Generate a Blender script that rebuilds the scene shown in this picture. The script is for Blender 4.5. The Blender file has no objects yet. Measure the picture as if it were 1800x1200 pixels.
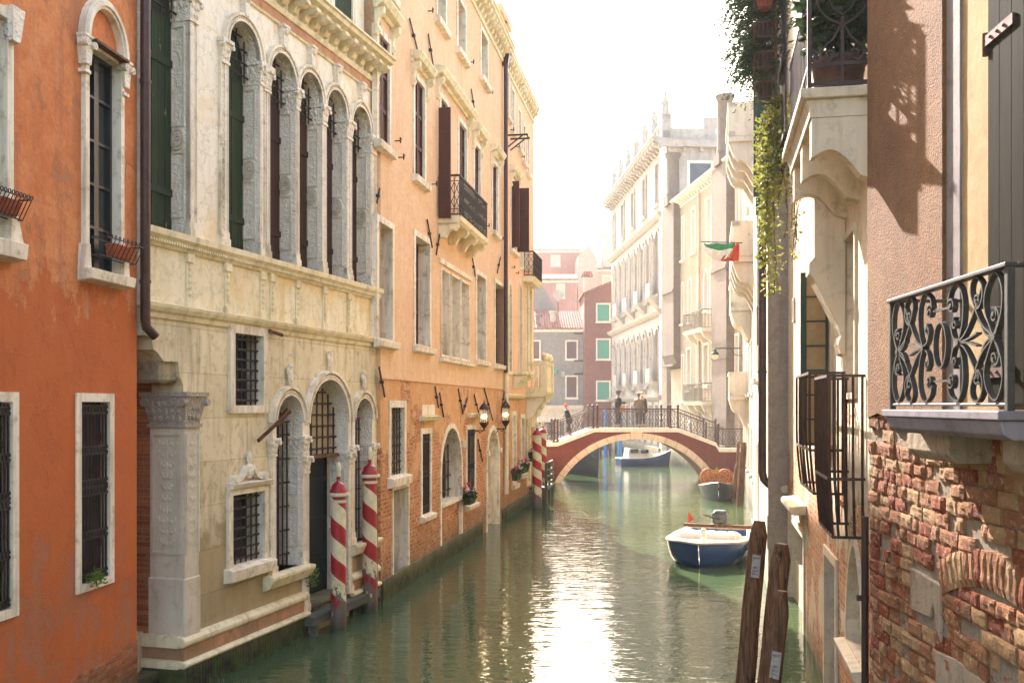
import bpy, bmesh, math, random
from math import radians as R, pi, sin, cos, tan, sqrt, atan2
from mathutils import Vector, Matrix, noise as mnoise
from mathutils.geometry import tessellate_polygon, delaunay_2d_cdt
random.seed(7)
SC = bpy.context.scene
COL = SC.collection
CAMZ, FOC, HZ = 3.9, 1750.0, 712.0      # eye height over the water; focal length and horizon of the photo, in its pixels

# ---------------------------------------------------------------- shader helpers
def lin(h):
    h = h.lstrip('#'); o = []
    for i in (0, 2, 4):
        c = int(h[i:i+2], 16)/255
        o.append(c/12.92 if c <= .04045 else ((c+.055)/1.055)**2.4)
    return (*o, 1)
class Nt:
    def __init__(s, name):
        s.m = bpy.data.materials.new(name); s.m.use_nodes = True
        s.t = s.m.node_tree; s.t.nodes.clear()
        s.out = s.t.nodes.new('ShaderNodeOutputMaterial')
        s.p = s.n('BsdfPrincipled'); s.l(s.p.outputs[0], s.out.inputs[0])
        s.tc = s.n('TexCoord').outputs['Object']
    def n(s, k, **kw):
        nd = s.t.nodes.new('ShaderNode'+k)
        for a, v in kw.items():
            if hasattr(nd, a) and a not in nd.inputs.keys(): setattr(nd, a, v)
        return nd
    def l(s, a, b): s.t.links.new(a, b)
    def put(s, sock, v):
        if hasattr(v, 'is_output') or isinstance(v, bpy.types.NodeSocket): s.l(v, sock)
        else: sock.default_value = v
    def mapc(s, scale=(1, 1, 1), rot=(0, 0, 0), loc=(0, 0, 0), vec=None):
        m = s.n('Mapping'); s.l(vec or s.tc, m.inputs[0])
        m.inputs['Scale'].default_value = scale; m.inputs['Rotation'].default_value = rot; m.inputs['Location'].default_value = loc
        return m.outputs[0]
    def noise(s, scale, detail=6, rough=.6, vec=None, dist=0, col=False):
        n = s.n('TexNoise'); s.l(vec or s.tc, n.inputs['Vector'])
        n.inputs['Scale'].default_value = scale; n.inputs['Detail'].default_value = detail
        n.inputs['Roughness'].default_value = rough; n.inputs['Distortion'].default_value = dist
        return n.outputs['Color' if col else 'Fac']
    def vor(s, scale, vec=None, feature='F1', out='Distance', rnd=1):
        n = s.n('TexVoronoi'); n.feature = feature; s.l(vec or s.tc, n.inputs['Vector'])
        n.inputs['Scale'].default_value = scale; n.inputs['Randomness'].default_value = rnd
        return n.outputs[out]
    def ramp(s, f, stops):
        r = s.n('ValToRGB'); s.l(f, r.inputs[0]); e = r.color_ramp.elements
        while len(e) < len(stops): e.new(.5)
        for q, (p, c) in zip(e, stops):
            q.position = p; q.color = (c, c, c, 1) if isinstance(c, (int, float)) else c
        return r.outputs[0]
    def mix(s, f, a, b, mode='MIX'):
        m = s.n('Mix'); m.data_type = 'RGBA'; m.blend_type = mode
        s.put(m.inputs[0], f); s.put(m.inputs[6], a); s.put(m.inputs[7], b)
        return m.outputs[2]
    def math(s, op, a, b=0.0, c=None):
        m = s.n('Math'); m.operation = op; s.put(m.inputs[0], a); s.put(m.inputs[1], b)
        if c is not None: s.put(m.inputs[2], c)
        return m.outputs[0]
    def sep(s, vec=None):
        x = s.n('SeparateXYZ'); s.l(vec or s.tc, x.inputs[0]); return x.outputs
    def comb(s, x, y, z):
        c = s.n('CombineXYZ'); s.put(c.inputs[0], x); s.put(c.inputs[1], y); s.put(c.inputs[2], z); return c.outputs[0]
    def bump(s, h, strength=.5, dist=.01, prev=None):
        b = s.n('Bump'); s.l(h, b.inputs['Height']); b.inputs['Strength'].default_value = strength
        b.inputs['Distance'].default_value = dist
        if prev: s.l(prev, b.inputs['Normal'])
        return b.outputs[0]
    def fin(s, col, rough=.9, bump=None, metal=0, spec=None):
        s.put(s.p.inputs['Base Color'], col); s.put(s.p.inputs['Roughness'], rough)
        s.p.inputs['Metallic'].default_value = metal
        if spec is not None: s.p.inputs['Specular IOR Level'].default_value = spec
        if bump: s.l(bump, s.p.inputs['Normal'])
        return s.m
MAT = {}
def plaster(name, a, b, c, d=None, patch=.62, streak=.5, bump=.35, sc=1.0, brick=None, damp=None, cracks=False, low=None, grain=.35):
    """lime plaster: two tones, rain streaks, flaked patches; optionally brick showing where it has fallen off"""
    s = Nt(name); a, b, c = lin(a), lin(b), lin(c)
    n1 = s.noise(.8*sc, 9, .62); n2 = s.noise(4.5*sc, 8, .68, dist=.6); n3 = s.noise(38*sc, 4, .6)
    col = s.mix(s.ramp(n1, [(.32, 0), (.68, 1)]), a, b)
    col = s.mix(s.math('MULTIPLY', s.ramp(n2, [(.42, 0), (.7, 1)]), .6), col, c)
    st = s.noise(1.6*sc, 7, .6, vec=s.mapc((3.2, 3.2, .22)))
    col = s.mix(s.math('MULTIPLY', s.ramp(st, [(.5, 0), (.72, 1)]), streak), col, s.mix(.5, c, (.16, .13, .10, 1)))
    fine = s.noise(14*sc, 5, .7)
    col = s.mix(.16, col, s.ramp(fine, [(.3, (.05, .04, .03, 1)), (.7, (1, .97, .9, 1))]), 'OVERLAY')
    h = s.math('ADD', s.math('MULTIPLY', n3, grain), s.math('MULTIPLY', n2, 1.2 if grain < 1 else .3))
    bm = s.bump(h, bump, .02)
    if d:
        pn = s.noise(2.1*sc, 13, .72, vec=s.mapc((1, 1, .7), loc=(3.1, 0, 7.7)))
        pm = s.ramp(pn, [(patch, 0), (patch+.03, 1)])
        col = s.mix(s.math('MULTIPLY', pm, .62), col, s.mix(s.noise(9, 6, .7), lin(d), c)); bm = s.bump(pm, .5, -.012, bm)
    if cracks:
        v = s.vor(.9, vec=s.mix(.12, s.tc, s.noise(2.2, 5, .6, col=True)), feature='DISTANCE_TO_EDGE')
        ck = s.math('MULTIPLY', s.ramp(v, [(0, 1), (.006, 0)]), s.ramp(s.noise(.5, 2), [(.55, 0), (.6, 1)]))
        col = s.mix(s.math('MULTIPLY', ck, .6), col, (.07, .03, .015, 1))
    for li, lw in enumerate(low or ()):               # worn zones: (height, softness, colour, amount, threshold)
        xx_ = s.sep(); zz_ = s.n('MapRange'); s.l(xx_[2], zz_.inputs[0]); zz_.inputs[1].default_value = lw[0]-lw[1]; zz_.inputs[2].default_value = lw[0]; zz_.inputs[3].default_value = .16; zz_.inputs[4].default_value = -.2
        ln = s.math('ADD', s.noise(1.9, 13, .74, vec=s.mapc((1, 1, .8), loc=(8+5*li, 1, 3))), zz_.outputs[0]); lm = s.ramp(ln, [(lw[4], 0), (lw[4]+.05, 1)])
        col = s.mix(s.math('MULTIPLY', lm, lw[3]), col, s.mix(s.noise(7, 7, .75), lin(lw[2]), c)); bm = s.bump(lm, .5, -.008, bm)
    if brick:
        zt, soft, thr = brick                         # bricks show below zt more and more
        x = s.sep()
        bc, bf = bricks(s, ['#b06038', '#8c4526', '#c58a58'], '#d0b68e', .27, .085)
        zf = s.n('MapRange'); s.l(x[2], zf.inputs[0]); zf.inputs[1].default_value = zt-soft; zf.inputs[2].default_value = zt
        zf.inputs[3].default_value = .22; zf.inputs[4].default_value = -.16
        bn = s.math('ADD', s.math('MULTIPLY_ADD', s.noise(.85, 11, .66, vec=s.mapc((1, 1, 1), loc=(11, 3, 2))), 1.7, -.35), zf.outputs[0])
        mk = s.ramp(bn, [(thr, 0), (thr+.02, 1)])
        half = s.math('MULTIPLY', s.ramp(s.noise(3.5, 6, .7), [(.50, 0), (.60, 1)]), .5)
        col = s.mix(mk, col, s.mix(half, bc, c)); bm = s.bump(s.math('MULTIPLY', bf, mk), .8, -.02, bm)
        bm = s.bump(mk, .6, -.02, bm)
    if damp is not None:
        x = s.sep(); dn = s.math('ADD', x[2], s.math('MULTIPLY', s.math('SUBTRACT', s.noise(1.2, 6, .6), .5), -1.1))
        dm = s.ramp(s.math('DIVIDE', dn, damp), [(.25, 1), (1, 0)])
        col = s.mix(s.math('MULTIPLY', dm, .55), col, (.055, .06, .03, 1))
    MAT[name] = s.fin(col, .92, bm, spec=.25)
def bricks(s, cols, mortar, w, h, axis=0):
    x = s.sep(); wob = s.noise(6, 3, .5, col=True)
    v = s.comb(x[axis], x[2], 0); v = s.mix(.012, v, wob)
    t = s.n('TexBrick'); s.l(v, t.inputs['Vector'])
    t.inputs['Color1'].default_value = lin(cols[0]); t.inputs['Color2'].default_value = lin(cols[1]); t.inputs['Mortar'].default_value = lin(mortar)
    t.inputs['Scale'].default_value = 1; t.inputs['Brick Width'].default_value = w; t.inputs['Row Height'].default_value = h
    t.inputs['Mortar Size'].default_value = .011; t.inputs['Mortar Smooth'].default_value = .3
    pb = s.n('TexWhiteNoise'); fx = s.math('FLOOR', s.math('DIVIDE', x[axis], w*.5)); fz = s.math('FLOOR', s.math('DIVIDE', x[2], h)); s.l(s.comb(fx, fz, 0), pb.inputs['Vector'])
    c = s.mix(s.math('MULTIPLY', pb.outputs['Value'], .6), t.outputs[0], lin(cols[1])); c = s.mix(s.math('MULTIPLY', s.ramp(pb.outputs['Value'], [(.6, 0), (.75, 1)]), s.math('SUBTRACT', 1, t.outputs['Fac'])), c, lin(cols[2]))
    c = s.mix(s.ramp(s.noise(2.2, 7, .7), [(.4, 0), (.66, .7)]), c, lin(cols[2])); c = s.mix(s.ramp(s.noise(5, 8, .75, vec=s.mapc(loc=(4, 9, 1))), [(.52, 0), (.64, .75)]), c, lin(mortar))
    c = s.mix(.35, c, s.ramp(s.noise(30, 4, .7), [(.3, (.1, .08, .06, 1)), (.7, (1, 1, 1, 1))]), 'OVERLAY')
    return c, t.outputs['Fac']
def brickmat(name, cols, mortar, w=.25, h=.072, axis=0, damp=None, stain=None):
    s = Nt(name); c, f = bricks(s, cols, mortar, w, h, axis)
    if stain: c = s.mix(s.ramp(s.noise(.7, 8, .6), [(.5, 0), (.62, .8)]), c, lin(stain))
    if damp:
        x = s.sep(); dn = s.math('ADD', x[2], s.math('MULTIPLY', s.noise(1.5, 5), -.6))
        c = s.mix(s.ramp(s.math('DIVIDE', dn, damp), [(.1, .85), (1, 0)]), c, (.03, .035, .015, 1))
    b = s.bump(f, .8, -.02); b = s.bump(s.noise(45, 4), .4, .01, b)
    MAT[name] = s.fin(c, .92, b, spec=.2)
def stone(name, a, b, c, vein=False, bump=.3, sc=1.0, blocks=None, carve=0, damp=None, grime=.5, low=None):
    s = Nt(name); a, b, c = lin(a), lin(b), lin(c)
    n1 = s.noise(1.1*sc, 8, .6); n2 = s.noise(6*sc, 8, .7); n3 = s.noise(55, 4, .6)
    col = s.mix(s.ramp(n1, [(.35, 0), (.65, 1)]), a, b)
    st = s.noise(2.2*sc, 7, .62, vec=s.mapc((2.5, 2.5, .35)))
    col = s.mix(s.math('MULTIPLY', s.ramp(st, [(.48, 0), (.75, 1)]), grime), col, c)
    col = s.mix(s.math('MULTIPLY', s.ramp(n2, [(.52, 0), (.7, 1)]), grime), col, c)
    if low:
        xx_ = s.sep(); zz_ = s.n('MapRange'); s.l(xx_[2], zz_.inputs[0]); zz_.inputs[1].default_value = low[0]-low[1]; zz_.inputs[2].default_value = low[0]; zz_.inputs[3].default_value = .2; zz_.inputs[4].default_value = -.2
        ln = s.math('ADD', s.noise(1.5, 12, .72, vec=s.mapc((1, 1, .8), loc=(8, 1, 3))), zz_.outputs[0]); lm = s.ramp(ln, [(.48, 0), (.58, 1)])
        col = s.mix(s.math('MULTIPLY', lm, low[3]), col, s.mix(s.noise(7, 7, .75), lin(low[2]), c))
    if vein:
        w = s.mix(.55, s.tc, s.noise(1.3, 6, .65, col=True), 'LINEAR_LIGHT')
        v = s.vor(2.6, vec=w, feature='DISTANCE_TO_EDGE')
        col = s.mix(s.math('MULTIPLY', s.ramp(v, [(0, 1), (.035, 0)]), .38), col, lin('#8c8274'))
        col = s.mix(s.math('MULTIPLY', s.ramp(s.noise(.9, 5, .5, dist=2), [(.5, 0), (.62, 1)]), .45), col, lin('#dcb56a'))
    bm = s.bump(s.math('ADD', n2, s.math('MULTIPLY', n3, .3)), bump, .012)
    if blocks:
        x = s.sep(); t = s.n('TexBrick'); s.l(s.comb(x[0], x[2], 0), t.inputs['Vector'])
        t.inputs['Scale'].default_value = 1; t.inputs['Brick Width'].default_value = blocks[0]; t.inputs['Row Height'].default_value = blocks[1]
        t.inputs['Mortar Size'].default_value = .005; t.offset = .42; t.squash = 1.35; t.squash_frequency = 3
        t.inputs['Color1'].default_value = (.82, .82, .82, 1); t.inputs['Color2'].default_value = (1, 1, 1, 1); t.inputs['Mortar'].default_value = (.55, .52, .48, 1)
        col = s.mix(.8, col, t.outputs[0], 'MULTIPLY'); bm = s.bump(t.outputs['Fac'], .5, -.01, bm)
    if carve:
        w = s.mix(.2, s.tc, s.noise(9, 3, .5, col=True), 'LINEAR_LIGHT')
        v = s.ramp(s.vor(carve, vec=w, feature='SMOOTH_F1'), [(.15, 1), (.6, 0)])
        bm = s.bump(v, .7, .022, bm); col = s.mix(s.math('MULTIPLY', s.math('SUBTRACT', 1, v), .18), col, c)
    if damp:
        x = s.sep(); dn = s.math('ADD', x[2], s.math('MULTIPLY', s.math('SUBTRACT', s.noise(2, 6, .7), .5), -.7))
        dm = s.ramp(s.math('DIVIDE', dn, damp), [(.2, 1), (1, 0)])
        col = s.mix(s.math('MULTIPLY', dm, .96), col, s.mix(s.ramp(s.noise(4, 7, .7), [(.4, 0), (.6, 1)]), (.010, .012, .007, 1), (.055, .075, .012, 1)))
    MAT[name] = s.fin(col, .8, bm, spec=.15)
def wood(name, a, b, rough=.7, axis=2, peel=None, sc=1.0, bump=.4, spec=.2):
    s = Nt(name); sv = [14, 14, 14]; sv[axis] = .9
    g = s.noise(2*sc, 7, .65, vec=s.mapc(tuple(sv)), dist=.8); n = s.noise(1.7, 5)
    col = s.mix(s.ramp(g, [(.40, 0), (.60, 1)]), lin(a), lin(b)); col = s.mix(s.math('MULTIPLY', n, .35), col, lin(a))
    bm = s.bump(g, bump, .006)
    if peel:
        sv2 = [5, 5, 5]; sv2[axis] = 1.3
        m = s.ramp(s.noise(1.6, 8, .7, vec=s.mapc(tuple(sv2))), [(peel[1], 0), (peel[1]+.02, 1)])
        col = s.mix(m, col, lin(peel[0])); bm = s.bump(m, .4, -.004, bm)
    MAT[name] = s.fin(col, rough, bm, spec=spec)
def plain(name, a, rough=.5, metal=0, var=.25, b=None, bump=.1, spec=None, sc=8):
    s = Nt(name); n = s.noise(sc, 6, .65)
    col = s.mix(s.ramp(n, [(.38, 0), (.66, 1)]), lin(a), lin(b) if b else tuple([v*(1-var) for v in lin(a)[:3]]+[1]))
    r = s.math('ADD', s.math('MULTIPLY', s.noise(11, 4), .25), max(0, rough-.12))
    MAT[name] = s.fin(col, r, s.bump(n, bump, .005), metal, spec)

# ---------------------------------------------------------------- mesh helpers
def ccw(p):
    a = sum(p[i][0]*p[(i+1) % len(p)][1]-p[(i+1) % len(p)][0]*p[i][1] for i in range(len(p)))
    return p if a > 0 else p[::-1]
class MB:
    def __init__(s, tf=None): s.v = []; s.f = []; s.tf = tf
    def add(s, vs, fs):
        o = len(s.v); s.v += [tuple(s.tf(*p)) if s.tf else tuple(p) for p in vs]; s.f += [tuple(i+o for i in f) for f in fs]
    def box(s, x0, x1, y0, y1, z0, z1):
        s.add([(x0, y0, z0), (x1, y0, z0), (x1, y1, z0), (x0, y1, z0), (x0, y0, z1), (x1, y0, z1), (x1, y1, z1), (x0, y1, z1)],
              [(0, 3, 2, 1), (4, 5, 6, 7), (0, 1, 5, 4), (1, 2, 6, 5), (2, 3, 7, 6), (3, 0, 4, 7)])
        return s
    def hull8(s, p):
        s.add(p, [(0, 3, 2, 1), (4, 5, 6, 7), (0, 1, 5, 4), (1, 2, 6, 5), (2, 3, 7, 6), (3, 0, 4, 7)]); return s
    def prism(s, poly, a, b, axis='y'):
        """polygon (2d) extruded from a to b; axis y: poly is (x,z); x: poly is (y,z); z: poly is (x,y)"""
        n = len(poly)
        def P(q, t): return {'y': (q[0], t, q[1]), 'x': (t, q[0], q[1]), 'z': (q[0], q[1], t)}[axis]
        vs = [P(q, a) for q in poly]+[P(q, b) for q in poly]
        fs = [(i, (i+1) % n, n+(i+1) % n, n+i) for i in range(n)]
        if n <= 4: fs += [tuple(range(n))[::-1], tuple(range(n, 2*n))]
        else:
            for t in tessellate_polygon([[Vector((q[0], q[1], 0)) for q in poly]]):
                fs += [tuple(t)[::-1], tuple(n+i for i in t)]
        s.add(vs, fs); return s
    def ring(s, inn, out, y0, y1, closed=True):
        """frame between two outlines (x,z) with equal point counts, from depth y0 to y1"""
        n = len(inn); vs = []
        for o, y in ((inn, y0), (out, y0), (inn, y1), (out, y1)): vs += [(q[0], y, q[1]) for q in o]
        fs = []
        for i in range(n if closed else n-1):
            j = (i+1) % n
            fs += [(i, j, n+j, n+i), (2*n+i, 3*n+i, 3*n+j, 2*n+j), (i, 2*n+i, 2*n+j, j), (n+i, n+j, 3*n+j, 3*n+i)]
        if not closed:
            fs += [(0, n, 3*n, 2*n), (n-1, 3*n-1, 4*n-1, 2*n-1)]
        s.add(vs, fs); return s
    def tube(s, pts, r, n=6, cap=True, rr=None):
        pts = [Vector(p) for p in pts]; m = len(pts); base = None; vs = []
        for i, p in enumerate(pts):
            t = (pts[min(i+1, m-1)]-pts[max(i-1, 0)]).normalized() if m > 1 else Vector((0, 0, 1))
            if base is None:
                base = t.cross(Vector((0, 0, 1)) if abs(t.z) < .9 else Vector((1, 0, 0))).normalized()
            base = (base-t*base.dot(t)).normalized(); c = t.cross(base)
            q = rr[i] if rr else r
            vs += [tuple(p+base*(q*cos(2*pi*k/n))+c*(q*sin(2*pi*k/n))) for k in range(n)]
        fs = [(i*n+k, i*n+(k+1) % n, (i+1)*n+(k+1) % n, (i+1)*n+k) for i in range(m-1) for k in range(n)]
        if cap: fs += [tuple(range(n))[::-1], tuple((m-1)*n+k for k in range(n))]
        s.add(vs, fs); return s
    def bar(s, a, b, w=.02, d=None):
        """square bar from a to b"""
        a, b = Vector(a), Vector(b); t = (b-a).normalized(); d = d or w
        u = t.cross(Vector((0, 1, 0)) if abs(t.y) < .9 else Vector((0, 0, 1))).normalized(); v = t.cross(u)
        vs = [tuple(p+u*(i*w/2)+v*(j*d/2)) for p in (a, b) for i, j in ((-1, -1), (1, -1), (1, 1), (-1, 1))]
        s.add(vs, [(0, 3, 2, 1), (4, 5, 6, 7), (0, 1, 5, 4), (1, 2, 6, 5), (2, 3, 7, 6), (3, 0, 4, 7)]); return s
    def lathe(s, prof, c=(0, 0, 0), n=16, cap=True):
        vs = [(c[0]+r*cos(2*pi*k/n), c[1]+r*sin(2*pi*k/n), c[2]+z) for r, z in prof for k in range(n)]
        m = len(prof); fs = [(i*n+k, i*n+(k+1) % n, (i+1)*n+(k+1) % n, (i+1)*n+k) for i in range(m-1) for k in range(n)]
        if cap: fs += [tuple(range(n))[::-1], tuple((m-1)*n+k for k in range(n))]
        s.add(vs, fs); return s
    def ribbon(s, pts, th, y0, y1):
        """flat bar bent along a path of (x,z): thickness th in the plane, from y0 to y1"""
        m = len(pts); L = []; Rr = []
        for i in range(m):
            a = pts[max(i-1, 0)]; b = pts[min(i+1, m-1)]; dx, dz = b[0]-a[0], b[1]-a[1]; q = sqrt(dx*dx+dz*dz) or 1
            nx, nz = -dz/q*th/2, dx/q*th/2
            L.append((pts[i][0]+nx, pts[i][1]+nz)); Rr.append((pts[i][0]-nx, pts[i][1]-nz))
        return s.ring(L, Rr, y0, y1, closed=False)
    def ball(s, c, r, n=8, m=6, sq=(1, 1, 1)):
        prof = [(r*sin(pi*i/m), -r*cos(pi*i/m)) for i in range(m+1)]; prof[0] = (r*.05, -r); prof[-1] = (r*.05, r)
        vs = [(c[0]+q*cos(2*pi*k/n)*sq[0], c[1]+q*sin(2*pi*k/n)*sq[1], c[2]+z*sq[2]) for q, z in prof for k in range(n)]
        fs = [(i*n+k, i*n+(k+1) % n, (i+1)*n+(k+1) % n, (i+1)*n+k) for i in range(m) for k in range(n)]
        fs += [tuple(range(n))[::-1], tuple(m*n+k for k in range(n))]
        s.add(vs, fs); return s
    def build(s, name, mat, parent=None, loc=None, smooth=False, bevel=0, weld=False):
        me = bpy.data.meshes.new(name); me.from_pydata(s.v, [], s.f); me.update()
        b = bmesh.new(); b.from_mesh(me)
        if weld: bmesh.ops.remove_doubles(b, verts=b.verts, dist=.0005)
        bmesh.ops.recalc_face_normals(b, faces=b.faces); b.to_mesh(me); b.free()
        if smooth:
            for p in me.polygons: p.use_smooth = True
            if smooth != 'all': me.set_sharp_from_angle(angle=R(38))
        o = bpy.data.objects.new(name, me); COL.objects.link(o)
        if mat: me.materials.append(MAT[mat] if isinstance(mat, str) else mat)
        if parent: o.parent = parent
        if loc: o.location = loc
        if bevel:
            md = o.modifiers.new('b', 'BEVEL'); md.width = bevel; md.segments = 1; md.limit_method = 'ANGLE'; md.angle_limit = R(40)
        return o
def tag(o, label=None, cat=None, group=None, kind=None):
    if label: o['label'] = label
    if cat: o['category'] = cat
    if group: o['group'] = group
    if kind: o['kind'] = kind
    return o
def thing(name, label, cat, loc=(0, 0, 0), rz=0, group=None):
    o = bpy.data.objects.new(name, None); COL.objects.link(o); o.empty_display_size = .2
    o.location = loc; o.rotation_euler = (0, 0, rz); return tag(o, label, cat, group)
def copy_tree(o, parent=None):
    c = o.copy(); COL.objects.link(c)
    if parent: c.parent = parent
    for ch in list(o.children): copy_tree(ch, c)
    return c
def at(px, py, Y):
    return Vector(((px-900)/FOC*Y, Y, CAMZ-(py-HZ)/FOC*Y))
def onwater(px, py, z=0):
    Y = (CAMZ-z)*FOC/(py-HZ); return Vector(((px-900)/FOC*Y, Y, z))
def smoothpath(pts, k=6):
    out = []; n = len(pts)
    for i in range(n-1):
        p = [Vector(pts[max(i-1, 0)]), Vector(pts[i]), Vector(pts[i+1]), Vector(pts[min(i+2, n-1)])]
        for j in range(k):
            t = j/k
            out.append(.5*((2*p[1])+(p[2]-p[0])*t+(2*p[0]-5*p[1]+4*p[2]-p[3])*t*t+(3*p[1]-p[0]-3*p[2]+p[3])*t**3))
    out.append(Vector(pts[-1])); return out

# ---------------------------------------------------------------- house fronts
class Front:
    """plane of a house front: passes P (x,y), runs away from the eye with slope dx/dy; side -1 = left bank, +1 = right bank"""
    def __init__(s, P, slope, side):
        q = sqrt(1+slope*slope); s.P = Vector(P); s.d = Vector((slope/q, 1/q)); s.side = side
        s.n = Vector((s.d.y, -s.d.x)) if side < 0 else Vector((-s.d.y, s.d.x)); s.ang = atan2(s.d.y, s.d.x)
    def u(s, px, w=0):
        k = (px-900)/FOC; P = s.P+s.n*w
        return (k*P.y-P.x)/(s.d.x-k*s.d.y)
    def z(s, px, py, w=0):
        Y = (s.P+s.n*w).y+s.u(px, w)*s.d.y; return CAMZ-(py-HZ)/FOC*Y
    def uz(s, px, py, w=0): return s.u(px, w), s.z(px, py, w)
    def tf(s):
        sd = s.side; return lambda u, w, z: (u, sd*w, z)
    def world(s, u, w, z):
        p = s.P+s.d*u+s.n*w; return Vector((p.x, p.y, z))
def outline(u0, u1, z0, z1, arch='flat', n=14):
    if arch == 'flat': return [(u0, z0), (u1, z0), (u1, z1), (u0, z1)]
    r = (u1-u0)/2; c = (u0+u1)/2; pts = [(u0, z0), (u1, z0)]
    if arch == 'round':
        zs = z1-r
        for i in range(n+1): t = pi*i/n; pts.append((c+r*cos(t), zs+r*sin(t)))
    elif arch == 'pointed':
        h = r*1.45; zs = z1-h
        for i in range(n+1):
            t = i/n*2-1; a = abs(t); pts.append((c-r*t, zs+h*(1-a**2.1)**.72+(0.10*r*(1-a)**3)))
    elif arch == 'seg':
        h = r*.35; zs = z1-h
        for i in range(n+1): t = pi*i/n; pts.append((c+r*cos(t), zs+h*sin(t)))
    return pts
def inside(p, poly):
    c = False; n = len(poly)
    for i in range(n):
        a, b = poly[i], poly[(i+1) % n]
        if (a[1] > p[1]) != (b[1] > p[1]) and p[0] < (b[0]-a[0])*(p[1]-a[1])/(b[1]-a[1])+a[0]: c = not c
    return c
def holed(outer, holes):
    """triangles of an outline with openings cut out"""
    vs = []; ed = []
    for l in [outer]+holes:
        o = len(vs); vs += [Vector((p[0], p[1])) for p in l]; ed += [(o+i, o+(i+1) % len(l)) for i in range(len(l))]
    V, _, F, *_r = delaunay_2d_cdt(vs, ed, [], 0, 1e-5); out = []
    for f in F:
        c = sum((V[i] for i in f), Vector((0, 0)))/len(f)
        if inside(c, outer) and not any(inside(c, h) for h in holes): out.append(tuple(f))
    return V, out
class House:
    def __init__(s, name, label, cat, fr, u0, u1, z0, z1, depth, mat, group=None, endmat=None):
        s.fr = fr; s.u0, s.u1, s.z0, s.z1, s.depth, s.mat = u0, u1, z0, z1, depth, mat; s.holes = []
        s.root = thing(name, label, cat, (fr.P.x, fr.P.y, 0), fr.ang, group); s.T = fr.tf()
        s.steps = None
    def mb(s): return MB(s.T)
    def hole(s, pts): s.holes.append(pts)
    def finish(s, name='wall', outer=None, ends=True):
        bb = [(min(p[0] for p in h), max(p[0] for p in h), min(p[1] for p in h), max(p[1] for p in h)) for h in s.holes]
        for i in range(len(bb)):
            for j in range(i): assert not (bb[i][0] < bb[j][1] and bb[j][0] < bb[i][1] and bb[i][2] < bb[j][3] and bb[j][2] < bb[i][3]), ('holes overlap', s.root.name, bb[i], bb[j])
        m = s.mb(); o = outer or [(s.u0, s.z0), (s.u1, s.z0), (s.u1, s.z1), (s.u0, s.z1)]
        V, F = holed(o, s.holes); m.add([(v.x, 0, v.y) for v in V], F)
        n = len(o); D = -s.depth
        m.add([(p[0], 0, p[1]) for p in o]+[(p[0], D, p[1]) for p in o], [(i, (i+1) % n, n+(i+1) % n, n+i) for i in range(n)]+[tuple(range(n, 2*n))])
        return m.build(name, s.mat, s.root, weld=True)
    # a window or door: hole + stone surround, the leaf behind, sill, hood and bars as its sub-parts
    def win(s, u0, u1, z0, z1, arch='flat', fw=.11, pr=.03, dep=.25, back='brown', style='panel', fm='stone_trim', sill=.07, hood=None,
            grille=None, name='window', gm='iron', bz=None, bot=True, gdep=None, glass=None, cut=True):
        if u1 < u0: u0, u1 = u1, u0
        if z1 < z0: z0, z1 = z1, z0
        inn = outline(u0, u1, z0, z1, arch); b = fw if bot else 0
        out = outline(u0-fw, u1+fw, z0-b*.9, z1+fw, arch); hol = outline(u0-fw*.5, u1+fw*.5, z0-b*.45, z1+fw*.5, arch)
        if cut: s.hole(hol)
        f = s.mb().ring(inn, out, -dep-.02, pr).build(name, fm, s.root)
        # leaf
        m = s.mb(); bo = outline(u0-.01, u1+.01, z0-.01, z1+.01, arch); m.prism(bo, -dep-.05, -dep)
        zs = z1-((u1-u0)/2 if arch == 'round' else (u1-u0)*.5 if arch == 'pointed' else 0); W = u1-u0
        if bz: zs = min(zs, bz)
        if style == 'boards':
            k = max(2, round(W/.16)); g = W/k
            for i in range(k): m.box(u0+i*g+.006, u0+(i+1)*g-.006, -dep, -dep+.02+.006*(i % 2), z0+.01, zs)
            for zz in (z0+.2*(zs-z0), z0+.8*(zs-z0)): m.box(u0+.01, u1-.01, -dep+.02, -dep+.045, zz-.05, zz+.05)
        elif style in ('panel', 'louver'):
            k = 2 if W > .5 else 1; g = W/k
            for i in range(k):
                a, c = u0+i*g+.005, u0+(i+1)*g-.005; t = .055; n = max(2, round((zs-z0)/.8)); hh = (zs-z0)/n
                m.box(a, a+t, -dep, -dep+.04, z0, zs); m.box(c-t, c, -dep, -dep+.04, z0, zs)
                for j in range(n+1): zz = z0+j*hh; m.box(a+t, c-t, -dep, -dep+.036, max(z0, zz-.04), min(zs, zz+.04))
                if style == 'louver':
                    q = int((zs-z0)/.075)
                    for j in range(q):
                        zz = z0+(j+.5)*(zs-z0)/q
                        m.hull8([(a+t, -dep+.03, zz-.03), (c-t, -dep+.03, zz-.03), (c-t, -dep+.04, zz-.03), (a+t, -dep+.04, zz-.03),
                                 (a+t, -dep+.0, zz+.03), (c-t, -dep+.0, zz+.03), (c-t, -dep+.012, zz+.03), (a+t, -dep+.012, zz+.03)])
        elif style == 'casement':
            for a, c in ((u0, (u0+u1)/2), ((u0+u1)/2, u1)):
                t = .05
                m2 = [(a, a+t, z0, z1), (c-t, c, z0, z1), (a+t, c-t, z0, z0+t), (a+t, c-t, z1-t, z1)]
                n = max(1, round((z1-z0)/.55))
                for j in range(1, n): zz = z0+j*(z1-z0)/n; m2.append((a+t, c-t, zz-.015, zz+.015))
                gl = s.mb()
                for q in m2: gl.box(q[0], q[1], -dep, -dep+.04, q[2], q[3])
                gl.build('casement', fm if glass is None else glass, f)
        m.build({'glass': 'pane', 'dark': 'pane'}.get(back, 'shutter'), back, f)
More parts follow.
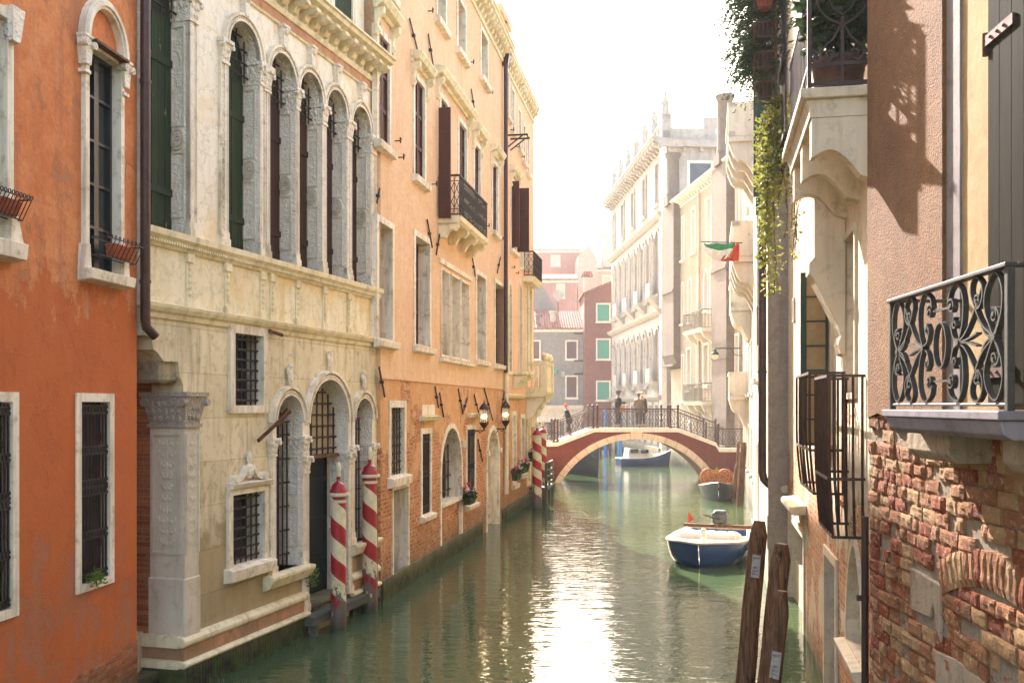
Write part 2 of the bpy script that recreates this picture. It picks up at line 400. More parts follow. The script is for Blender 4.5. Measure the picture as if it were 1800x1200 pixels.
        if sill:
            q = s.mb(); q.prism([(-.02, z0-sill-fw), (pr+.10, z0-sill-fw+.03), (pr+.12, z0-fw*.3), (-.02, z0-fw*.1+.004)], u0-fw-.07, u1+fw+.07, 'x')
            q.build('sill', fm, f, bevel=.006)
        if hood:
            zt = z1+fw+hood; q = s.mb()
            q.prism([(0, zt), (.05, zt), (.09, zt+.05), (.2, zt+.08), (.24, zt+.15), (.27, zt+.2), (.26, zt+.24), (0, zt+.27)], u0-fw-.16, u1+fw+.16, 'x')
            for uu in (u0-fw-.10, u1+fw-.02):
                pr2 = [(0, zt), (.2, zt+.02), (.19, zt-.10), (.10, zt-.17), (.06, zt-.3), (.10, zt-.42), (.05, zt-.5), (0, zt-.5)]
                q.prism(pr2, uu, uu+.12, 'x')
            q.build('hood', 'stone_cream', f)
        if grille:
            s.grille(f, u0, u1, z0, z1, arch, gdep if gdep is not None else -.06, *grille, mat=gm)
        return f
    def grille(s, par, u0, u1, z0, z1, arch, w, nv, nh, r=.011, knots=True, scrolls=(), mat='iron', name='grille'):
        m = s.mb(); W = u1-u0; c = (u0+u1)/2
        def top(u):
            if arch == 'round': return z1-W/2+sqrt(max(0, (W/2)**2-(u-c)**2))
            if arch == 'pointed': return z1-W*.7*abs((u-c)/(W/2))**1.6
            return z1
        for i in range(nv):
            u = u0+(i+.5)*W/nv; m.tube([(u, w, z0), (u, w, top(u))], r, 5)
        for j in range(nh):
            z = z0+(j+.5)*(z1-z0)/nh; uu = [u0+k*W/24 for k in range(25) if top(u0+k*W/24) >= z]
            if len(uu) > 1:
                m.tube([(uu[0], w, z), (uu[-1], w, z)], r*1.15, 5)
                if knots:
                    for i in range(nv):
                        u = u0+(i+.5)*W/nv
                        if top(u) > z: m.ball((u, w, z), r*2.1, 6, 4)
        for z in scrolls:                               # bands of rings between two rails
            rr = W/nv*.62
            m.bar((u0, w, z-rr*1.1), (u1, w, z-rr*1.1), .012); m.bar((u0, w, z+rr*1.1), (u1, w, z+rr*1.1), .012)
            for i in range(nv):
                u = u0+(i+.5)*W/nv; m.ribbon([(u+rr*cos(t*pi/6), z+rr*sin(t*pi/6)) for t in range(13)], .008, w-.01, w+.01)
        return m.build(name, mat, par)
    def mould(s, prof, u0, u1, name='string_course', mat='stone_cream', par=None, bevel=0):
        return s.mb().prism(prof, u0, u1, 'x').build(name, mat, par or s.root, bevel=bevel)
    def cornice(s, u0, u1, zt, out=.35, h=.25, step=.3, bw=.12, bh=.28, mat='stone_cream', par=None, name='cornice', dent=True):
        m = s.mb()
        m.prism([(0, zt-h), (out*.55, zt-h), (out*.6, zt-h*.75), (out*.85, zt-h*.6), (out*.9, zt-h*.3), (out, zt-h*.22), (out, zt-.01), (0, zt)], u0, u1, 'x')
        m.prism([(0, zt-h-bh-.10), (.04, zt-h-bh-.10), (.07, zt-h-bh-.02), (0, zt-h-bh)], u0, u1, 'x')
        k = max(1, int((u1-u0)/step)); g = (u1-u0)/k; o = out*.8
        for i in range(k):
            u = u0+(i+.5)*g
            m.prism([(0, zt-h-.002), (o, zt-h-.002), (o, zt-h-bh*.28), (o*.72, zt-h-bh*.5), (o*.45, zt-h-bh*.5), (o*.3, zt-h-bh*.85), (0, zt-h-bh)], u-bw/2, u+bw/2, 'x')
        return m.build(name, mat, par or s.root)
    def anchor(s, px0, py0, px1, py1, r=.022):
        a = s.fr.uz(px0, py0); b = s.fr.uz(px1, py1)
        m = s.mb(); m.bar((a[0], .04, a[1]), (b[0], .04, b[1]), r*2.2, r*1.2)
        c = ((a[0]+b[0])/2, .04, (a[1]+b[1])/2); m.box(c[0]-.04, c[0]+.04, 0, .07, c[2]-.03, c[2]+.03)
        return m.build('wall_anchor', 'iron', s.root)
    def holdback(s, u, z):
        m = s.mb(); m.bar((u, 0, z), (u, .14, z), .02); m.bar((u, .12, z-.05), (u, .12, z+.07), .025); m.bar((u-.06, .13, z+.05), (u+.06, .13, z+.05), .018)
        m.build('shutter_hook', 'iron', s.root)
# ---------------------------------------------------------------- materials
plaster('terracotta', '#c4703c', '#d18e5c', '#b05c2c', d='#8f7862', patch=.55, streak=.65, bump=.6, cracks=True, damp=.5, low=[(5.7, 1.2, '#bb5a20', .8, .46), (3.9, 1.8, '#8d7866', .6, .635)])
plaster('ochre', '#d6ad84', '#debc98', '#c79a70', streak=.32, bump=.22)
plaster('ochre_low', '#cb9560', '#d2a677', '#b87f50', streak=.6, bump=.4, brick=(4.6, 3.6, .52), damp=1.1, low=[(3.5, 3, '#a87c55', .5, .5)])
plaster('peach', '#e0b08a', '#e6bd98', '#d59c70', streak=.3, bump=.2, sc=.8)
brickmat('brick_old', ['#9c5230', '#7a3a20', '#ab6a3c'], '#8c7558', damp=.5)
brickmat('brick_orange', ['#b9663a', '#99482a', '#c2804c'], '#b99468')
stone('marble', '#e8dcc4', '#f0e6d2', '#b8a684', vein=True, bump=.12, grime=.35)
stone('marble_panel', '#e0d2ac', '#e8dbbc', '#ac986f', vein=True, bump=.12, grime=.55)
stone('ashlar', '#d8c8a2', '#e4d6b4', '#9c8964', blocks=(1.25, .62), bump=.45, grime=.8, low=(3.6, 2.4, '#a58d62', .8))
stone('stone_cream', '#ddcfa8', '#e6d9b8', '#94815a', bump=.35, grime=.6)
stone('stone_trim', '#e0d2b8', '#eadec8', '#9c8a6c', bump=.35, grime=.85)
stone('stone_grey', '#c6b9a2', '#d3c7b0', '#958770', bump=.35, grime=.5)
stone('carved', '#eaddc6', '#f0e5d2', '#b3a386', bump=.3, carve=14, grime=.4)
stone('carved_grey', '#b0a493', '#bdb2a0', '#73695c', bump=.3, carve=22, grime=.4)
stone('pink_stone', '#bf8a68', '#cc9d7c', '#8f6a4c', bump=.5, grime=.8, blocks=(.9, .43), low=(1.3, 1.2, '#94805e', .75))
stone('wet_stone', '#a3947a', '#b0a288', '#5c5a34', bump=.6, damp=1.0, grime=.8)
wood('green_wood', '#26301e', '#35442c', peel=('#a38a5c', .67))
wood('door_green', '#0c1916', '#122420', peel=('#39483a', .78))
wood('brown', '#4a2c22', '#5b382b', rough=.6)
wood('brown_dark', '#36201a', '#452a22', rough=.6)
wood('wood_old', '#4a3020', '#86603e', peel=('#2c1d14', .58), bump=1.0)
wood('plank', '#4a4c40', '#62645a', axis=0)
plain('iron', '#241d19', .6, .3, b='#3a2a20')
plain('iron_brown', '#2d1f18', .6, .2, b='#45291b')
plain('dark_void', '#0d0b0a', .8)
plain('pipe_brown', '#3b2620', .45, .2, b='#4d352b')
plain('rust', '#6b3d26', .8, .2, b='#3a2318')
plain('red_paint', '#a3121a', .38, b='#8b0f16', sc=3)
plain('terra_pot', '#a5502c', .8, b='#8a3f22')
plain('cream_paint', '#d8cfae', .45)
plain('curtain', '#b9a98a', .9)
def glass(name, c, r=.08):
    s = Nt(name); s.p.inputs['IOR'].default_value = 1.5
    MAT[name] = s.fin(lin(c), r, s.bump(s.noise(1.5, 2), .05, .02))
glass('glass', '#20262a'); glass('dark', '#141413', .25); glass('black_gloss', '#0d1316', .22)

def leafball(m, c, r, n, size, sq=(1, 1, 1), up=0):
    for i in range(n):
        d = Vector((random.gauss(0, 1), random.gauss(0, 1), random.gauss(0, 1))).normalized()*r*random.random()**.45
        p = Vector(c)+Vector((d.x*sq[0], d.y*sq[1], d.z*sq[2])); leaf(m, p, size*random.uniform(.6, 1.2))
def leaf(m, p, s):
    a = Vector((random.gauss(0, 1), random.gauss(0, 1), random.gauss(0, .6))).normalized(); b = a.cross(Vector((random.gauss(0, 1), random.gauss(0, 1), random.gauss(0, 1)))).normalized()
    q = a.cross(b)*s*.15
    m.add([tuple(p-a*s*.5), tuple(p+b*s*.32+q), tuple(p+a*s*.55), tuple(p-b*s*.32+q)], [(0, 1, 2), (0, 2, 3)])
def leafmat(name, a, b, tr=.35):
    s = Nt(name); col = s.mix(s.ramp(s.noise(9, 2), [(.35, 0), (.65, 1)]), lin(a), lin(b))
    s.fin(col, .55, spec=.3); t = s.n('BsdfTranslucent'); s.l(col, t.inputs[0]); mx = s.n('MixShader'); mx.inputs[0].default_value = tr
    s.l(s.p.outputs[0], mx.inputs[1]); s.l(t.outputs[0], mx.inputs[2]); s.l(mx.outputs[0], s.out.inputs[0]); MAT[name] = s.m
leafmat('leaf_dark', '#26381c', '#3c5226', .25); leafmat('leaf_mid', '#4f6a28', '#7d8f3a', .45); leafmat('leaf_ivy', '#66742e', '#98924a', .4)
leafmat('petal_red', '#b8141c', '#d0202a', .3); leafmat('petal_white', '#e6dfd6', '#d9c9c4', .3); leafmat('leaf_autumn', '#a3652c', '#8a3a1c', .4)
def flower_box(label, o, along, n=3, L=.7, group='flower boxes on the ochre house fronts'):
    t = thing('flower_box', label, 'flower box', o, along, group)
    b = MB(); h = L/2; b.hull8([(-h*.9, -.08, 0), (h*.9, -.08, 0), (h*.9, .08, 0), (-h*.9, .08, 0), (-h, -.11, .2), (h, -.11, .2), (h, .11, .2), (-h, .11, .2)]); b.build('planter', 'leaf_dark', t)
    f = MB(); leafball(f, (0, 0, .25), .30, 260, .10, (L*1.5, .7, .65)); f.build('foliage', 'leaf_dark', t)
    for nm, sd in (('petal_red', 1), ('petal_white', 2)):
        p = MB()
        for k in range(9):
            c = (random.uniform(-L/2, L/2), random.uniform(-.14, .14), random.uniform(.36, .52)); leafball(p, c, .05, 12, .06)
        p.build('blossom', nm, t)

# ---------------------------------------------------------------- terracotta house, near left
FA = Front((-4.75, 12.6), .124, -1)
A = House('terracotta_house', 'orange terracotta plastered house at the near left with a stone arched window', 'house', FA, FA.u(0)-4.5, 0, -1, 13.5, 4, 'terracotta')
# arched tall window
u0, zb = FA.uz(149, 470); u1 = FA.u(205); zl = FA.z(170, 118)
f = A.win(u0, u1, zb, FA.z(180, 100), fw=.08, dep=.10, back='black_gloss', style='casement', fm='stone_trim', pr=.06, sill=.09, glass='dark')
c = (u0+u1)/2; m = A.mb(); r = (u1-u0)/2+.02; zs = FA.z(180, 98)     # blind arch over it
inn = [(c+r*cos(pi*i/16), zs+.05+r*1.25*sin(pi*i/16)) for i in range(17)]; out = [(c+(r+.12)*cos(pi*i/16), zs+.05+(r*1.25+.12)*sin(pi*i/16)) for i in range(17)]
m.ring(inn, out, -.01, .09, closed=False)
inn2 = [(c+(r+.035)*cos(pi*i/16), zs+.05+(r*1.25+.035)*sin(pi*i/16)) for i in range(17)]; out2 = [(c+(r+.085)*cos(pi*i/16), zs+.05+(r*1.25+.085)*sin(pi*i/16)) for i in range(17)]
m.ring(inn2, out2, -.01, .115, closed=False); m.build('arch_moulding', 'stone_trim', f)
for uu in (u0-.08, u1+.08):
    m = A.mb()
    m.prism([(uu-.05, zs-.26), (uu+.05, zs-.26), (uu+.08, zs-.06), (uu+.09, zs+.04), (uu-.09, zs+.04), (uu-.08, zs-.06)], -.01, .10)
    m.box(uu-.10, uu+.10, -.01, .12, zs+.04, zs+.07); m.box(uu-.06, uu+.06, -.01, .09, zs-.36, zs-.32)
    for sx in (-1, 1): m.tube([(uu+sx*.08, .03, zs-.03), (uu+sx*.08, .14, zs-.03)], .045, 12); m.ball((uu+sx*.08, .14, zs-.03), .018, 6, 4)
    for q in range(3): m.ball((uu-.04+q*.04, .085, zs-.18), .022, 6, 5, (1, .6, 1.8))
    m.build('capital', 'carved', f); m = A.mb(); m.prism([(uu-.07, zb-.02), (uu+.07, zb-.02), (uu+.045, zb+.26), (uu-.045, zb+.26)], -.01, .09); m.build('pedestal', 'stone_trim', f)
m = A.mb(); m.box(u0-.02, u1+.02, -.08, .16, zs+.02, zs+.05); m.build('drip_board', 'wood_old', f)
# barred windows below and the second arched window cut by the frame's edge
for a, b, t, bt in ((141, 191, 706, 1020), (-38, 20, 706, 1078)):
    A.win(FA.u(a), FA.u(b), FA.z((a+b)/2, bt), FA.z((a+b)/2, t), fw=.10, dep=.13, back='brown_dark', style='boards', fm='stone_trim', sill=0, pr=.02)
    g = A.root.children[-1]
    U0, U1, Z0, Z1 = FA.u(a), FA.u(b), FA.z((a+b)/2, bt), FA.z((a+b)/2, t); h = Z1-Z0
    A.grille(g, U0, U1, Z0+.02, Z1-.02, 'flat', -.015, 9, 0, .012, False, scrolls=(Z0+.06, Z0+h*.26, Z0+h*.5, Z0+h*.545, Z0+h*.73, Z1-.09))
ua, ub = FA.u(-60), FA.u(2)
A.win(ua, ub, FA.z(-20, 415), FA.z(-20, 20), fw=.10, dep=.22, back='black_gloss', style='none', pr=.07, sill=.12)
m = A.mb(); zc = FA.z(5, 20)
m.prism([(ub, zc-.3), (ub+.12, zc-.3), (ub+.2, zc+.05), (ub, zc+.05)], -.01, .13); m.build('capital', 'carved', A.root.children[-1]); m = A.mb(); m.prism([(ub-.02, FA.z(5, 430)), (ub+.2, FA.z(5, 430)), (ub+.1, FA.z(5, 380)), (ub, FA.z(5, 370))], -.01, .12); m.build('pedestal', 'stone_trim', A.root.children[-1])
A.finish()
# exposed brick at the foot of the wall
m = A.mb(); q = [(FA.u(60), -.5), (0.0, -.5), (0, FA.z(237, 1125)), (FA.u(222), FA.z(222, 1132)), (FA.u(190), FA.z(190, 1160)), (FA.u(130), FA.z(130, 1190)), (FA.u(100), FA.z(100, 1215))]
m.prism(q, .001, .012); m.build('brick_footing', 'brick_old', A.root)
# drainpipe
m = A.mb(); m.tube([(.03, .10, 13.4), (.03, .10, FA.z(243, 560)), (.06, .10, FA.z(243, 575)), (.18, .16, FA.z(243, 590))], .062, 12)
for py in (145, 495): z = FA.z(243, py); m.tube([(.03, .10, z-.02), (.03, .10, z+.02)], .072, 12)
m.build('drainpipe', 'pipe_brown', A.root, smooth=True)
# window baskets with pots
def basket(label, fr, pa, pb, py, pot=True, far=True):
    a, z = fr.uz(pa, py); b = fr.u(pb); root = thing('flower_basket', label, 'flower basket', fr.world(a, .05, z), fr.ang)
    m = MB(fr.tf()); L = b-a; n = 9
    for zz, dd in ((.0, .12), (.2, .22)):
        m.bar((0, .02, zz), (0, dd, zz), .012); m.bar((L, .02, zz), (L, dd, zz), .012); m.bar((0, dd, zz), (L, dd, zz), .012); m.bar((0, .02, zz), (L, .02, zz), .012)
    for i in range(n+1): u = L*i/n; m.bar((u, .12, 0), (u, .22, .2), .007); m.ribbon([(u+.02*cos(t), .22+.02*sin(t)) for t in [k*pi/4 for k in range(9)]], .005, .215, .225)
    m.build('wire_frame', 'iron', root)
    if pot:
        m = MB(fr.tf()); c = .35*L; m.hull8([(c, .04, .02), (c+.5*L, .04, .02), (c+.5*L, .12, .02), (c, .12, .02), (c-.02, .03, .17), (c+.52*L, .03, .17), (c+.52*L, .17, .17), (c-.02, .17, .17)]); m.build('pot', 'terra_pot', root, bevel=.008)
basket('wire basket with a terracotta trough on the arched window of the orange house', FA, 150, 216, 447)
basket('wire basket cut by the left edge of the photo on the orange house', FA, -50, 12, 370)
t = thing('weed', 'small green weed growing on the barred window sill of the orange house', 'plant', FA.world(FA.u(155), .1, FA.z(155, 1028)), FA.ang)
m = MB(); leafball(m, (0, 0, .08), .12, 70, .07); m.build('leaves', 'leaf_mid', t)

# ---------------------------------------------------------------- marble palace
FM = Front((-4.71, 12.7), .29, -1)
uE = FM.u(662)
P = House('marble_palace', 'pale marble palace front with a row of arched windows beside the orange house', 'palace', FM, FM.u(248), uE, -1, 10.6, 5, 'marble')
ZL, Z2 = 6.19, 5.18; uC = FM.u(322)
ARC = [(397, 452, 41), (470, 515, 90), (522, 562, 125), (570, 605, 159), (615, 647, 190)]
def arcade_window(ua, ub, zt, first=False, green=False, far=True, zt0=ZL+.02):
    r = (ub-ua)/2; zs = zt-r
    f = P.win(ua, ub, zt0, zt, 'round', fw=.10, pr=.05, dep=.26, back='green_wood' if green else 'brown_dark', style='boards', fm='carved' , sill=0, bz=zs-.35, bot=False)
    P.grille(f, ua, ub, zs-.35, zt, 'round', -.16, 4, 4, .013, False)
    m = P.mb()                                                # raised mouldings of the arch
    for d0, d1, pr in ((.0, .03, .075), (.085, .125, .085)):
        i_ = outline(ua-d0, ub+d0, zs, zt+d0, 'round')[2:]; o_ = outline(ua-d1, ub+d1, zs, zt+d1, 'round')[2:]
        m.ring(i_, o_, -.01, pr, closed=False)
    k = 24
    for i in range(k):
        t = pi*(i+.5)/k; m.ball(((ua+ub)/2+(r+.058)*cos(t), .055, zs+(r+.058)*sin(t)), .014, 5, 4)
    m.build('arch_moulding', 'stone_trim', f)
    m = P.mb(); zc = zs-.34                                   # panelled far jamb with a carved roundel
    e = ub+.002
    for z0, z1 in ((zt0+.25, zt0+1.15), (zt0+1.5, zc-.08)):
        for w0, w1, a, b in ((-.24, -.225, z0, z1), (-.05, -.035, z0, z1), (-.225, -.05, z0, z0+.02), (-.225, -.05, z1-.02, z1)): m.box(e-.02, e, w0, w1, a, b)
    zz = zt0+1.33
    for rad, th in ((.13, .025), (.085, .03)): 
        vs = [(-.14+rad*.85*cos(2*pi*i/20), zz+rad*1.15*sin(2*pi*i/20)) for i in range(20)]; vi = [(-.14+(rad-.022)*.85*cos(2*pi*i/20), zz+(rad-.022)*1.15*sin(2*pi*i/20)) for i in range(20)]
        m.add([(e-th, a, b) for a, b in vs]+[(e-th, a, b) for a, b in vi]+[(e, a, b) for a, b in vs]+[(e, a, b) for a, b in vi], [(i, (i+1) % 20, 20+(i+1) % 20, 20+i) for i in range(20)]+[(i, (i+1) % 20, 40+(i+1) % 20, 40+i) for i in range(20)]+[(20+i, 20+(i+1) % 20, 60+(i+1) % 20, 60+i) for i in range(20)])
    for i in range(8): t = i*pi/4; m.ball((e-.01, -.14+.045*cos(t), zz+.055*sin(t)), .022, 6, 4)
    m.ball((e-.01, -.14, zz), .025, 8, 5); m.build('jamb_roundel', 'stone_grey', f)
    return f, zs
def capital(par, u0, u1, z0, z1, w1=.09, inner=None, mat='carved'):
    """carved capital: flares upward, corner volutes, an abacus; runs back along the far jamb when inner is set"""
    m = P.mb(); c = (u0+u1)/2; h = z1-z0; g = .035
    w0 = -.25 if inner else -.01
    m.hull8([(u0, w0, z0), (u1, w0, z0), (u1, .055, z0), (u0, .055, z0), (u0-g, w0, z1-h*.18), (u1+g, w0, z1-h*.18), (u1+g, w1, z1-h*.18), (u0-g, w1, z1-h*.18)])
    m.box(u0-g-.02, u1+g+.02, w0, w1+.025, z1-h*.18, z1); m.box(u0-.015, u1+.015, w0, .07, z0-.03, z0+.01)
    for uu in (u0-g, u1+g): m.tube([(uu, w1-.03, z1-h*.3), (uu, w1+.03, z1-h*.3)], .035, 10); m.ball((uu, w1+.03, z1-h*.3), .016, 6, 4)
    for i in range(3):
        uu = u0+(i+.5)*(u1-u0)/3; m.ball((uu, .065, z0+h*.25), .028, 6, 5, (1, .7, 1.8)); m.ball((uu, w1-.01, z0+h*.55), .024, 6, 5, (1, .7, 1.6))
    m.ball((c, w1+.02, z1-h*.1), .03, 8, 5)
    if inner:
        for i in range(3): ww = -.22+i*.10; m.ball((u0-.0, ww, z0+h*.3), .03, 6, 5, (.7, 1, 1.8)); m.ball((u0-g+.005, ww+.05, z0+h*.6), .026, 6, 5, (.7, 1, 1.6))
    return m.build('capital', mat, par)
def pilaster(par, u0, u1, z0, z1, w=.05, base=.22):
    m = P.mb(); m.box(u0, u1, -.01, w*.6, z0, z1); t = (u1-u0)*.16
    m.box(u0, u0+t, w*.6, w, z0+base, z1); m.box(u1-t, u1, w*.6, w, z0+base, z1)
    m.box(u0-.02, u1+.02, -.01, w+.03, z0, z0+base*.55); m.box(u0-.01, u1+.01, -.01, w+.015, z0+base*.55, z0+base)
    zz = z0+base+.08
    while zz < z1-.1:                                      # candelabra carving up the shaft
        m.ball(((u0+u1)/2, w*.6, zz), .022, 6, 4, (1.3, .8, 1.6)); m.ball(((u0+u1)/2-.02, w*.6, zz+.07), .014, 5, 4); m.ball(((u0+u1)/2+.02, w*.6, zz+.07), .014, 5, 4); zz += .14
    return m.build('pilaster', 'stone_trim', par)
W0a, W0b = FM.u(255), FM.u(328)
f0, zs0 = arcade_window(W0a, W0b, 9.95, green=True)
pilaster(f0, FM.u(328)+.0, FM.u(343), ZL, zs0-.32); capital(f0, FM.u(328), FM.u(342), zs0-.32, zs0, inner=True)
prev = None
for i, (a, b, yt) in enumerate(ARC):
    ua, ub = FM.u(a), FM.u(b); zt = FM.z((a+b)/2, yt) if i == 0 else 9.55
    f, zs = arcade_window(ua, ub, zt, green=(i == 0))
    nx = FM.u(ARC[i+1][0]) if i < 4 else FM.u(658)
    pilaster(f, ub+.01, min(nx-.01, ub+.30), ZL, zs-.32)
    capital(f, ub+.005, min(nx-.005, ub+.30), zs-.32, zs, inner=True)
    if i < 2:
        pilaster(f, ua-.2 if i == 0 else ua-.01-.16, ua-.01, ZL, zs-.32); capital(f, ua-.18, ua-.005, zs-.32, zs)
    c = (ua+ub)/2; m = P.mb(); m.prism([(c-.05, zt+.1), (c+.05, zt+.1), (c+.08, zt+.42), (c-.08, zt+.42)], -.01, .10); m.ball((c, .1, zt+.36), .06, 8, 6); m.box(c-.1, c+.1, -.01, .13, zt+.42, zt+.46)
    m.build('keystone', 'carved', f)
P.finish('upper_wall', [(FM.u(248), Z2), (uE, Z2), (uE, 10.6), (FM.u(248), 10.6)])
P.holes = []
# friezes, cornice, storey above
uS = P.u0
P.mould([(0, 10.0), (.035, 10.0), (.05, 10.03), (0, 10.06)], uS, uE, 'fillet'); m = P.mb(); m.box(uS, uE, -.01, .012, 10.06, 10.3); m.build('frieze', 'pink_stone', P.root)
P.cornice(uS, uE+.02, 10.72, out=.42, h=.2, step=.36, bw=.15, bh=.22)
m = P.mb(); U9 = FM.u(650)
up = P.mb(); up.box(uS, U9, -4, -.12, 10.6, 13.8); up.build('attic_wall', 'marble', P.root)
for a in (FM.u(596), FM.u(520), FM.u(450)):
    m = P.mb(); m.ring(outline(a, a+.75, 11.0, 12.6), outline(a-.12, a+.87, 10.88, 12.72), -.3, -.08); fw_ = m.build('window', 'stone_trim', P.root); m = P.mb(); m.box(a, a+.75, -.118, -.115, 11.0, 12.6); m.build('shutter', 'green_wood', fw_)
m = P.mb(); m.box(uS, U9, -.12, -.04, 10.74, 10.86); m.build('attic_sill', 'stone_cream', P.root)
# sill course with dentils, marble panels between little pilasters, lower course
P.mould([(0, ZL-.22), (.04, ZL-.22), (.07, ZL-.16), (.1, ZL-.12), (.14, ZL-.08), (.15, ZL), (0, ZL+.01)], uS, uE+.03)
m = P.mb(); n = int((uE-uS)/.055)
for i in range(n): u = uS+i*(uE-uS)/n; m.box(u, u+.028, .0, .105, ZL-.17, ZL-.13)
m.build('dentils', 'stone_cream', P.root)
m = P.mb(); m.box(uS, uE, -.01, .01, Z2+.06, ZL-.22); m.build('marble_panels', 'marble_panel', P.root)
for px in (330, 397, 459, 476, 521, 568, 611, 654, 252):
    u = FM.u(px); m = P.mb(); m.box(u-.06, u+.06, 0, .03, Z2+.1, ZL-.22); m.box(u-.08, u+.08, 0, .05, Z2+.06, Z2+.16); m.box(u-.08, u+.08, 0, .06, ZL-.34, ZL-.22)
    z = Z2+.24
    while z < ZL-.4: m.ball((u, .035, z), .028, 6, 5, (1.1, .7, 1.3)); z += .09
    m.build('panel_pilaster', 'stone_cream', P.root)
P.mould([(0, Z2-.14), (.03, Z2-.14), (.05, Z2-.08), (.09, Z2-.05), (.12, Z2), (.13, Z2+.04), (0, Z2+.07)], FM.u(250), uE+.02, 'string_course')
m = P.mb(); u = FM.u(468); m.tube([(u-.1, .12, 5.06), (u+.28, .12, 5.02)], .03, 8); m.build('iron_bolt', 'rust', P.root)
# ground floor
P.mat = 'ashlar'
f = P.win(*[FM.u(409), FM.u(459)], FM.z(434, 712), FM.z(434, 588), fw=.13, dep=.28, back='dark', style='none', fm='stone_trim', sill=0, grille=(6, 7, .014), pr=.05)
f = P.win(*[FM.u(405), FM.u(461)], FM.z(433, 988), FM.z(433, 866), fw=.11, dep=.28, back='dark', style='none', fm='stone_trim', sill=.12, grille=(6, 7, .014), pr=.05)
c = FM.u(433); zt = FM.z(433, 850); m = P.mb()               # scrolled pediment
m.prism([(0, zt-.04), (.1, zt-.04), (.14, zt+.03), (0, zt+.05)], FM.u(399), FM.u(468), 'x')
for sg in (-1, 1):
    m.ribbon([(c+sg*q[0], zt+q[1]) for q in smoothpath([(.42, .04), (.40, .14), (.32, .08), (.2, .13), (.07, .27)], 5)], .05, 0, .09); m.tube([(c+sg*.4, 0, zt+.1), (c+sg*.4, .12, zt+.1)], .06, 10)
m.ball((c, .05, zt+.2), .1, 8, 6, (1, .6, 1.2)); m.ball((c, .05, zt+.4), .06, 8, 6, (1, .6, 1.8)); m.build('pediment', 'carved', f)
def portal(pa, pb, ytop, ybot, back, style, sill, capz, nm='window', dep=.42, fan=False):
    ua, ub = FM.u(pa), FM.u(pb); mid = (pa+pb)/2; zt, zb = FM.z(mid, ytop), FM.z(mid, ybot); r = (ub-ua)/2; zs = zt-r
    f = P.win(ua, ub, zb, zt, 'round', fw=.12, pr=.05, dep=dep, back=back, style=style, fm='carved', sill=0, bz=zs-.35 if fan else None, bot=False, name=nm)
    m = P.mb()
    for d0, d1, pr in ((.0, .035, .08), (.11, .16, .10), (.055, .08, .07)):
        m.ring(outline(ua-d0, ub+d0, zs, zt+d0, 'round', 20)[2:], outline(ua-d1, ub+d1, zs, zt+d1, 'round', 20)[2:], -.01, pr, closed=False)
    k = 34
    for i in range(k): t = pi*(i+.5)/k; m.ball(((ua+ub)/2+(r+.095)*cos(t), .06, zs+(r+.095)*sin(t)), .015, 5, 4)
    m.build('arch_moulding', 'stone_trim', f)
    for s0, s1 in ((ua-.16, ua-.01), (ub+.01, ub+.17)):
        pilaster(f, s0, s1, zb, capz-.26); capital(f, s0, s1, capz-.26, capz, inner=(s0 > ua))
    c = (ua+ub)/2; m = P.mb(); m.ball((c, .06, zt+.30), .055, 8, 6, (1, .8, 2.6)); m.ball((c-.05, .05, zt+.40), .04, 6, 5, (1, .7, 1.6)); m.ball((c+.05, .05, zt+.30), .04, 6, 5, (1, .7, 1.6)); m.ball((c, .06, zt+.48), .045, 6, 5); m.build('crest', 'carved', f)
    m = P.mb()                                            # panel rails on the far jamb
    for z0, z1 in ((zb+.3, (zb+capz)/2-.1), ((zb+capz)/2+.1, capz-.34)):
        for w0, w1, a, b in ((-.34, -.32, z0, z1), (-.05, -.03, z0, z1), (-.32, -.05, z0, z0+.02), (-.32, -.05, z1-.02, z1)): m.box(ub-.02, ub+.002, w0, w1, a, b)
    m.build('jamb_panel', 'stone_grey', f)
    return f, ua, ub, zb, zt, zs
f, ua, ub, zb, zt, zs = portal(481, 527, 695, 1000, 'brown_dark', 'none', 0, FM.z(504, 768))
P.grille(f, ua, ub, zb, zs-.02, 'flat', -.2, 6, 6, .014, False); m = P.mb()
for i in range(7): t = pi*i/6; m.bar(((ua+ub)/2, -.2, zs), ((ua+ub)/2+(zt-zs)*cos(t), -.2, zs+(zt-zs)*sin(t)), .022)
m.ribbon([((ua+ub)/2+.2*cos(pi*i/12), zs+.2*sin(pi*i/12)) for i in range(13)], .02, -.21, -.19); m.build('fan_grille', 'rust', f)
m = P.mb(); m.prism([(0, zb-.24), (.12, zb-.2), (.2, zb-.05), (.2, zb), (0, zb+.01)], ua-.35, ub+.2, 'x'); m.build('sill', 'stone_cream', f, bevel=.01)
capz = FM.z(545, 800)
f, ua, ub, zb, zt, zs = portal(539, 608, 667, 1057, 'door_green', 'panel', 0, capz, 'doorway', dep=.42, fan=True)
m = P.mb(); zd = capz-.02
m.prism([(q[0], q[1]) for q in outline(ua, ub, zd, zt, 'round', 16)], -.36, -.30); m.build('lunette', 'curtain', f)
P.grille(f, ua, ub, zd, zt-.12, 'round', -.2, 7, 6, .016, True)
m = P.mb(); m.box(ua, ub, -.32, -.12, zd-.06, zd); m.build('transom', 'wood_old', f)
f, ua, ub, zb, zt, zs = portal(620, 650, 700, 950, 'brown_dark', 'none', 0, FM.z(635, 780))
P.grille(f, ua, ub, zb, zs-.02, 'flat', -.2, 6, 6, .014, False)
m = P.mb()
for i in range(7): t = pi*i/6; m.bar(((ua+ub)/2, -.2, zs), ((ua+ub)/2+(zt-zs)*cos(t), -.2, zs+(zt-zs)*sin(t)), .022)
m.build('fan_grille', 'rust', f)
